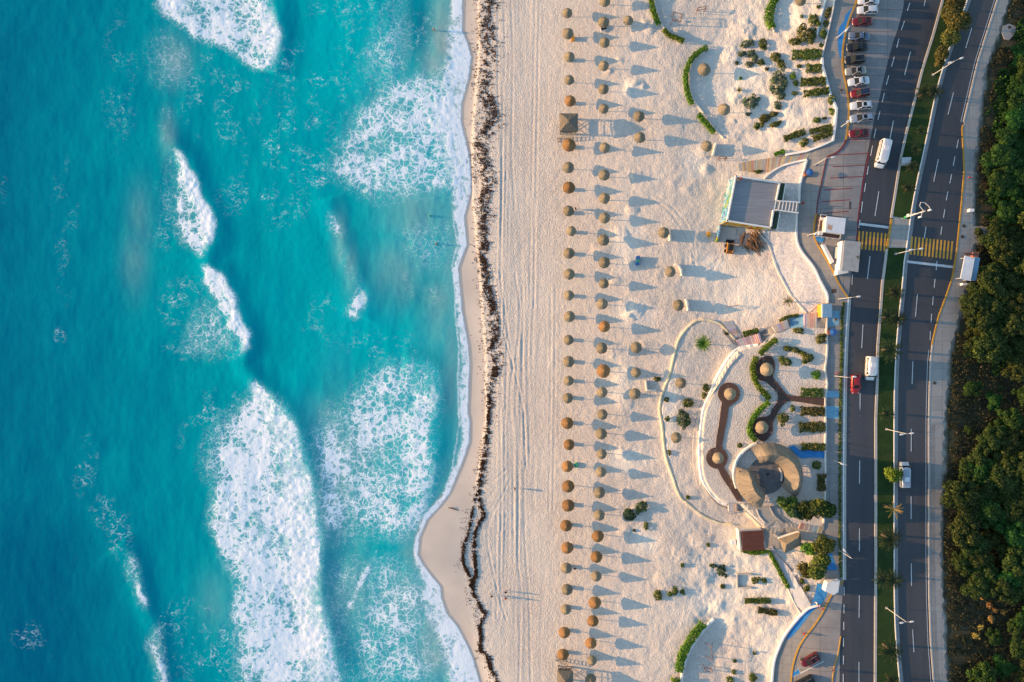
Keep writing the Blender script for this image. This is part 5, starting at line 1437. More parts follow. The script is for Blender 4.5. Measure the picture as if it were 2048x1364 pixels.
for x, y, kd, lab in [(1257, 40, 'g', 'weathered thatched parasol beside the second row, nearest the top left hedge'), (1279, 231, 'g', 'weathered thatched parasol right of the big square lifeguard tower'), (1281, 274, 'g', 'weathered thatched parasol just below the one beside the lifeguard tower'),
                      (1274, 695, 'g', 'weathered thatched parasol of the third row, the upper of three'), (1272, 745, 'g', 'weathered thatched parasol of the third row, the middle of three'), (1271, 788, 'g', 'weathered thatched parasol of the third row, the lower of three, by the small square block'),
                      (1329, 465, 'g', 'weathered thatched parasol left of the straight white wall near the mural building'), (1341, 543, 'g', 'weathered thatched parasol left of the curved white wall below the mural building'), (1358, 611, 'g', 'weathered thatched parasol left of the lowest straight white wall'),
                      (1409, 137, 'G', 'large weathered thatched parasol inside the curve of the long green hedge'), (1449, 218, 'G', 'large weathered thatched parasol right of the short slanting hedge'), (1414, 292, 'g', 'weathered thatched parasol against the white wall near the striped stairs'),
                      (1362, 767, 'g', 'weathered thatched parasol between the two curved walls, the upper of two'), (1353, 876, 'g', 'weathered thatched parasol between the two curved walls, the lower of two'), (1603, -2, 'g', 'weathered thatched parasol cut by the top edge near the promenade'),
                      (1535, 739, 'p', 'pale straw parasol on the upper right dark timber deck'), (1526, 855, 'p', 'pale straw parasol on the lower right dark timber deck'), (1462, 788, 'p', 'pale straw parasol on the upper left round timber deck'), (1437, 917, 'p', 'pale straw parasol on the lower left round timber deck')]:
    palapa(x, y, kd, lab, False, 'thatched parasols of the beach park')
# ------------------------------------------------------------------ walls of the park
def wall(name, pts, w, h, m, label=None, cat='wall', base=.6, step=6, kind=None, smooth=True, top=None):
    """wall along pixels pts (its top as seen); w metres wide, h metres above the ground beside it"""
    L = smooth_line(pts, step) if smooth else pts
    C = []
    for x, y in L:
        z = (top if top is not None else gz(x, y) + h)
        a, b = toworld(x, y, z); C.append(Vector((a, b, z)))
    n = len(C); vs, fs = [], []
    for i in range(n):
        d = (C[min(n - 1, i + 1)] - C[max(0, i - 1)]); d.z = 0; d.normalize()
        s = Vector((-d.y, d.x, 0)) * w / 2
        p = C[i]
        zb = p.z - h - base
        vs += [(p.x + s.x, p.y + s.y, zb), (p.x + s.x, p.y + s.y, p.z), (p.x - s.x, p.y - s.y, p.z), (p.x - s.x, p.y - s.y, zb)]
    for i in range(n - 1):
        a = 4 * i
        for q in range(3): fs.append((a + q, a + q + 4, a + q + 5, a + q + 1))
    a = 4 * (n - 1); fs += [(0, 1, 2, 3), (a + 3, a + 2, a + 1, a)]
    o = mk(name, vs, fs, m)
    bm = bmesh.new(); bm.from_mesh(o.data); bmesh.ops.recalc_face_normals(bm, faces=bm.faces[:]); bm.to_mesh(o.data); bm.free()
    return tag(o, label, cat, None, kind) if label else o
M_YLIT = simple('yellow_lit_render', (.62, .50, .28), (.78, .68, .48), .5, bump=.2)  # yellow of the low sun painted into the outer wall's colour
M_CREAM = simple('cream_render', (.62, .56, .48), (.74, .68, .60), .8, bump=.2)
M_STONE = simple('grey_stone', (.30, .29, .27), (.42, .40, .37), 1.5, bump=.4)
wall('retaining_wall', INNER, .42, .55, M_WALL, 'tall white curved retaining wall of the beach park, the inner of two', base=3.6)
wall('retaining_wall', OUTER, .32, .35, M_YLIT, 'low yellow-lit curved wall of the beach park, the outer of two', base=1.4)
wall('promenade_wall', [(1672, -60), (1670, -4), (1660, 48), (1651, 86), (1645, 112)], .22, .5, M_CREAM, 'pale low wall along the promenade at the top, right of two')
wall('promenade_wall', zl(1250, 0, (1832, -20), (1800, 90), (1775, 180), (1748, 320)), .3, .5, M_WALL, 'white low wall at the top edge left of the narrow planting bed')
wall('promenade_wall', [(1645, 114), (1646, 133), (1661, 186), (1674, 217), (1672, 240), (1667, 280), (1642, 291), (1612, 302), (1572, 309)], .42, .6, M_WALL, 'long white wall around the dune garden, bending at the promenade', smooth=False)
wall('stair_wall', [(1614, 319), (1590, 324), (1566, 331), (1544, 343), (1529, 356)], .34, .5, M_WALL, 'white wall below the orange striped stairs')
wall('promenade_wall', [(1614, 320), (1607, 346), (1601, 370), (1599, 403)], .34, .5, M_WALL, 'white wall beside the gravel above the footbridge')
wall('promenade_wall', [(1594, 427), (1594, 475), (1603, 501), (1628, 534), (1641, 561), (1655, 588), (1656, 606)], .34, .5, M_WALL, 'white wall beside the gravel below the footbridge')
wall('sand_wall', [(1521, 470), (1536, 487), (1546, 512), (1556, 540), (1580, 586), (1592, 601), (1613, 626)], .35, .25, M_CREAM, 'pale wall between the gravel plot and the sand slope')
wall('path_wall', [(1655, 608), (1654, 660), (1655, 700), (1651, 740), (1655, 768), (1651, 800), (1652, 850), (1651, 905), (1651, 960), (1650, 1010), (1648, 1046)], .3, .4, M_CREAM, 'pale wavy low wall along the lower promenade')
wall('ramp_wall', [(1641, 1211), (1619, 1217), (1602, 1232), (1584, 1253), (1573, 1268), (1564, 1284), (1551, 1317), (1547, 1340), (1545, 1364), (1543, 1400)], .34, .5, M_WALL, 'white curved wall left of the blue path at the bottom')
wall('hedge_wall', [(1428, 1239), (1412, 1256), (1395, 1278), (1380, 1302), (1368, 1335), (1363, 1364), (1361, 1400)], .42, .6, M_WALL, 'white curved wall right of the broad hedge at the bottom')
wall('garden_wall', zl(1250, 0, (268, -30), (282, 60), (300, 130), (335, 220), (390, 290), (460, 330), (548, 350)), .25, .3, M_CREAM, 'pale curved kerb wall below the wooden frames at the top')
wall('garden_wall', zl(1250, 0, (755, 440), (675, 500), (615, 570), (590, 660), (590, 760), (605, 860), (640, 930), (715, 1025)), .25, .3, M_CREAM, 'pale curved kerb wall behind the long green hedge')
wall('garden_wall', zl(1250, 0, (742, 1060), (820, 1170), (895, 1250)), .25, .3, M_CREAM, 'pale kerb wall behind the short slanting hedge')
wall('garden_wall', zl(1250, 0, (1395, -20), (1365, 90), (1345, 190), (1360, 290)), .25, .3, M_CREAM, 'pale kerb wall behind the broad hedge at the top')
wall('wind_wall', [(1338, 457), (1340, 467), (1341, 481)], .35, 1.1, M_CREAM, 'straight white wall beside a parasol left of the mural building')
wall('wind_wall', zl(1250, 260, (455, 1220), (495, 1235), (515, 1270), (522, 1322)), .35, 1.1, M_CREAM, 'curved white wall beside a parasol below the mural building')
wall('wind_wall', zl(1250, 540, (558, 265), (572, 310), (578, 368)), .35, 1.1, M_CREAM, 'short white wall beside the parasol nearest the sandy slope')
wall('wind_wall', zl(1250, 260, (832, 115), (818, 170), (803, 225)), .35, 1.1, M_CREAM, 'short slanting white wall beside a parasol near the striped stairs')
wall('block_wall', zl(1250, 540, (190, 1005), (200, 1095), (285, 1092)), .3, .7, M_CREAM, 'small pale block wall right of the third row of parasols', smooth=False)
wall('frame_wall', zl(1250, 1064, (1148, 385), (1025, 385), (1028, 507), (1150, 507)), .35, .6, M_STONE, 'low grey wall frame open to the right in the lower dunes', smooth=False)
wall('ramp_wall', zl(1250, 1064, (1275, 150), (1350, 260), (1420, 390), (1490, 530), (1545, 650), (1600, 740)), .16, .3, M_CREAM, 'low edge wall on the left of the ramp')
wall('pavilion_wall', [(1534 + 66 * math.cos(R(a)), 950 - 66 * math.sin(R(a))) for a in range(108, 205, 8)], .35, .8, M_WALL, 'white curved wall around the left of the thatched pavilion')
wall('terrace_kerb', zl(1250, 820, (945, 925), (1020, 925), (1095, 912), (1170, 985), (1245, 1058)), .25, .3, M_STONE, 'grey kerb wall between the pavilion ramp and the sand', smooth=False)
wall('terrace_kerb', zl(1250, 820, (1200, 905), (1225, 970), (1275, 1025)), .2, .3, M_CREAM, 'pale curved kerb beside the pavilion ramp, left of two')
wall('terrace_kerb', zl(1250, 820, (1320, 880), (1360, 960), (1435, 1025)), .25, .4, M_STONE, 'grey curved kerb beside the pavilion ramp, right of two')

# paved places of the park
struct('pavilion_floor', disc(1533, 951, 37, 32), simple('dark_concrete', (.10, .105, .115), (.16, .16, .165), .9, bump=.2), .16, 8, .4)
struct('ramp', [(1531, 1097), (1545, 1092), (1553, 1108), (1575, 1132), (1602, 1174), (1622, 1209), (1611, 1227), (1593, 1211), (1580, 1180), (1558, 1137)], simple('pale_ramp_concrete', (.48, .47, .45), (.56, .55, .53), .8), .24, 8, .6)
struct('forecourt', zl(1250, 820, (1020, 850), (1090, 845), (1225, 880), (1400, 870), (1420, 960), (1500, 1020), (1560, 1045), (1550, 1110), (1400, 1170), (1410, 1260), (1300, 1260), (1265, 1170), (1260, 1095), (1235, 1060), (1160, 985), (1095, 905), (1020, 920)), M_WALK, .12, 8, .3)
struct('terrace_paving', [(1444, 663), (1452, 648), (1470, 650), (1483, 672), (1476, 690), (1466, 688)], M_PROM, .12, 8, .3)
struct('terrace_paving', [(1520, 667), (1534, 655), (1553, 648), (1580, 640), (1580, 655), (1560, 664), (1545, 668), (1530, 684)], M_PROM, .14, 8, .3)
struct('terrace_paving', [(1580, 632), (1609, 628), (1609, 654), (1580, 656)], M_LBLUE, .14, 8, .3)
struct('terrace_paving', [(1634, 626), (1656, 622), (1656, 657), (1634, 655)], M_PROM, .14, 8, .3)
# dark timber decks
k = NT('dark_deck_timber')
c = k.mix(k.rng(k.noise(2.2, 4, .6, k.mapv((1, 6, 1))), .3, .7), (.060, .036, .030), (.105, .064, .05))
c = k.mix(k.rng(k.noise(.8, 5, .7), .60, .72), c, (.24, .17, .14))
k.col(c); k.rough(.8); k.bump(k.noise(3, 3, .6, k.mapv((1, 8, 1))), .4, .03)
M_DECK = k.m
def deck(poly, lab):
    o = drape('timber_deck', poly, M_DECK, .22, 8, .35); return tag(o, lab, 'boardwalk')
deck(smooth_line([(1538, 711), (1524, 716), (1513, 726), (1509, 740), (1511, 752), (1519, 760), (1531, 763), (1540, 770), (1552, 783), (1557, 794), (1552, 808), (1544, 819), (1541, 829), (1533, 833),
                  (1520, 835), (1508, 841), (1503, 853), (1507, 868), (1517, 878), (1528, 883), (1540, 873), (1546, 860), (1546, 845), (1553, 830), (1562, 815), (1575, 803), (1592, 803), (1630, 809), (1651, 811), (1651, 798), (1620, 794), (1582, 791), (1570, 784), (1557, 768), (1546, 754), (1549, 742), (1550, 728), (1545, 715)], 5, True), 'dark brown forked timber boardwalk linking two parasols to the promenade')
ringA = [(1458 + 22 * math.cos(R(a)), 787 - 22 * math.sin(R(a))) for a in range(-70, 236, 15)]
ringB = [(1434 + 21.5 * math.cos(R(a)), 916 - 21.5 * math.sin(R(a))) for a in range(110, 280, 15)]
ringB2 = [(1434 + 21.5 * math.cos(R(a)), 916 - 21.5 * math.sin(R(a))) for a in range(-45, 72, 15)]
path = ringA + [(1442, 820), (1438, 850), (1433, 880), (1432, 895)] + ringB + [(1444, 955), (1461, 980), (1475, 1003), (1486, 1003), (1473, 976), (1458, 950), (1447, 935)] + ringB2 + [(1444, 890), (1450, 860), (1455, 835), (1457, 815)]
deck(path, 'dark brown timber boardwalk with two round platforms inside the white wall')
# blue boardwalk to the pavilion
o = drape('blue_boardwalk', zl(1250, 820, (1495, 340), (1535, 325), (1570, 350), (1590, 372), (1660, 365), (1735, 375), (1815, 378), (1815, 440), (1740, 432), (1670, 432), (1610, 440), (1570, 420)), M_BLUE, .22, 8, .3)
tag(o, 'bright blue boardwalk from the lower promenade to the thatched pavilion', 'boardwalk')

# striped stairs
PALS = {'o': [(.46, .31, .12), (.33, .33, .32), (.40, .22, .16), (.52, .43, .26), (.25, .34, .36), (.36, .35, .33), (.46, .36, .20), (.40, .32, .26)], 'p': [(.50, .30, .24), (.44, .40, .38), (.52, .38, .26), (.40, .30, .36), (.46, .42, .38)]}
def stairs(name, A, B, n, pal, lab, rise=.07):
    """A, B: the two side lines from the top to the foot"""
    def at(L, t):
        d = [0]
        for i in range(len(L) - 1): d.append(d[-1] + math.hypot(L[i + 1][0] - L[i][0], L[i + 1][1] - L[i][1]))
        q = t * d[-1]
        for i in range(len(L) - 1):
            if q <= d[i + 1] + 1e-6:
                f = (q - d[i]) / (d[i + 1] - d[i]); return (L[i][0] + (L[i + 1][0] - L[i][0]) * f, L[i][1] + (L[i + 1][1] - L[i][1]) * f)
        return L[-1]
    vs, fs, mi_ = [], [], []
    ms = [simple('step_paint_%s_%d' % ({'o': 'warm', 'p': 'rose'}[pal], i), c, tuple(x * 1.2 for x in c), 2.0) for i, c in enumerate(PALS[pal])]
    rg = random.Random(n * 7 + len(lab))
    for i in range(n):
        a0, b0, a1, b1 = at(A, i / n), at(B, i / n), at(A, (i + 1) / n), at(B, (i + 1) / n)
        z = max(gz(*q) for q in (a0, b0, a1, b1, ((a0[0] + b0[0]) / 2, (a0[1] + b0[1]) / 2))) + .06
        b = len(vs)
        for q in (a0, b0, b1, a1):
            x, y = toworld(q[0], q[1], z); vs.append((x, y, z))
        for q in range(4): vs.append((vs[b + q][0], vs[b + q][1], z - .7))
        fs += [(b, b + 1, b + 2, b + 3), (b, b + 4, b + 5, b + 1), (b + 1, b + 5, b + 6, b + 2), (b + 2, b + 6, b + 7, b + 3), (b + 3, b + 7, b + 4, b)]
        mi_ += [rg.randrange(len(ms))] * 5
    me = mesh(name, vs, fs, None)
    for m in ms: me.materials.append(m)
    me.polygons.foreach_set('material_index', mi_)
    bm = bmesh.new(); bm.from_mesh(me); bmesh.ops.recalc_face_normals(bm, faces=bm.faces[:]); bm.to_mesh(me); bm.free()
    return tag(link(name, me), lab, 'stairs')
stairs('striped_stairs', [(1626, 297), (1600, 303), (1570, 310), (1540, 316), (1505, 321), (1476, 327)], [(1614, 318), (1590, 323), (1566, 330), (1546, 341), (1520, 346), (1478, 341)], 62, 'o', 'long curved stairs in orange, grey and teal stripes above the mural building')
stairs('striped_stairs', [(1609, 629), (1634, 625)], [(1609, 655), (1635, 656)], 7, 'p', 'short striped steps left of the orange kiosk')
stairs('striped_stairs', [(1574, 640), (1545, 653)], [(1579, 655), (1552, 664)], 8, 'p', 'short flight of faded rose striped steps in the middle of the park stairs')
stairs('striped_stairs', [(1519, 667), (1473, 680)], [(1525, 686), (1480, 694)], 12, 'p', 'faded pink striped stairs at the top of the inner white wall')
stairs('striped_stairs', zl(1250, 540, (975, 460), (1060, 590)), zl(1250, 540, (880, 470), (1000, 620)), 8, 'p', 'pale steps down to the beach at the end of the outer curved wall')
stairs('striped_stairs', zl(1250, 820, (1020, 850), (940, 852)), zl(1250, 820, (1020, 922), (945, 925)), 5, 'p', 'pale brown steps left of the pavilion ramp')
stairs('striped_stairs', zl(1250, 820, (1805, 1070), (1600, 1030)), zl(1250, 820, (1790, 1130), (1580, 1080)), 5, 'o', 'short yellow and white steps below the row of leafy trees')

# ------------------------------------------------------------------ mural building
def mural_mat(name, seed, stops):
    k = NT(name)
    m = k.n('ShaderNodeMapping'); m.inputs['Location'].default_value = (seed, seed * .7, 0); m.inputs['Scale'].default_value = (.30, .30, .22)
    k.l(k.coord(), m.inputs['Vector'])
    n = k.n('ShaderNodeTexNoise', Scale=1.1, Detail=1.5, Roughness=.5, Distortion=1.2); k.l(m.outputs[0], n.inputs['Vector'])
    r = k.n('ShaderNodeValToRGB'); r.color_ramp.interpolation = 'CONSTANT'
    e = r.color_ramp.elements
    e[0].position = 0; e[0].color = (*stops[0][1], 1); e[1].position = stops[1][0]; e[1].color = (*stops[1][1], 1)
    for p, cc in stops[2:]:
        x = e.new(p); x.color = (*cc, 1)
    k.l(k.rng(n.outputs[0], .25, .75), r.inputs[0]); k.l(r.outputs[0], k.b.inputs['Base Color']); k.rough(.7)
    return k.m
TQ = (.03, .22, .27); WHT = (.32, .38, .40); BLU = (.02, .10, .30); YLW = (.36, .26, .02); GRN = (.05, .22, .02); RED_ = (.30, .03, .03)
M_MURAL = mural_mat('sea_mural', 2.3, [(0, GRN), (.18, YLW), (.27, TQ), (.42, WHT), (.55, (.09, .26, .40)), (.66, BLU), (.74, WHT), (.86, TQ)])
M_MURAL2 = mural_mat('side_mural', 7.7, [(0, TQ), (.2, WHT), (.32, YLW), (.52, RED_), (.62, YLW), (.72, WHT), (.84, TQ)])
M_TERR = simple('terrace_slats', (.20, .20, .21), (.30, .295, .295), 1.4, stretch=(.15, 4, 1))
ZT = 12.3
b0 = Vector((*toworld(1506, 404, ZT), 5.4))
mb = thing('mural_building', 'beach building with flat slatted terrace roof and colourful mural walls', 'building', b0)
cor = [Vector((*toworld(x, y, ZT), ZT)) - b0 for x, y in ((1452, 443), (1542, 457), (1561, 365), (1470, 351))]       # SW SE NE NW
def vwall(p, q, z0, z1, t, m, name, parent):
    d = (q - p); d.z = 0; d.normalize(); s = Vector((-d.y, d.x, 0)) * t
    vs, fs = [], []
    for c in (p, q, q + s, p + s): vs.append((c.x, c.y, z0))
    for c in (p, q, q + s, p + s): vs.append((c.x, c.y, z1))
    fs = [(3, 2, 1, 0), (4, 5, 6, 7), (0, 1, 5, 4), (1, 2, 6, 5), (2, 3, 7, 6), (3, 0, 4, 7)]
    return mk(name, vs, fs, m, parent)
H_ = ZT - b0.z
for (i, j, m) in ((3, 0, M_MURAL), (0, 1, M_MURAL2), (1, 2, M_WALL), (2, 3, M_WALL)):
    o = vwall(cor[i], cor[j], -2.0, H_ - .02, .25, m, 'wall', mb)
    if m is M_MURAL: o['label'] = 'seaward wall with turquoise, blue and green mural'
    if m is M_MURAL2: o['label'] = 'side wall with yellow, red and turquoise mural'
inn = [c * .995 for c in cor]
mk('terrace_floor', [(c.x, c.y, H_ - .04 + .0) for c in inn] + [(c.x, c.y, H_ - .3) for c in inn], [(0, 1, 2, 3), (0, 4, 5, 1), (1, 5, 6, 2), (2, 6, 7, 3), (3, 7, 4, 0)], M_TERR, mb)
for (i, j) in ((3, 0), (0, 1), (2, 3)):
    vwall(cor[i], cor[j], H_ - .018, H_ + .42, .28, M_WALL, 'parapet', mb)
def tl(x, y, z=ZT):
    return Vector((*toworld(x, y, z), z)) - b0
e1, e2, f1, f2 = tl(1560, 366), tl(1553, 401), tl(1547, 421), tl(1542, 457)
vwall(e1, e2, H_ - .018, H_ + .42, -.28, M_WALL, 'parapet', mb); vwall(f1, f2, H_ - .018, H_ + .42, -.28, M_WALL, 'parapet', mb)
M_PLANT = simple('planter_soil_plants', (.03, .045, .03), (.07, .09, .05), 5, bump=.8, bdist=.1)
for q in (((1562, 366), (1570, 367), (1564, 403), (1556, 401)), ((1551, 423), (1559, 424), (1553, 458), (1545, 457))):
    pts = [tl(*p, ZT - .1) for p in q]
    z1 = H_ - .1
    mk('planter', [(p.x, p.y, z1 - .9) for p in pts] + [(p.x, p.y, z1) for p in pts], [(0, 1, 5, 4), (1, 2, 6, 5), (2, 3, 7, 6), (3, 0, 4, 7), (4, 5, 6, 7)], M_PLANT, mb)
    a, c = pts[1], pts[2]
    vwall(a, c, z1 - .9, z1 + .3, .12, M_WALL, 'planter_wall', mb)
# footbridge
fb = [tl(1555, 403), tl(1551, 421), tl(1596, 427), tl(1599, 406)]
mk('footbridge', [(p.x, p.y, H_ - .06) for p in fb] + [(p.x, p.y, H_ - .35) for p in fb], [(3, 2, 1, 0), (4, 5, 6, 7), (0, 1, 5, 4), (1, 2, 6, 5), (2, 3, 7, 6), (3, 0, 4, 7)], M_WALK, mb)
vwall(fb[0], fb[3], H_ - .05, H_ + .35, .2, M_WALL, 'bridge_rail', mb); vwall(fb[1], fb[2], H_ - .05, H_ + .35, .2, M_WALL, 'bridge_rail', mb)
vs, fs = [], []
for i in range(6):
    t = .12 + i * .155
    p, q = fb[0].lerp(fb[3], t), fb[1].lerp(fb[2], t)
    beam(vs, fs, (p.x, p.y, H_ - .02), (q.x, q.y, H_ - .02), .16, .08)
mk('bridge_slats', vs, fs, M_WALL, mb)
# low mural wall running on to the beach
wall('mural_wall', [(1441, 449), (1439, 464), (1435, 482)], .3, 1.6, M_MURAL, 'low turquoise painted wall running from the mural building onto the beach', base=1.2)

# ------------------------------------------------------------------ thatched pavilion
k = NT('pavilion_thatch')
u = k.n('ShaderNodeUVMap'); u.uv_map = 'UVMap'
v = k.mapv((110, 2.0, 1), u.outputs[0])
c = k.mix(k.rng(k.noise(1.0, 4, .65, v), .3, .7), (.16, .13, .10), (.28, .23, .17))
c = k.mix(k.rng(k.noise(.5, 4, .6), .45, .75), c, (.13, .115, .10))
k.col(c); k.rough(.9); k.bump(k.noise(1.0, 2, .6, v), .3, .04)
M_PTH = k.m
pc = ground_at(1533, 951, 0); pc.z = gz(1533, 951)
pv = thing('thatched_pavilion', 'round open pavilion with two curved thatched roofs around a dark floor', 'pavilion', pc)
def arc_roof(a0, a1, n, ro, rr, ri, z0, zr, zi, name):
    vs, fs, uv = [], [], []
    rs_ = np.random.RandomState(int(a0) + 400)
    prof = [(ri + .05, zi - .22), (ri, zi), ((ri * .55 + rr * .45), zi + (zr - zi) * .55), (rr - .12, zr - .06), (rr, zr + .1), (rr + .12, zr - .06), ((rr + ro) / 2, z0 + (zr - z0) * .52), (ro, z0), (ro - .06, z0 - .22)]
    m_ = len(prof)
    for i in range(n + 1):
        t = i / n; a = R(a0 + (a1 - a0) * t)
        hip = min(1.0, min(t, 1 - t) * (abs(a1 - a0) / 360 * 2 * math.pi * rr) / 1.6)
        for j, (r, z) in enumerate(prof):
            zz = z0 + (z - z0) * (.25 + .75 * hip) if z > z0 + .3 else z
            rj = r + rs_.uniform(-.05, .05)
            vs.append((rj * math.cos(a), rj * math.sin(a), zz + rs_.uniform(-.03, .03)))
    for i in range(n):
        for j in range(m_ - 1):
            fs.append((i * m_ + j, i * m_ + j + 1, (i + 1) * m_ + j + 1, (i + 1) * m_ + j))
    fs.append(tuple(range(m_))); fs.append(tuple(n * m_ + j for j in range(m_))[::-1])
    for i in range(n): fs.append((i * m_, (i + 1) * m_, (i + 1) * m_ + m_ - 1, i * m_ + m_ - 1))
    me = mesh(name, vs, fs, M_PTH)
    ul = me.uv_layers.new(name='UVMap')
    for po in me.polygons:
        for li in po.loop_indices:
            x, y, z = me.vertices[me.loops[li].vertex_index].co
            ul.data[li].uv = ((math.atan2(y, x) / 6.28318 + .25) % 1.0, math.hypot(x, y) / ro)
    bm = bmesh.new(); bm.from_mesh(me); bmesh.ops.recalc_face_normals(bm, faces=bm.faces[:]); bm.to_mesh(me); bm.free()
    return link(name, me, pv)
arc_roof(122, -38, 40, 7.05, 5.0, 3.1, 1.5, 4.9, 1.9, 'thatched_roof')
arc_roof(163, 258, 26, 6.75, 4.5, 2.5, .9, 4.7, 1.6, 'thatched_roof')
for a in list(range(-30, 121, 25)) + list(range(170, 258, 22)):
    for r in (3.4, 6.3):
        vs, fs = [], []; cyl(vs, fs, r * math.cos(R(a)), r * math.sin(R(a)), -.4, 1.9, .11); mk('post', vs, fs, M_POLE, pv)
vs, fs = [], []
for i in range(9):
    a = R(-20 + i * 6); b = R(-14 + i * 6)
    beam(vs, fs, (3.0 * math.cos(a), 3.0 * math.sin(a), .5), (3.0 * math.cos(b), 3.0 * math.sin(b), .5), .3, .5)
mk('curved_counter', vs, fs, M_WALL, pv)

# ------------------------------------------------------------------ smaller buildings
def slab_thing(name, label, cat, cx, cy, h=0):
    p = ground_at(cx, cy, h); p.z = gz(cx, cy)
    return thing(name, label, cat, p)
def slab(t, name, pts, h0, h1, m, label=None):
    b = t.location
    top = [Vector((*toworld(x, y, b.z + h1), b.z + h1)) - b for x, y in pts]
    n = len(top); vs = [tuple(p) for p in top] + [(p.x, p.y, h0) for p in top]
    fs = [tuple(range(n)), tuple(range(2 * n - 1, n - 1, -1))] + [(i, n + i, n + (i + 1) % n, (i + 1) % n) for i in range(n)]
    me = mesh(name, vs, fs, m)
    bm = bmesh.new(); bm.from_mesh(me); bmesh.ops.recalc_face_normals(bm, faces=bm.faces[:]); bm.to_mesh(me); bm.free()
    o = link(name, me, t)
    if label: o['label'] = label
    return o
Z = lambda *p: zl(1600, 260, *p)
M_ROOFW = simple('white_roof_sheet', (.62, .62, .63), (.72, .72, .72), 1.0)
M_RUSTY = simple('rust_stain', (.45, .22, .10), (.62, .50, .42), 2.0)
M_ROOFG = simple('grey_roof', (.29, .28, .27), (.38, .365, .35), 1.2, bump=.2)
M_BRICK = simple('brick_red', (.26, .09, .055), (.36, .15, .10), 2.0)
M_BROWN = simple('brown_planks', (.10, .05, .04), (.16, .085, .065), 3, stretch=(1, 6, 1))
M_BLUES = simple('blue_sheet', (.16, .28, .40), (.22, .36, .48), 1.5)
M_STEEL = simple('grey_steel', (.42, .42, .43), (.55, .55, .55), 3, rough=.45)
M_WPOST = simple('white_painted_steel', (.46, .455, .44), (.56, .55, .53), 3, rough=.5)
M_ORANGE = simple('orange_paint', (.62, .25, .02), (.72, .34, .05), 2)
M_BLACK = simple('black_rubber', (.012, .012, .014), (.03, .03, .032), 5, rough=.7)
# booth with white roof inside a white rail
t = slab_thing('ticket_booth', 'white roofed booth with rust stain inside a white railed yard by the parking bay', 'booth', 1665, 455)
slab(t, 'floor', Z((160, 770), (415, 790), (365, 995), (158, 965)), -.3, .22, M_BROWN)
slab(t, 'roof', Z((243, 783), (418, 803), (402, 948), (230, 925)), 2.55, 2.75, M_ROOFW)
slab(t, 'stain', Z((255, 855), (300, 870), (290, 915), (245, 900)), 2.74, 2.756, M_RUSTY)
slab(t, 'cabin_wall', Z((250, 790), (408, 808), (393, 940), (238, 920)), -.2, 2.54, M_CREAM)
b = t.location
for q in [((190, 768), (158, 965)), ((158, 965), (365, 993)), ((190, 768), (243, 775)), ((365, 993), (372, 950))]:
    vs, fs = [], []
    a_, c_ = [Vector((*toworld(x, y, b.z + 1.0), b.z + 1.0)) - b for x, y in Z(*q)]
    beam(vs, fs, a_, c_, .12, .14)
    for i in range(5):
        p = a_.lerp(c_, i / 4); cyl(vs, fs, p.x, p.y, -.1, .95, .04, k=6)
    mk('railing', vs, fs, M_WPOST, t)
for q in (((196, 792), (228, 795), (225, 818), (194, 815)), ((176, 915), (210, 920), (207, 955), (174, 950))):
    slab(t, 'water_tank', Z(*q), .2, 1.0, M_WALL)
# bus stop left
t = slab_thing('bus_shelter', 'bus shelter with flat grey roof and white bench wall left of the crosswalk', 'bus shelter', 1700, 512)
slab(t, 'roof', Z((405, 1003), (554, 1018), (530, 1292), (382, 1268)), 2.5, 2.68, M_ROOFG)
slab(t, 'wall', Z((385, 1010), (408, 1012), (378, 1275), (358, 1268)), -.2, 2.2, M_WALL)
slab(t, 'bench', Z((330, 1065), (360, 1068), (352, 1170), (320, 1165)), -.1, .5, M_CREAM)
slab(t, 'end_wall', Z((345, 1272), (442, 1262), (440, 1298), (338, 1318)), -.1, 1.7, M_WALL)
for x, y in ((535, 1030), (515, 1270)):
    vs, fs = [], []; p = Vector((*toworld(*Z((x, y))[0], b.z + 2.5), 0)) - Vector((t.location.x, t.location.y, 0)); cyl(vs, fs, p.x, p.y, -.2, 2.5, .07); mk('post', vs, fs, M_STEEL, t)
o = slab_thing('low_white_wall', 'white slanting slab wall beside the yellow kerb left of the bus shelter', 'wall', 1656, 508)
slab(o, 'wall', Z((202, 1042), (228, 1040), (310, 1195), (285, 1215)), -.3, .9, M_WALL)
# bus shelter right
t = slab_thing('bus_shelter', 'white roofed bus shelter with pale blue side panel at the edge of the wood', 'bus shelter', 1940, 540)
slab(t, 'roof', Z((1500, 1143), (1588, 1165), (1548, 1372), (1458, 1352)), 2.5, 2.66, M_ROOFW)
slab(t, 'side_panel', Z((1592, 1155), (1638, 1162), (1602, 1370), (1552, 1372)), 2.0, 2.2, M_BLUES)
slab(t, 'end_wall', zl(1600, 540, (1480, 118), (1556, 122), (1552, 140), (1478, 138)), -.2, 1.2, M_WALL)
slab(t, 'bench', Z((1545, 1170), (1570, 1175), (1535, 1340), (1510, 1336)), -.1, .5, M_STEEL)
for x, y in ((1512, 1160), (1472, 1345), (1580, 1172), (1543, 1360)):
    vs, fs = [], []; p = Vector((*toworld(*Z((x, y))[0], t.location.z + 2.5), 0)) - Vector((t.location.x, t.location.y, 0)); cyl(vs, fs, p.x, p.y, -.2, 2.5, .06); mk('post', vs, fs, M_STEEL, t)
t = slab_thing('brick_stand', 'small brick red stand at the upper end of the right bus shelter', 'stand', 1950, 509)
slab(t, 'counter', Z((1572, 1112), (1630, 1108), (1628, 1140), (1608, 1172), (1578, 1158)), -.2, 1.3, M_BRICK)
slab(t, 'awning', Z((1480, 1118), (1560, 1112), (1575, 1140), (1520, 1142)), 1.45, 1.5, M_BROWN)
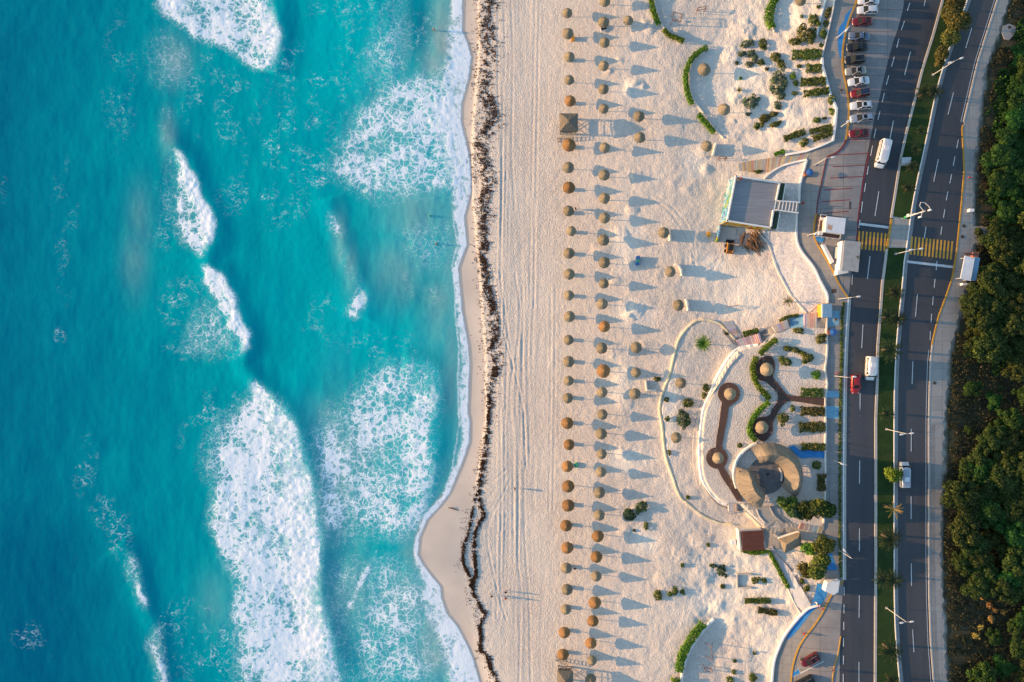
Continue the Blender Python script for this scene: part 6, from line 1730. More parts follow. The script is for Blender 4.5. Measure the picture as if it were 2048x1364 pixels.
# orange kiosk
t = slab_thing('kiosk', 'orange and white kiosk with grey blue roof at the head of the striped stairs', 'kiosk', 1651, 621, 0)
Y3 = lambda *p: zl(1600, 540, *p)
slab(t, 'roof', Y3((212, 308), (292, 308), (292, 432), (212, 432)), 2.36, 2.5, M_BLUES)
slab(t, 'roof_edge', Y3((196, 308), (211, 308), (211, 432), (196, 432)), 2.36, 2.52, M_WALL)
slab(t, 'cabin', Y3((200, 312), (290, 312), (290, 428), (200, 428)), -.3, 2.35, M_ORANGE)
# cube sign
t = slab_thing('sign_cube', 'white box with a framed square emblem above the blue path', 'sign', 1665, 1174)
Y5 = lambda *p: zl(1600, 1064, *p)
slab(t, 'box', Y5((250, 458), (362, 440), (345, 545), (308, 572), (228, 540)), -.3, 1.7, M_WALL)
slab(t, 'plinth', Y5((235, 460), (365, 436), (350, 548), (305, 575), (212, 522)), -.3, .5, M_WALL)
pl = Vector((*toworld(*Y5((240, 500))[0], t.location.z + 1.0), t.location.z + 1.0)) - t.location
mk('emblem', [(pl.x - .28, pl.y - .55, .62), (pl.x + .02, pl.y - .6, 1.5), (pl.x + .02, pl.y + .6, 1.5), (pl.x - .28, pl.y + .55, .62)], [(0, 1, 2, 3)], M_STONE, t)
mk('emblem_field', [(pl.x - .27, pl.y - .36, .78), (pl.x - .06, pl.y - .4, 1.38), (pl.x - .06, pl.y + .4, 1.38), (pl.x - .27, pl.y + .36, .78)], [(0, 1, 2, 3)], M_CREAM, t)
# brown pergola
t = slab_thing('pergola', 'reddish brown slatted pergola roof in front of a pale wall', 'pergola', 1505, 1083)
Y4 = lambda *p: zl(1250, 820, *p)
c4 = [Vector((*toworld(x, y, t.location.z + 2.5), t.location.z + 2.5)) - t.location for x, y in Y4((1062, 1108), (1258, 1095), (1268, 1270), (1070, 1282))]
M_PERG = simple('red_brown_timber', (.13, .045, .03), (.22, .085, .055), 5, stretch=(1, .3, 1))
vs, fs = [], []
for i in range(26):
    f = (i + .5) / 26
    beam(vs, fs, c4[0].lerp(c4[1], f), c4[3].lerp(c4[2], f), .13, .08)
mk('slats', vs, fs, M_PERG, t)
vs, fs = [], []
for i in range(5):
    f = .02 + i * .24
    a_, c_ = c4[0].lerp(c4[3], f), c4[1].lerp(c4[2], f)
    beam(vs, fs, a_ + Vector((0, 0, .09)), c_ + Vector((0, 0, .09)), .12, .1)
mk('beams', vs, fs, M_PERG, t)
mk('backing', [tuple(c - Vector((0, 0, .12))) for c in c4] + [tuple(c - Vector((0, 0, .16))) for c in c4], [(3, 2, 1, 0), (4, 5, 6, 7)], M_BROWN, t)
for c in c4:
    vs, fs = [], []; cc = c * .96; cyl(vs, fs, cc.x, cc.y, -.4, 2.4, .08, k=8); mk('post', vs, fs, M_PERG, t)
slab(t, 'wall', Y4((1045, 1085), (1235, 1075), (1238, 1092), (1048, 1102)), -.4, 1.6, M_CREAM); slab(t, 'wall', Y4((1030, 1085), (1044, 1085), (1062, 1275), (1046, 1280)), -.4, 1.6, M_CREAM)
# thatched hut
t = slab_thing('thatched_hut', 'small hut with hipped thatched roof beside the pergola', 'hut', 1580, 1085)
zb_ = t.location.z
def hp(x, y, h): return Vector((*toworld(*Y4((x, y))[0], zb_ + h), zb_ + h)) - t.location
e4 = [hp(1400, 1172, 2.2), hp(1450, 1302, 2.2), hp(1605, 1228, 2.2), hp(1600, 1108, 2.2)]
r2 = [hp(1468, 1222, 3.7), hp(1570, 1165, 3.7)]
vs = [tuple(p) for p in e4 + r2] + [tuple(p * 1.0 - Vector((0, 0, .18))) for p in e4]
fs = [(0, 1, 4), (1, 2, 5, 4), (2, 3, 5), (3, 0, 4, 5), (0, 6, 7, 1), (1, 7, 8, 2), (2, 8, 9, 3), (3, 9, 6, 0), (9, 8, 7, 6)]
me = mesh('roof', vs, fs, None)
bm = bmesh.new(); bm.from_mesh(me); bmesh.ops.subdivide_edges(bm, edges=bm.edges[:], cuts=5, use_grid_fill=True)
for v in bm.verts: v.co += Vector((rnd.uniform(-.04, .04), rnd.uniform(-.04, .04), rnd.uniform(-.03, .03)))
bmesh.ops.recalc_face_normals(bm, faces=bm.faces[:]); bm.to_mesh(me); bm.free()
me.materials.append(simple('hut_thatch', (.17, .135, .095), (.30, .245, .17), 7, stretch=(1.5, .5, .5), bump=.8, bdist=.08))
link('roof', me, t)
for p in e4:
    q = p * .86; vs, fs = [], []; cyl(vs, fs, q.x, q.y, -.4, 2.3, .1); mk('post', vs, fs, M_POLE, t)
vwall(e4[0] * .95, e4[3] * .95, -.3, 2.25, -.12, M_WALL, 'wall', t)

# ------------------------------------------------------------------ lifeguard towers
M_TOWER = simple('grey_timber', (.13, .10, .08), (.22, .175, .135), 4, stretch=(1, 1, .2))
def tower(px, py, half, lab, ladder):
    p = ground_at(px, py, 4.0)
    t = thing('lifeguard_tower', lab, 'lifeguard tower', p)
    vs, fs = [], []
    e = half; n = 8
    for (r, z) in ((e, 3.1), (e, 3.28), (e * .55, 4.0), (.12, 4.6)):
        for (sx, sy) in ((-1, -1), (1, -1), (1, 1), (-1, 1)): vs.append((sx * r, sy * r, z))
    for L in range(3):
        for i in range(4): fs.append((L * 4 + i, L * 4 + (i + 1) % 4, L * 4 + 4 + (i + 1) % 4, L * 4 + 4 + i))
    fs += [(12, 13, 14, 15), (3, 2, 1, 0)]
    me = mesh('roof', vs, fs, None); bm = bmesh.new(); bm.from_mesh(me); bmesh.ops.subdivide_edges(bm, edges=bm.edges[:], cuts=6, use_grid_fill=True)
    for v in bm.verts: v.co += Vector((rnd.uniform(-.04, .04), rnd.uniform(-.04, .04), rnd.uniform(-.04, .04)))
    bmesh.ops.recalc_face_normals(bm, faces=bm.faces[:]); bm.to_mesh(me); bm.free(); me.materials.append(simple('tower_thatch', (.12, .10, .08), (.20, .17, .13), 6, bump=.8, bdist=.06)); link('roof', me, t)
    for sx in (-1, 1):
        for sy in (-1, 1):
            vs, fs = [], []; cyl(vs, fs, sx * e * .84, sy * e * .84, -.6, 3.2, .09, k=8); mk('post', vs, fs, M_TOWER, t)
    vs, fs = [], []; box(vs, fs, -e * .9, e * .9, -e * .9, e * .9, 1.55, 1.68); mk('platform', vs, fs, M_TOWER, t)
    vs, fs = [], []
    for (a, b) in (((-1, -1), (1, -1)), ((1, -1), (1, 1)), ((1, 1), (-1, 1)), ((-1, 1), (-1, -1))):
        A = Vector((a[0] * e * .84, a[1] * e * .84, 0)); B = Vector((b[0] * e * .84, b[1] * e * .84, 0))
        beam(vs, fs, A + Vector((0, 0, 2.5)), B + Vector((0, 0, 2.5)), .08)
        beam(vs, fs, A + Vector((0, 0, .1)), B + Vector((0, 0, 1.5)), .08); beam(vs, fs, B + Vector((0, 0, .1)), A + Vector((0, 0, 1.5)), .08)
    mk('bracing', vs, fs, M_TOWER, t)
    (ax, ay), (bx, by) = ladder
    vs, fs = [], []
    A = Vector((ax, ay, -.2)); B = Vector((bx, by, 1.6)); s = (B - A).cross(Vector((0, 0, 1))).normalized() * .4
    beam(vs, fs, A + s, B + s, .1); beam(vs, fs, A - s, B - s, .1)
    for i in range(9):
        q = A.lerp(B, (i + .5) / 9); beam(vs, fs, q + s, q - s, .08)
    mk('ladder', vs, fs, M_TOWER, t)
    return t
tower(1138, 243, 1.92, 'big square thatched lifeguard tower with ladder in the row nearest the sea, upper', ((-2.3, -2.9), (1.0, -2.35)))
tower(1131, 1360, 1.65, 'square lifeguard tower cut by the bottom edge of the picture', ((-1.9, 2.9), (.8, 2.3)))
# ------------------------------------------------------------------ lamps
def lamp(base, head, h, label, double=False, sgn=False):
    zb = gz(*base)
    p = Vector((*toworld(*base, zb), zb))
    q = Vector((*toworld(*head, zb + h), h)); d = Vector((q.x - p.x, q.y - p.y, 0))
    if d.length > 2.2: d = d.normalized() * 2.2
    t = thing('street_lamp', label, 'street lamp', p, 0, 'street lamps')
    vs, fs = [], []; cyl(vs, fs, 0, 0, -.3, h - .1, .075, .045, 8); mk('pole', vs, fs, M_WPOST, t)
    vs, fs = [], []; box(vs, fs, -.22, .22, -.22, .22, -.3, .35); mk('pole_base', vs, fs, M_STONE, t)
    sides = (1, -1) if double else (1,)
    dd = d if d.length > .5 else Vector((.9, .1, 0))
    for s in sides:
        e = dd * s * (.75 if double else 1)
        vs, fs = [], []; beam(vs, fs, (0, 0, h - .15), (e.x, e.y, h + .05), .055); mk('arm', vs, fs, M_WPOST, t)
        n = e.normalized(); m = Vector((-n.y, n.x, 0))
        vs, fs = [], []
        for (a, w, z) in ((-.1, .08, .02), (.15, .17, .02), (.6, .15, .02), (.72, .06, .02), (-.1, .06, .13), (.15, .12, .16), (.6, .1, .15), (.72, .04, .1)):
            for sg in (-1, 1): vs.append(tuple(e + n * a + m * w * sg + Vector((0, 0, h + z))))
        for b in (0, 8):
            for i in range(3): fs.append((b + 2 * i, b + 2 * i + 1, b + 2 * i + 3, b + 2 * i + 2))
        for i in range(3): fs += [(2 * i, 2 * i + 2, 10 + 2 * i, 8 + 2 * i), (2 * i + 1, 9 + 2 * i, 11 + 2 * i, 2 * i + 3)]
        fs += [(0, 8, 9, 1), (6, 7, 15, 14)]
        mk('lamp_head', vs, fs, M_ROOFW, t)
    return t
for b, hd, h, lab, dbl in [((1674, 76), (1695, 58), 6.5, 'white street lamp over the blue patch of the upper promenade', 0), ((1681, 254), (1699, 241), 6.5, 'white street lamp beside the last dark red parked car', 0), ((1629, 330), (1653, 318), 6.5, 'white street lamp at the start of the dark red kerb', 0),
                           ((1616, 471), (1634, 466), 6.0, 'white street lamp beside the white roofed booth', 0), ((1678, 598), (1703, 595), 6.5, 'white street lamp where the yellow kerb meets the lower promenade', 0), ((1670, 752), (1694, 754), 6.5, 'white street lamp beside the moving red car', 0),
                           ((1668, 921), (1688, 929), 6.5, 'white street lamp beside the thatched pavilion on the lower promenade', 0), ((1677, 1100), (1691, 1103), 6.5, 'white street lamp beside the tree over the lower promenade', 0),
                           ((1865, 150), (1900, 125), 8.6, 'tall white double street lamp on the median beside the big trees', 1), ((1790, 508), (1834, 502), 8.6, 'tall white double street lamp on the median just below the crosswalk', 1), ((1772, 858), (1810, 868), 8.6, 'tall white double street lamp on the median above the silver van', 1), ((1772, 1215), (1812, 1243), 8.6, 'tall white double street lamp on the median near the bottom', 1)]:
    lamp(b, hd, h, lab, dbl)
# traffic mast with a curled arm
zb = gz(1809, 435); p = Vector((*toworld(1809, 435, zb), zb))
t = thing('traffic_mast', 'white traffic mast with curled arm and green foot at the crosswalk', 'traffic mast', p)
vs, fs = [], []; cyl(vs, fs, 0, 0, -.2, 8.2, .17, .11, 10); mk('pole', vs, fs, M_WPOST, t)
vs, fs = [], []; cyl(vs, fs, 0, 0, -.2, .9, .28, .24, 10); mk('foot', vs, fs, simple('green_paint', (.02, .26, .10), (.04, .36, .15), 3), t)
vs, fs = [], []
pts = [(.0, 0, 8.0), (-.5, .3, 8.2), (-1.1, 1.0, 8.3), (-.9, 1.7, 8.3), (-.1, 1.6, 8.3), (.7, .9, 8.3), (1.0, .2, 8.3)]
for a, c in zip(pts[:-1], pts[1:]): beam(vs, fs, a, c, .11)
mk('arm', vs, fs, M_WPOST, t)
vs, fs = [], []; beam(vs, fs, (-.4, .2, 8.1), (-.7, -1.0, 8.1), .1); mk('arm', vs, fs, M_WPOST, t)
vs, fs = [], []; beam(vs, fs, (-2.2, -.3, 6.0), (0, 0, 6.2), .1); mk('arm', vs, fs, M_WPOST, t)
for (x, y, z) in ((1.0, .2, 8.0), (-.7, -1.1, 7.6), (-1.9, -.3, 5.5)):
    vs, fs = [], []; box(vs, fs, x - .16, x + .16, y - .14, y + .14, z - .45, z + .45); mk('signal_head', vs, fs, M_ROOFW, t)
# utility cabinet, bollard box
t = slab_thing('utility_cabinet', 'pale grey utility cabinet on the grass median opposite the white van', 'cabinet', 1814, 322)
slab(t, 'cabinet', Z((930, 252), (1008, 248), (1005, 312), (935, 318)), -.2, 1.3, M_ROOFG)
slab(t, 'lid', Z((926, 250), (1012, 246), (1009, 300), (930, 305)), 1.3, 1.38, M_STEEL)
t = slab_thing('meter_box', 'small white meter post at the edge of the right pavement', 'meter box', 1943, 420)
slab(t, 'box', Z((1545, 715), (1585, 715), (1585, 742), (1545, 742)), .1, 1.1, M_WALL); slab(t, 'base', Z((1550, 720), (1580, 720), (1580, 740), (1550, 740)), -.2, .1, M_STONE)
t = slab_thing('red_sign_post', 'small red sign on the pavement by the yellow kerb', 'sign', 1940, 355)
slab(t, 'panel', Z((1540, 425), (1565, 425), (1565, 432), (1540, 432)), 1.2, 1.9, simple('sign_red', (.35, .03, .03), (.45, .06, .05), 3)); slab(t, 'post', Z((1551, 426), (1555, 426), (1555, 431), (1551, 431)), -.2, 1.2, M_STEEL)
bush('shrub', (1957, 463, 8, 9), M_OLIVE, 'round shrub growing in the middle of the concrete pad', hgt=1.1)
bush('shrub', (1711, 515, 7, 9), M_DARKL, 'dark shrub beside the roof of the left bus shelter', hgt=3.2)

# ------------------------------------------------------------------ beach furniture
M_WOOD = simple('reddish_timber', (.16, .075, .05), (.26, .13, .09), 5, stretch=(1, 1, .3))
def L3(t, x, y, h): return Vector((*toworld(x, y, t.location.z + h), t.location.z + h)) - t.location
Q1 = lambda *p: zl(1250, 0, *p); Q2 = lambda *p: zl(1250, 260, *p); Q3 = lambda *p: zl(1250, 540, *p); Q5 = lambda *p: zl(1250, 1064, *p)
def frame(label, pts, h, legs=True, name='timber_stand', closed=True, w=.12):
    cx = sum(p[0] for p in pts) / len(pts); cy = sum(p[1] for p in pts) / len(pts)
    t = slab_thing(name, label, 'wooden frame', cx, cy, h)
    P_ = [L3(t, x, y, h) for x, y in pts]; vs, fs = [], []
    for i in range(len(P_) - (0 if closed else 1)): beam(vs, fs, P_[i], P_[(i + 1) % len(P_)], w)
    mk('top_rail', vs, fs, M_WOOD, t)
    for q in P_:
        vs, fs = [], []; cyl(vs, fs, q.x, q.y, -.4, h, .06, k=6); mk('leg', vs, fs, M_WOOD, t)
    return t
f1_ = frame('square wooden swing frame with a hanging seat inside the upper curved hedge', Q1((440, 110), (520, 128), (508, 195), (432, 185)), 2.1, name='garden_swing')
vs, fs = [], []; box(vs, fs, -.5, .5, -.2, .2, .5, .58); o = mk('swing_seat', vs, fs, M_DRUM, f1_)
vs, fs = [], []
for sx in (-.45, .45): beam(vs, fs, (sx, 0, .55), (sx * 1.3, 0, 2.1), .03)
mk('swing_rope', vs, fs, M_POLE, f1_)
frame('narrow wooden frame right of the square swing frame', Q1((665, 70), (738, 58), (735, 80), (660, 95)), 1.6)
frame('narrow wooden frame at the foot of the orange striped stairs', Q2((862, 240), (925, 246), (924, 262), (860, 257)), 1.4)
frame('slender bent wooden frame on the pale sandy slope', Q3((945, 335), (1000, 325), (1035, 318)), 1.5, closed=False)
frame('white faced board on wooden legs near the bottom hedge', Q5((722, 1228), (785, 1245), (797, 1275), (735, 1265)), 1.2, name='sign_board')
# A-frame swing
t = slab_thing('swing_set', 'tall A-frame swing set with a long crossbar behind the bottom hedge', 'swing set', 1424, 1310)
vs, fs = [], []
a_, c_ = L3(t, *Q5((790, 1050))[0], 2.4), L3(t, *Q5((792, 1170))[0], 2.4)
beam(vs, fs, a_, c_, .1); mk('crossbar', vs, fs, M_WOOD, t)
for q, s in ((a_, 1), (a_, -1), (c_, 1), (c_, -1)):
    vs, fs = [], []; beam(vs, fs, q, (q.x + s * .8, q.y, -.4), .1); mk('leg', vs, fs, M_WOOD, t)
vs, fs = [], []
for f in (.35, .5, .65): q = a_.lerp(c_, f); beam(vs, fs, q, (q.x, q.y, .5), .03)
mk('swing_rope', vs, fs, M_POLE, t)
# bins and boxes
M_BIN = simple('blue_plastic', (.02, .09, .28), (.04, .14, .38), 3, rough=.5); M_GBIN = simple('green_plastic', (.03, .24, .10), (.06, .32, .16), 3, rough=.5)
t = slab_thing('waste_container', 'blue and green waste container standing alone right of the second row', 'bin', 1275, 521)
slab(t, 'body', Q2((102, 1150), (134, 1146), (130, 1226), (100, 1228)), -.2, 1.05, M_BIN); slab(t, 'lid', Q2((106, 1176), (132, 1174), (129, 1200), (105, 1202)), 1.06, 1.12, M_GBIN); slab(t, 'lid', Q2((106, 1146), (136, 1142), (135, 1172), (106, 1174)), 1.06, 1.14, M_BIN)
for (x, y, lab) in ((1146, 76, 'small orange cooler box under the second parasol of the seaward row'), (1418, 468, 'orange cooler box on the sand left of the mural building')):
    t = slab_thing('cooler_box', lab, 'cooler', x, y)
    slab(t, 'box', [(x - 3, y - 4.5), (x + 3, y - 4.5), (x + 3, y + 4.5), (x - 3, y + 4.5)], -.1, .75, M_ORANGE); slab(t, 'lid', [(x - 3.2, y - 4.7), (x + 3.2, y - 4.7), (x + 3.2, y + 4.7), (x - 3.2, y + 4.7)], .76, .84, M_ORANGE)
t = slab_thing('sun_bed', 'white framed sun bed with dark mattress under a second row parasol', 'sun bed', 1208, 57)
slab(t, 'frame', zl(1110, 0, (1.0, 1.0), (1.1, 1.0), (1.1, 1.1)) if False else [(1200, 52), (1213, 49), (1216, 59), (1202, 63)], .2, .42, M_WALL); slab(t, 'mattress', [(1201.5, 52.5), (1212, 50), (1214.5, 57.5), (1203, 60.5)], .43, .52, M_BLACK)
for x, y in ((1203, 61), (1214, 58), (1202, 54), (1212, 51)): slab(t, 'leg', [(x - .4, y - .4), (x + .4, y - .4), (x + .4, y + .4), (x - .4, y + .4)], -.2, .2, M_WALL)
o = drape('beach_towel', [(1148, 929), (1153, 925), (1157, 929), (1155, 934), (1151, 936)], simple('green_cloth', (.02, .24, .13), (.04, .32, .18), 4), .55, 4, .5); tag(o, 'green folded bundle beside an orange parasol of the seaward row', 'bundle')
o = drape('paint_board', [(1583, 1145), (1589, 1152), (1595, 1148), (1589, 1141)], M_WALL, .5, 6, .1); o.name = 'information_board'; tag(o, 'small white tilted information board beside the ramp', 'board')
t = slab_thing('white_crate', 'white crate standing left of the brown pergola', 'crate', 1466, 1085)
slab(t, 'box', zl(1250, 820, (968, 1188), (1005, 1180), (1012, 1222), (972, 1228)), -.2, .7, M_WALL); slab(t, 'lid', zl(1250, 820, (966, 1186), (1007, 1178), (1014, 1224), (970, 1230)), .71, .76, M_ROOFW)
# railing posts of the ramp
t = slab_thing('ramp_railing', 'dark post railing along the right edge of the ramp', 'railing', 1580, 1130)
vs, fs = [], []; pr = None
for i in range(18):
    f = i / 17; x, y = 1537 + f * 85, 1095 + f * 110 - 12 * math.sin(f * 3.1)
    q = Vector((*toworld(x, y, gz(x, y)), gz(x, y))) - t.location
    cyl(vs, fs, q.x, q.y, q.z - .2, q.z + 1.0, .05, k=6)
    if pr is not None: beam(vs, fs, pr + Vector((0, 0, 1.0)), q + Vector((0, 0, 1.0)), .05)
    pr = q
mk('rail', vs, fs, M_WOOD, t)
t['label'] = 'dark post railing along the right edge of the ramp'
# wheelchair symbols on the ramp
def access_sign(cx, cy, s, ang, lab):
    ca, sa = math.cos(R(ang)), math.sin(R(ang))
    def tr(u, v): return (cx + (u * ca - v * sa) * s, cy + (u * sa + v * ca) * s)
    o = drape('access_symbol', [tr(-1, -1), tr(1, -1), tr(1, 1), tr(-1, 1)], M_BLUE, .185, 4); tag(o, lab, 'floor symbol')
    me = []
    ring = [tr(.05 + .5 * math.cos(R(a)), .25 + .5 * math.sin(R(a))) for a in range(-60, 200, 20)]
    inn = [tr(.05 + .33 * math.cos(R(a)), .25 + .33 * math.sin(R(a))) for a in range(-60, 200, 20)][::-1]
    me.append(drape_mesh('figure', ring + inn, M_WHITE, .192, 20))
    me.append(drape_mesh('figure', [tr(-.2, -.45), tr(-.02, -.45), tr(.02, 0), tr(.4, 0), tr(.62, .5), tr(.45, .58), tr(.28, .16), tr(-.14, .16)], M_WHITE, .194, 20))
    me.append(drape_mesh('figure', [tr(-.12 + .17 * math.cos(R(a)), -.66 + .17 * math.sin(R(a))) for a in range(0, 360, 30)], M_WHITE, .193, 20))
    for m in me: m.materials.clear()
    link('figure', join_meshes('figure', me, M_WHITE), o)
access_sign(1579, 1156, 5.2, 25, 'blue floor square with white wheelchair symbol, the upper one on the ramp')
access_sign(1608, 1210, 5.6, 20, 'blue floor square with white wheelchair symbol, the lower one on the ramp')

# ------------------------------------------------------------------ timber heap and loader
M_HEAP = simple('weathered_brown_timber', (.13, .07, .04), (.30, .17, .09), 5)
t = slab_thing('timber_heap', 'heap of brown poles and palm debris below the mural building', 'heap', 1510, 488)
bz = t.location
def heap(n, cx, cy, rx, ry, an, ln, seed, name, hh):
    rg = random.Random(seed); vs, fs = [], []
    for i in range(n):
        x, y = cx + rg.gauss(0, rx * .5), cy + rg.gauss(0, ry * .5); a = R(an + rg.gauss(0, 14)); l = ln * rg.uniform(.5, 1.2)
        z = gz(x, y) + .1 + rg.uniform(0, hh) * max(.1, 1 - abs(x - cx) / rx * .6)
        X_, Y_ = toworld(x, y, z); q = Vector((X_, Y_, z)) - bz; d = Vector((math.cos(a), math.sin(a), rg.uniform(-.12, .12))) * l / 2
        beam(vs, fs, q - d, q + d, rg.uniform(.06, .16))
    return mk(name, vs, fs, M_HEAP, t)
heap(34, 1513, 482, 8, 18, -62, 3.6, 3, 'poles', .9); heap(90, 1504, 491, 10, 8, -50, 1.6, 5, 'debris', 1.0)
heap(14, 1484, 478, 4, 11, -105, 2.4, 8, 'planks', .3)
t = thing('skid_loader', 'small orange and black skid loader on the sand below the mural building', 'loader', ground_at(1457, 497), R(-8))
vs, fs = [], []; box(vs, fs, -.62, .62, -1.15, .75, .35, 1.15); mk('body', vs, fs, simple('faded_orange_paint', (.20, .08, .025), (.28, .12, .04), 4), t)
vs, fs = [], []; box(vs, fs, -.45, .45, -.55, .7, 1.15, 2.0); mk('cab', vs, fs, M_BLACK, t)
vs, fs = [], []; box(vs, fs, -.8, .8, 1.05, 1.75, .15, .7); mk('bucket', vs, fs, M_BLACK, t)
for s in (-1, 1):
    vs, fs = [], []; beam(vs, fs, (s * .6, -1.0, 1.45), (s * .6, .7, 1.3), .14); beam(vs, fs, (s * .6, .7, 1.3), (s * .6, 1.2, .6), .14); mk('lift_arm', vs, fs, M_ORANGE, t)
    for y in (-.65, .45):
        vs, fs = [], []; b_ = 0
        for j, xx in enumerate((s * .62, s * .9)):
            for i in range(14): vs.append((xx, y + .38 * math.cos(i * 6.283 / 14), .38 + .38 * math.sin(i * 6.283 / 14)))
        for i in range(14): fs.append((i, (i + 1) % 14, 14 + (i + 1) % 14, 14 + i))
        fs += [tuple(range(14)), tuple(range(27, 13, -1))]; mk('wheel', vs, fs, M_BLACK, t)
# driftwood log
t = slab_thing('driftwood_log', 'dark driftwood log lying on the wet sand near the cove', 'log', 907, 1018)
vs, fs = [], []; beam(vs, fs, (-1.1, .35, .12), (.1, .02, .14), .16); beam(vs, fs, (.1, .02, .14), (1.0, -.28, .12), .13); beam(vs, fs, (-.5, .2, .15), (-.2, .5, .2), .07); mk('trunk', vs, fs, M_BARK, t)
# ring drawn in the sand is a groove: leave to the ground; seaweed wrack line
WR = smooth_line([(978, -20), (979, 0), (974, 60), (977, 110), (968, 170), (975, 195), (986, 225), (980, 250), (966, 275), (963, 300), (972, 345), (975, 370), (966, 410), (972, 430), (966, 460), (970, 490), (966, 515), (970, 545), (977, 580), (986, 615), (990, 650), (988, 690), (992, 720), (990, 745), (982, 775), (978, 810), (976, 850), (973, 890), (966, 930), (960, 965), (957, 985)], 3)
WB = smooth_line([(955, 985), (948, 1005), (944, 1030), (938, 1060), (932, 1080), (926, 1105), (928, 1130), (938, 1150), (946, 1185)], 3)
WC = smooth_line([(958, 985), (961, 1010), (968, 1030), (958, 1048), (951, 1065), (949, 1090), (950, 1120), (952, 1145), (946, 1170), (948, 1190), (958, 1210), (969, 1228), (960, 1250), (962, 1275), (961, 1300), (975, 1312), (982, 1340), (992, 1360), (996, 1385)], 3)
def wrack(L, n, w, seed):
    rs = np.random.RandomState(seed); A = np.array(L)
    j = rs.randint(0, len(A), n); c = A[j]
    wv_ = np.interp(c[:, 1], [0, 300, 500, 700, 790, 840, 950, 1364], [21, 19, 11, 13, 8, 5, 7, 9]) * w
    off = rs.normal(0, 1, n) * wv_ * .55
    x = c[:, 0] + off; y = c[:, 1] + rs.normal(0, 2, n)
    m = fbm(x / 9 + .9 * fbm(x / 14, y / 14, 2, 91), y / 7, 4, 93)
    m2 = fbm(x / 8 + 1.2 * fbm(x / 12, y / 12, 2, 96), y / 8, 3, 97)
    keep = (np.abs(m - .5) < .022 + .03 * rs.rand(n)) | ((m2 > .50 + .10 * rs.rand(n)) & (np.abs(off) < wv_ * .62)) | ((np.abs(off) < 1.0 * rs.rand(n) * w) & (m2 > .40))
    return np.stack([x[keep], y[keep]], 1)
pts = np.concatenate([wrack(WR, 24000, 1.15, 1), wrack(WB, 5500, .5, 2), wrack(WC, 11000, .7, 3)])
# scattered bits and the thin debris line at the berm
rs = np.random.RandomState(5)
yb = rs.uniform(-20, 1390, 2600); xb = np.interp(yb, [p[1] for p in BERM], [p[0] for p in BERM]) + rs.normal(6, 9, 2600)
kp = fbm(xb / 10, yb / 30, 3, 95) > .5
stray = np.stack([xb[kp], yb[kp]], 1)
pts = np.concatenate([pts, stray])
zz_ = np.array([gz(a, b) for a, b in pts]) + np.random.RandomState(6).uniform(.03, .16, len(pts))
k_ = S * (CAMH - zz_) / CAMH
C = np.stack([(pts[:, 0] - 1024) * k_, -(pts[:, 1] - 682) * k_, zz_], 1)
M_WEED = leafmat('seaweed', (.045, .022, .010), (.085, .043, .019), (.15, .078, .034), .02)
tag(link('seaweed', quads_np('seaweed', leaf_quads(C, .18, np.tile([0, 0, 1.], (len(C), 1)), rs, .45), M_WEED)), 'dark brown line of seaweed washed up along the beach', None, None, 'stuff')
# ------------------------------------------------------------------ vehicles (front towards +X in local space)
def paint(name, c, metal=.2):
    k = NT(name)
    k.col(k.mix(k.math('MULTIPLY', k.rng(k.noise(1.2, 4, .6), .45, .75), .25), c, tuple(x * .75 + .02 for x in c)))
    k.rough(.32); k.b.inputs['Metallic'].default_value = metal; k.b.inputs['Specular IOR Level'].default_value = .5
    k.b.inputs['Coat Weight'].default_value = .4; k.b.inputs['Coat Roughness'].default_value = .15
    return k.m
M_GLASS = simple('tinted_glass', (.006, .010, .012), (.012, .018, .02), 1.0, rough=.35, spec=.2)
M_LAMP = simple('clear_lamp', (.55, .55, .55), None, 4, rough=.25, spec=.5)
M_TAIL = simple('red_lamp', (.25, .01, .01), None, 4, rough=.3)
M_RIM = simple('alloy_rim', (.35, .35, .36), None, 5, rough=.35, metal=.7)
M_TRIM = simple('dark_trim', (.02, .02, .022), None, 5, rough=.6)

def loft(name, sts, m, parent, ring=None):
    """sts: list of (x, half width, z bottom, z top, shoulder inset) -> rounded box body, one mesh"""
    vs, fs = [], []
    for x, w, z0, z1, ins in sts:
        zm = z0 + (z1 - z0) * .62
        pr = [(-w * .94, z0), (-w, z0 + (z1 - z0) * .25), (-w, zm), (-(w - ins), z1 - .03), (-(w - ins) * .7, z1), (0, z1 + .015), ((w - ins) * .7, z1), (w - ins, z1 - .03), (w, zm), (w, z0 + (z1 - z0) * .25), (w * .94, z0)]
        for y, z in pr: vs.append((x, y, z))
    n = 11
    for i in range(len(sts) - 1):
        for j in range(n):
            a, b = i * n + j, i * n + (j + 1) % n
            fs.append((a, b, b + n, a + n))
    fs.append(tuple(range(n))[::-1]); fs.append(tuple((len(sts) - 1) * n + j for j in range(n)))
    me = mesh(name, vs, fs, m, True)
    bm = bmesh.new(); bm.from_mesh(me); bmesh.ops.recalc_face_normals(bm, faces=bm.faces[:]); bm.to_mesh(me); bm.free()
    return link(name, me, parent)

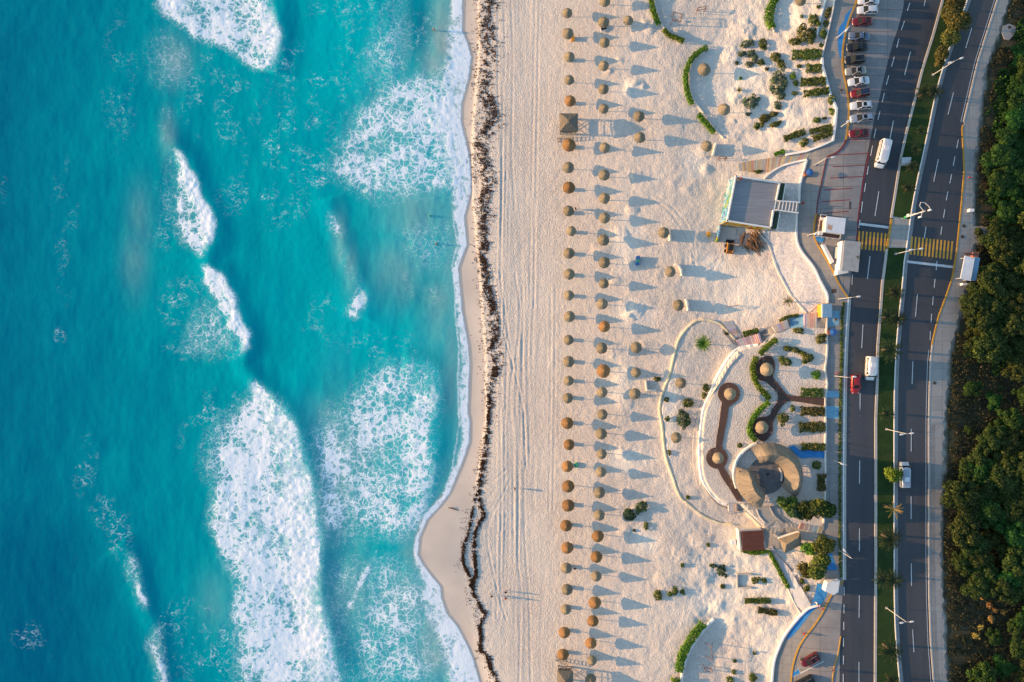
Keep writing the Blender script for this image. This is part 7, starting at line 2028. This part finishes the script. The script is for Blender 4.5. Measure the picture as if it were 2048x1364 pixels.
def wheel(parent, x, y, r, wd):
    vs, fs = [], []; k = 18
    s = 1 if y > 0 else -1
    prof = [(r * .55, -wd / 2), (r * .93, -wd / 2), (r, -wd * .3), (r, wd * .3), (r * .93, wd / 2), (r * .55, wd / 2)]
    for (q, o) in prof:
        for i in range(k): vs.append((q * math.cos(i * 6.28318 / k), o, q * math.sin(i * 6.28318 / k)))
    for L in range(5):
        for i in range(k): fs.append((L * k + i, L * k + (i + 1) % k, (L + 1) * k + (i + 1) % k, (L + 1) * k + i))
    w = mk('wheel', vs, fs, M_BLACK, parent, True); w.location = (x, y, r)
    vs, fs = [], []
    for i in range(k): vs.append((r * .55 * math.cos(i * 6.28318 / k), s * wd * .44, r * .55 * math.sin(i * 6.28318 / k)))
    vs.append((0, s * wd * .38, 0))
    for i in range(k): fs.append((i, (i + 1) % k, k))
    mk('rim', vs, fs, M_RIM, w)

def car(name, label, cat, px, py, ang, L, Wd, m, style='sedan', roofm=None, sunroof=False, group=None, h=None):
    """ang: degrees, direction of the front in picture space, counter-clockwise from +x"""
    H = h or {'sedan': 1.45, 'suv': 1.68, 'hatch': 1.5}[style]
    L *= .95; Wd *= .93
    p = ground_at(px, py, H * .6) + Vector((0, 0, .065))
    t = thing(name, label, cat, p, R(ang), group)
    l, w = L / 2, Wd / 2
    belt = H * .62; hood = belt - .06
    trunk = belt + .02 if style == 'sedan' else belt + .04
    rs_ = -l + (.95 if style == 'sedan' else .12)          # where the rear glass meets the body
    loft('body', [(-l, w * .80, .38, belt - .18, .10), (-l + .10, w * .92, .28, trunk - .03, .12), (-l + .5, w * .98, .22, trunk, .12), (-.3, w, .20, belt, .10), (l * .42, w, .20, belt - .01, .10), (l * .62, w * .98, .22, hood, .13), (l - .30, w * .92, .26, hood - .12, .16), (l - .06, w * .80, .32, hood - .22, .15), (l, w * .66, .40, hood - .36, .10)], m, t)
    # greenhouse: four corners at belt and roof
    fb, rb = l * .46, rs_
    fr, rr = l * .08, rs_ + (.62 if style == 'sedan' else .42)
    wb, wr = w * .88, w * .70
    zb, zr = belt - .02, H
    B = [(fb, wb, zb - .03), (rb, wb, zb), (rb, -wb, zb), (fb, -wb, zb - .03)]
    T = [(fr, wr, zr - .03), (rr, wr, zr - .04), (rr, -wr, zr - .04), (fr, -wr, zr - .03)]
    def quad(nm, a, b, c, d, mm, th=.02):
        a, b, c, d = map(Vector, (a, b, c, d)); n = (b - a).cross(d - a).normalized() * th
        vs = [a, b, c, d, a - n, b - n, c - n, d - n]
        return mk(nm, vs, [(0, 1, 2, 3), (7, 6, 5, 4), (0, 4, 5, 1), (1, 5, 6, 2), (2, 6, 7, 3), (3, 7, 4, 0)], mm, t)
    quad('windshield', B[3], B[0], T[0], T[3], M_GLASS)
    quad('rear_window', B[1], B[2], T[2], T[1], M_GLASS)
    quad('side_window', B[0], B[1], T[1], T[0], M_GLASS)
    quad('side_window', B[2], B[3], T[3], T[2], M_GLASS)
    # roof panel with soft edges
    vs, fs = [], []
    nx, ny = 6, 6
    for i in range(nx + 1):
        for j in range(ny + 1):
            u, v = i / nx, j / ny * 2 - 1
            x = rr - .05 + (fr - rr + .10) * u
            vs.append((x, v * (wr + .03), zr - .05 + .075 * (1 - abs(v) ** 3) * (1 - abs(2 * u - 1) ** 4)))
    for i in range(nx):
        for j in range(ny): a = i * (ny + 1) + j; fs.append((a, a + ny + 1, a + ny + 2, a + 1))
    mk('roof', vs, fs, roofm or m, t, True)
    # pillars
    for a, b, q in [(B[i], T[i], .09) for i in range(4)] + [(((fb + rb) / 2 - .05, s * wb, zb), ((fr + rr) / 2 - .05, s * wr, zr - .04), .08) for s in (1, -1)]:
        vs, fs = [], []; beam(vs, fs, a, b, q); mk('pillar', vs, fs, m, t)
    if sunroof:
        x0, x1 = fr - .95, fr - .25
        mk('sunroof', [(x0, -wr * .62, zr + .03), (x1, -wr * .62, zr + .03), (x1, wr * .62, zr + .03), (x0, wr * .62, zr + .03)], [(0, 1, 2, 3)], M_GLASS, t)
    if style == 'suv':
        for s in (1, -1):
            vs, fs = [], []; beam(vs, fs, (rr, s * wr * .95, zr + .05), (fr - .1, s * wr * .95, zr + .05), .05); mk('roof_rail', vs, fs, M_RIM, t)
    for s in (1, -1):
        vs, fs = [], []; box(vs, fs, l - .30, l - .08, s * w * .62 - .16, s * w * .62 + .16, hood - .34, hood - .20); mk('headlight', vs, fs, M_LAMP, t)
        vs, fs = [], []; box(vs, fs, -l - .01, -l + .10, s * w * .68 - .14, s * w * .68 + .14, belt - .36, belt - .20); mk('taillight', vs, fs, M_TAIL, t)
        vs, fs = [], []; box(vs, fs, fb - .28, fb - .10, s * (w + .09) - .10, s * (w + .09) + .10, belt - .02, belt + .14); mk('wing_mirror', vs, fs, m, t)
        for x in (-l * .60, l * .60): wheel(t, x, s * (w - .10), .32, .22)
    vs, fs = [], []; box(vs, fs, -l - .015, -l + .02, -.26, .26, .50, .63); mk('licence_plate', vs, fs, M_WALL, t)
    return t

def van(name, label, px, py, ang, L, Wd, H, m, style='bus'):
    p = ground_at(px, py, H * .8) + Vector((0, 0, .065))
    t = thing(name, label, 'van', p, R(ang))
    l, w = L / 2, Wd / 2
    nose = .8
    loft('body', [(-l, w * .90, .35, H - .16, .12), (-l + .12, w * .97, .28, H - .05, .14), (-l + .6, w, .24, H, .16), (0, w, .24, H, .16), (l - nose - .75, w, .24, H - .02, .17), (l - nose - .45, w, .24, H - .16, .2), (l - nose + .12, w * .98, .24, 1.22, .12), (l - .35, w * .93, .26, 1.05, .14), (l - .06, w * .82, .32, .88, .12), (l, w * .7, .4, .72, .1)], m, t)
    z0, z1 = 1.28, H - .30
    def pane(nm, pts):
        vs = [Vector(q) for q in pts]; n = (vs[1] - vs[0]).cross(vs[3] - vs[0]).normalized() * .015
        mk(nm, [v + n for v in vs], [(0, 1, 2, 3)], M_GLASS, t)
    pane('windshield', [(l - nose + .10, -w * .80, 1.27), (l - nose + .10, w * .80, 1.27), (l - nose - .50, w * .68, H - .16), (l - nose - .50, -w * .68, H - .16)])
    for s in (1, -1):
        xs = [l - nose - .55, l - nose - 1.35]
        for a, b in ((l - nose - .30, l - nose - .95),):
            q = [(a, s * (w + .004), z0), (b, s * (w + .004), z0), (b - .0, s * (w - .09), z1), (a - .22, s * (w - .09), z1)]
            pane('side_window', q if s > 0 else q[::-1])
        a, b = l - nose - 1.10, -l + .35
        q = [(a, s * (w + .004), z0), (b, s * (w + .004), z0), (b, s * (w - .09), z1), (a, s * (w - .09), z1)]
        pane('side_window', q if s > 0 else q[::-1])
        vs, fs = [], []; box(vs, fs, l - .26, l - .06, s * w * .62 - .16, s * w * .62 + .16, .72, .90); mk('headlight', vs, fs, M_LAMP, t)
        vs, fs = [], []; box(vs, fs, -l - .01, -l + .08, s * w * .78 - .09, s * w * .78 + .09, .8, 1.3); mk('taillight', vs, fs, M_TAIL, t)
        vs, fs = [], []; box(vs, fs, l - nose - .12, l - nose + .06, s * (w + .14) - .12, s * (w + .14) + .12, 1.25, 1.6); mk('wing_mirror', vs, fs, M_TRIM, t)
        for x in (-l * .58, l * .60): wheel(t, x, s * (w - .10), .34, .24)
    pane('rear_window', [(-l - .004, w * .7, 1.3), (-l - .004, -w * .7, 1.3), (-l + .05, -w * .62, H - .35), (-l + .05, w * .62, H - .35)])
    vs, fs = [], []; box(vs, fs, -l * .5, -l * .5 + .9, -w * .5, w * .5, H + .005, H + .10); mk('roof_vent', vs, fs, M_ROOFW, t)
    return t

P_WHITE = paint('white_car_paint', (.62, .63, .65)); P_SILV = paint('silver_car_paint', (.36, .40, .45), .5); P_RED = paint('red_car_paint', (.22, .012, .016)); P_DRED = paint('dark_red_car_paint', (.13, .008, .014))
P_BLUE = paint('grey_blue_car_paint', (.13, .17, .24), .4); P_BLACK = paint('black_car_paint', (.012, .014, .018)); P_BEIG = paint('beige_car_paint', (.33, .31, .27), .4); P_NAVY = paint('dark_roof_paint', (.02, .03, .06)); P_BRED = paint('bright_red_car_paint', (.36, .015, .02))
PARK = 'cars parked along the yellow kerb'
for args in [
    ('white sedan cut by the top edge, first of the parked row', 1738, 0, 180, 4.5, 1.8, P_WHITE, 'sedan', None, False),
    ('silver white sedan second from the top in the parked row', 1736, 19, 181, 4.4, 1.8, P_WHITE, 'hatch', None, False),
    ('dark red sedan third from the top in the parked row', 1725, 42, 182, 4.3, 1.78, P_DRED, 'sedan', None, False),
    ('grey blue sedan between the red and the upper black car', 1719, 72, 178, 4.5, 1.8, P_BLUE, 'sedan', None, False),
    ('black rounded sedan, upper of the two black parked cars', 1715, 93, 184, 4.6, 1.82, P_BLACK, 'sedan', None, False),
    ('black off-road car with roof rails, lower of the two black parked cars', 1710, 118, 184, 4.3, 1.82, P_BLACK, 'suv', None, True),
    ('beige parked sedan with dark sunroof below the black cars', 1712, 141, 186, 4.5, 1.8, P_BEIG, 'sedan', None, True),
    ('plain white parked sedan between the beige and the red-nosed car', 1718, 162, 187, 4.5, 1.8, P_WHITE, 'sedan', None, False),
    ('red parked car with dark roof and dark blue tail', 1721, 185, 188, 4.2, 1.78, P_RED, 'suv', P_NAVY, False),
    ('white parked car with sunroof and roof rails below the red one', 1723, 210, 184, 4.6, 1.85, P_WHITE, 'suv', None, True),
    ('silver parked car with sunroof, last but one of the row', 1724, 235, 187, 4.9, 1.85, P_SILV, 'suv', None, True),
    ('dark red parked sedan at the lower end of the row beside the dark red kerb', 1719, 266, 184, 4.4, 1.78, P_DRED, 'sedan', None, False)]:
    car('parked_car', args[0], 'car', *args[1:], group=PARK)
car('parked_car', 'dark red parked car beside the white bay line in the lower car park', 'car', 1621, 1321, 212, 4.2, 1.8, P_DRED, 'suv', None, True)
car('parked_car', 'black car cut by the bottom edge in the lower car park', 'car', 1609, 1366, 208, 4.5, 1.85, P_BLACK, 'suv', None, False)
car('red_car', 'bright red car driving down the left carriageway beside a white van', 'car', 1712, 768, 270, 4.2, 1.85, P_BRED, 'hatch', None, False)
van('white_van', 'white passenger van driving down beside the red-lined parking bay', 1769, 306, 257, 5.7, 2.0, 2.35, P_WHITE)
van('white_van', 'white van driving down the left carriageway beside the bright red car', 1745, 737, 267, 4.9, 1.95, 2.2, P_WHITE)
van('silver_van', 'silver white minivan driving up the right carriageway beside the round tree', 1812, 950, 90, 5.2, 1.95, 1.85, P_SILV)
# ------------------------------------------------------------------ people: one skinned surface each, clothes as children
M_SKIN = simple('skin', (.30, .17, .11), (.38, .22, .15), 8, rough=.6)
M_HAIR = simple('dark_hair', (.02, .014, .01), (.04, .028, .02), 12, rough=.6)
def cloth(name, c): return simple(name, c, tuple(x * 1.25 + .004 for x in c), 9, rough=.85)
def skin_body(pose):
    """pose: dict of joint positions; returns mesh of the whole body grown over its skeleton"""
    V, E, Rd = [], [], []
    def add(p, r, parent=None):
        V.append(p); Rd.append(r); i = len(V) - 1
        if parent is not None: E.append((parent, i))
        return i
    J = pose
    pel = add(J['pelvis'], (.15, .12)); wst = add(J['waist'], (.13, .10), pel); chs = add(J['chest'], (.165, .12), wst)
    nk = add(J['neck'], (.055, .055), chs); hd = add(J['head'], (.085, .095), nk); add(J['crown'], (.075, .085), hd)
    add(tuple(a + b for a, b in zip(J['head'], J['nose'])), (.018, .018), hd)
    for s in 'lr':
        sh = add(J['sh' + s], (.065, .065), chs); el = add(J['el' + s], (.042, .042), sh); wr = add(J['wr' + s], (.03, .028), el)
        w, e = Vector(J['wr' + s]), Vector(J['el' + s]); d = (w - e).normalized()
        side = d.cross(Vector((0, 0, 1)));
        if side.length < .1: side = Vector((0, 1, 0))
        side.normalize(); up = side.cross(d)
        pm = add(tuple(w + d * .07), (.038, .02), wr)
        for k, (o, ln) in enumerate(((-.03, .075), (-.01, .088), (.01, .083), (.03, .066))):
            a = add(tuple(w + d * .11 + side * o), (.009, .009), pm); b = add(tuple(w + d * (.11 + ln * .55) + side * o * 1.1 - up * .008), (.0085, .0085), a); add(tuple(w + d * (.11 + ln) + side * o * 1.1 - up * .022), (.0075, .0075), b)
        th = add(tuple(w + d * .05 + side * .05), (.011, .011), pm); add(tuple(w + d * .09 + side * .07 - up * .01), (.009, .009), th)
        hp = add(J['hp' + s], (.095, .095), pel); kn = add(J['kn' + s], (.06, .06), hp); an = add(J['an' + s], (.04, .04), kn)
        a = Vector(J['an' + s]); f = Vector(J['fwd' + s]) if 'fwd' + s in J else Vector((1, 0, 0))
        add(tuple(a + f * .16 + Vector((0, 0, -.05))), (.04, .03), an)
    me = bpy.data.meshes.new('skeleton'); me.from_pydata(V, E, [])
    o = bpy.data.objects.new('skeleton', me); COL.objects.link(o)
    m = o.modifiers.new('skin', 'SKIN'); m.use_smooth_shade = True
    for i, d in enumerate(me.skin_vertices[0].data): d.radius = Rd[i]; d.use_root = (i == 0)
    o.modifiers.new('sub', 'SUBSURF').levels = 1
    dg = bpy.context.evaluated_depsgraph_get()
    out = bpy.data.meshes.new_from_object(o.evaluated_get(dg))
    bpy.data.objects.remove(o)
    return out
def pose(walk=.25, arm=.2, lean=0.0, sit=False):
    J = dict(pelvis=(0, 0, .95), waist=(.01, 0, 1.10), chest=(.02 + lean * .3, 0, 1.34), neck=(.03 + lean * .45, 0, 1.52), head=(.05 + lean * .5, 0, 1.63), crown=(.05 + lean * .5, 0, 1.72), nose=(.10, 0, -.01))
    for s, k in (('l', 1), ('r', -1)):
        J['sh' + s] = (.02 + lean * .4, k * .20, 1.42); J['el' + s] = (-k * arm * .5 + lean * .4, k * .27, 1.15); J['wr' + s] = (-k * arm + .08 + lean * .4, k * .27, .92)
        J['hp' + s] = (0, k * .10, .90); J['kn' + s] = (k * walk * .5 + .04, k * .11, .50); J['an' + s] = (k * walk, k * .11, .09)
    if sit:
        for s, k in (('l', 1), ('r', -1)): J['kn' + s] = (.42, k * .13, .92); J['an' + s] = (.46, k * .13, .50)
    return J
def shell(body, z0, z1, grow, m, name, parent, xmax=9, arms=True):
    """garment: the band of the body surface between two heights, pushed outwards"""
    bm = bmesh.new(); bm.from_mesh(body); bm.normal_update()
    dele = [f for f in bm.faces if not (z0 < f.calc_center_median().z < z1 and (arms or abs(f.calc_center_median().y) < .235))]
    bmesh.ops.delete(bm, geom=dele, context='FACES')
    for v in bm.verts: v.co += v.normal * grow
    me = bpy.data.meshes.new(name); bm.to_mesh(me); bm.free(); me.materials.clear(); me.materials.append(m)
    return link(name, me, parent)
_bodies = {}
def person(px, py, label, top, bottom, rz, walk=.25, arm=.2, lean=0, depth=0.0, hat=None, scale=1.0, group='people on the beach'):
    key = (walk, arm, lean)
    if key not in _bodies: _bodies[key] = skin_body(pose(walk, arm, lean))
    b = _bodies[key]
    p = ground_at(px, py, 1.2) if depth == 0 else Vector((*toworld(px, py, .05 + 1.2 - depth), .05 - depth))
    t = thing('person', label, 'person', p, R(rz), group); t.scale = (scale,) * 3
    me = b.copy(); me.materials.clear(); me.materials.append(M_SKIN); link('body', me, t)
    if top: shell(b, 1.0, 1.50, .016, top, 'shirt', t)
    shell(b, .62, 1.02, .02, bottom, 'shorts', t, arms=False)
    # hair and face
    J = pose(walk, arm, lean); h = Vector(J['head'])
    vs, fs = [], []
    n, k = 6, 12
    for i in range(n + 1):
        a = i / n * 1.75
        for j in range(k): vs.append((h.x - .015 + .105 * math.sin(a) * math.cos(j * 6.283 / k), h.y + .098 * math.sin(a) * math.sin(j * 6.283 / k), h.z + .03 + .115 * math.cos(a)))
    for i in range(n):
        for j in range(k): fs.append((i * k + j, (i + 1) * k + j, (i + 1) * k + (j + 1) % k, i * k + (j + 1) % k))
    mk('hair', vs, fs, hat or M_HAIR, t, True).location = (-.012, 0, 0)
    for s in (-1, 1):
        vs, fs = [], []; cyl(vs, fs, h.x + .082, s * .034, h.z - .008, h.z + .012, .012, k=6); mk('eye', vs, fs, M_HAIR, t)
    vs, fs = [], []; box(vs, fs, h.x + .080, h.x + .090, -.022, .022, h.z - .065, h.z - .055); mk('mouth', vs, fs, simple('lips', (.22, .06, .05), None, 9), t)
    return t
C_BLK, C_WHT, C_RED, C_BLU, C_GRY, C_TEAL, C_PINK = cloth('black_cloth', (.015, .015, .018)), cloth('white_cloth', (.6, .6, .58)), cloth('red_cloth', (.35, .03, .03)), cloth('blue_cloth', (.03, .10, .30)), cloth('grey_cloth', (.14, .14, .15)), cloth('teal_cloth', (.03, .30, .30)), cloth('pink_cloth', (.50, .20, .22))
person(983, 1193, 'person in dark clothes walking alone on the open sand, left of a pair', C_BLK, C_GRY, -80, .3, .2)
person(1011, 1185, 'person in black walking on the open sand, upper one of a pair', C_BLK, C_BLK, -85, .22, .15)
person(1011, 1197, 'person in red top walking on the open sand, lower one of a pair', C_RED, C_BLK, -85, .3, .2)
person(1029, 978, 'small lone figure standing on the sand with a faint long shadow', C_GRY, C_GRY, 30, .1, .1)
person(868, 58, 'person wading in the shallow water at the top', None, C_RED, 180, .25, .3, 0, .45)
person(860, 432, 'person in teal top standing in the calm water of the cove', C_TEAL, C_BLK, 190, .1, .35, 0, 1.05)
person(873, 488, 'bather with bare shoulders low in the water near the swash', None, C_BLK, 160, .1, .5, 0, .95)
person(1151, 417, 'person in dark clothes beside the shaded table of a seaward parasol', C_BLK, C_RED, 20, .1, .15)
person(1150, 1138, 'person in black beside a grey parasol low in the seaward row', C_BLK, C_BLK, 90, .1, .15)
person(1684, 180, 'person in black walking on the promenade beside the yellow kerb', C_BLK, C_BLK, 60, .3, .25)
person(1606, 406, 'person in red standing at the end of the footbridge', C_RED, C_PINK, 0, .1, .15)
person(1634, 1207, 'person in a white shirt in the group on the blue path', C_WHT, C_GRY, 200, .25, .2)
person(1639, 1213, 'person in pink in the group on the blue path', C_PINK, C_BLK, 220, .25, .2)
person(1646, 1218, 'person in a red shirt beside the group at the yellow kerb', C_RED, C_GRY, 240, .25, .2)
person(1608, 1268, 'person in red walking along the yellow kerb of the lower car park', C_RED, C_BLK, -60, .3, .25)
person(1668, 1343, 'person in a brown top standing near the car park edge at the bottom', cloth('brown_cloth', (.16, .08, .05)), C_BLK, 120, .2, .2)
person(1672, 639, 'person in black standing beside the orange kiosk', C_BLK, C_BLK, 10, .1, .15)
person(1675, 747, 'person in a red shirt under the lamp on the lower promenade', C_RED, C_BLU, 90, .2, .2)
person(1603, 1320, 'person in black standing beside the red parked car', C_BLK, C_GRY, 30, .1, .15)
person(1536, 949, 'person in black standing in the middle of the thatched pavilion', C_BLK, C_BLK, 150, .1, .15)
person(1512, 1306, 'person in grey sitting low on the sand near the swing set', C_GRY, C_WHT, 0, .1, .15, 0, 0, None, .6)
for x, y, lab, cc in ((1478, 358, 'person in dark clothes leaning at the upper left corner of the terrace', C_BLK), (1483, 357, 'person in red beside the corner of the terrace', C_RED)):
    t = person(x, y, lab, cc, C_GRY, 170, .1, .15)
    t.location = Vector((*toworld(x, y, ZT + 1.2), ZT - .04))
# vendors with blue umbrellas on the promenade
def vendor(px, py, label):
    p = ground_at(px, py, 1.6); t = thing('vendor_cart', label, 'vendor cart', p, R(20))
    vs, fs = [], []; box(vs, fs, -.7, .5, -.4, .4, .35, .95); mk('cart_body', vs, fs, M_BRICK, t)
    vs, fs = [], []; cyl(vs, fs, 0, 0, .3, 2.2, .03, k=6); mk('pole', vs, fs, M_STEEL, t)
    vs, fs = [], []; n = 8
    vs.append((0, 0, 2.35)); vs += [(.75 * math.cos(i * 6.283 / n), .75 * math.sin(i * 6.283 / n), 2.0) for i in range(n)]
    fs = [(0, 1 + i, 1 + (i + 1) % n) for i in range(n)]; mk('umbrella', vs, fs, M_BIN, t)
    for s in (-1, 1):
        vs, fs = [], []
        for yy in (s * .42, s * .48): vs += [(-.3 + .3 * math.cos(i * 6.283 / 12), yy, .3 + .3 * math.sin(i * 6.283 / 12)) for i in range(12)]
        fs = [(i, (i + 1) % 12, 12 + (i + 1) % 12, 12 + i) for i in range(12)] + [tuple(range(12)), tuple(range(23, 11, -1))]; mk('wheel', vs, fs, M_BLACK, t)
    return t
vendor(1618, 345, 'vendor cart under a blue umbrella on the promenade left of the red-lined bay')
vendor(1665, 664, 'vendor cart under a blue umbrella below the orange kiosk')
bpy.context.view_layer.update()
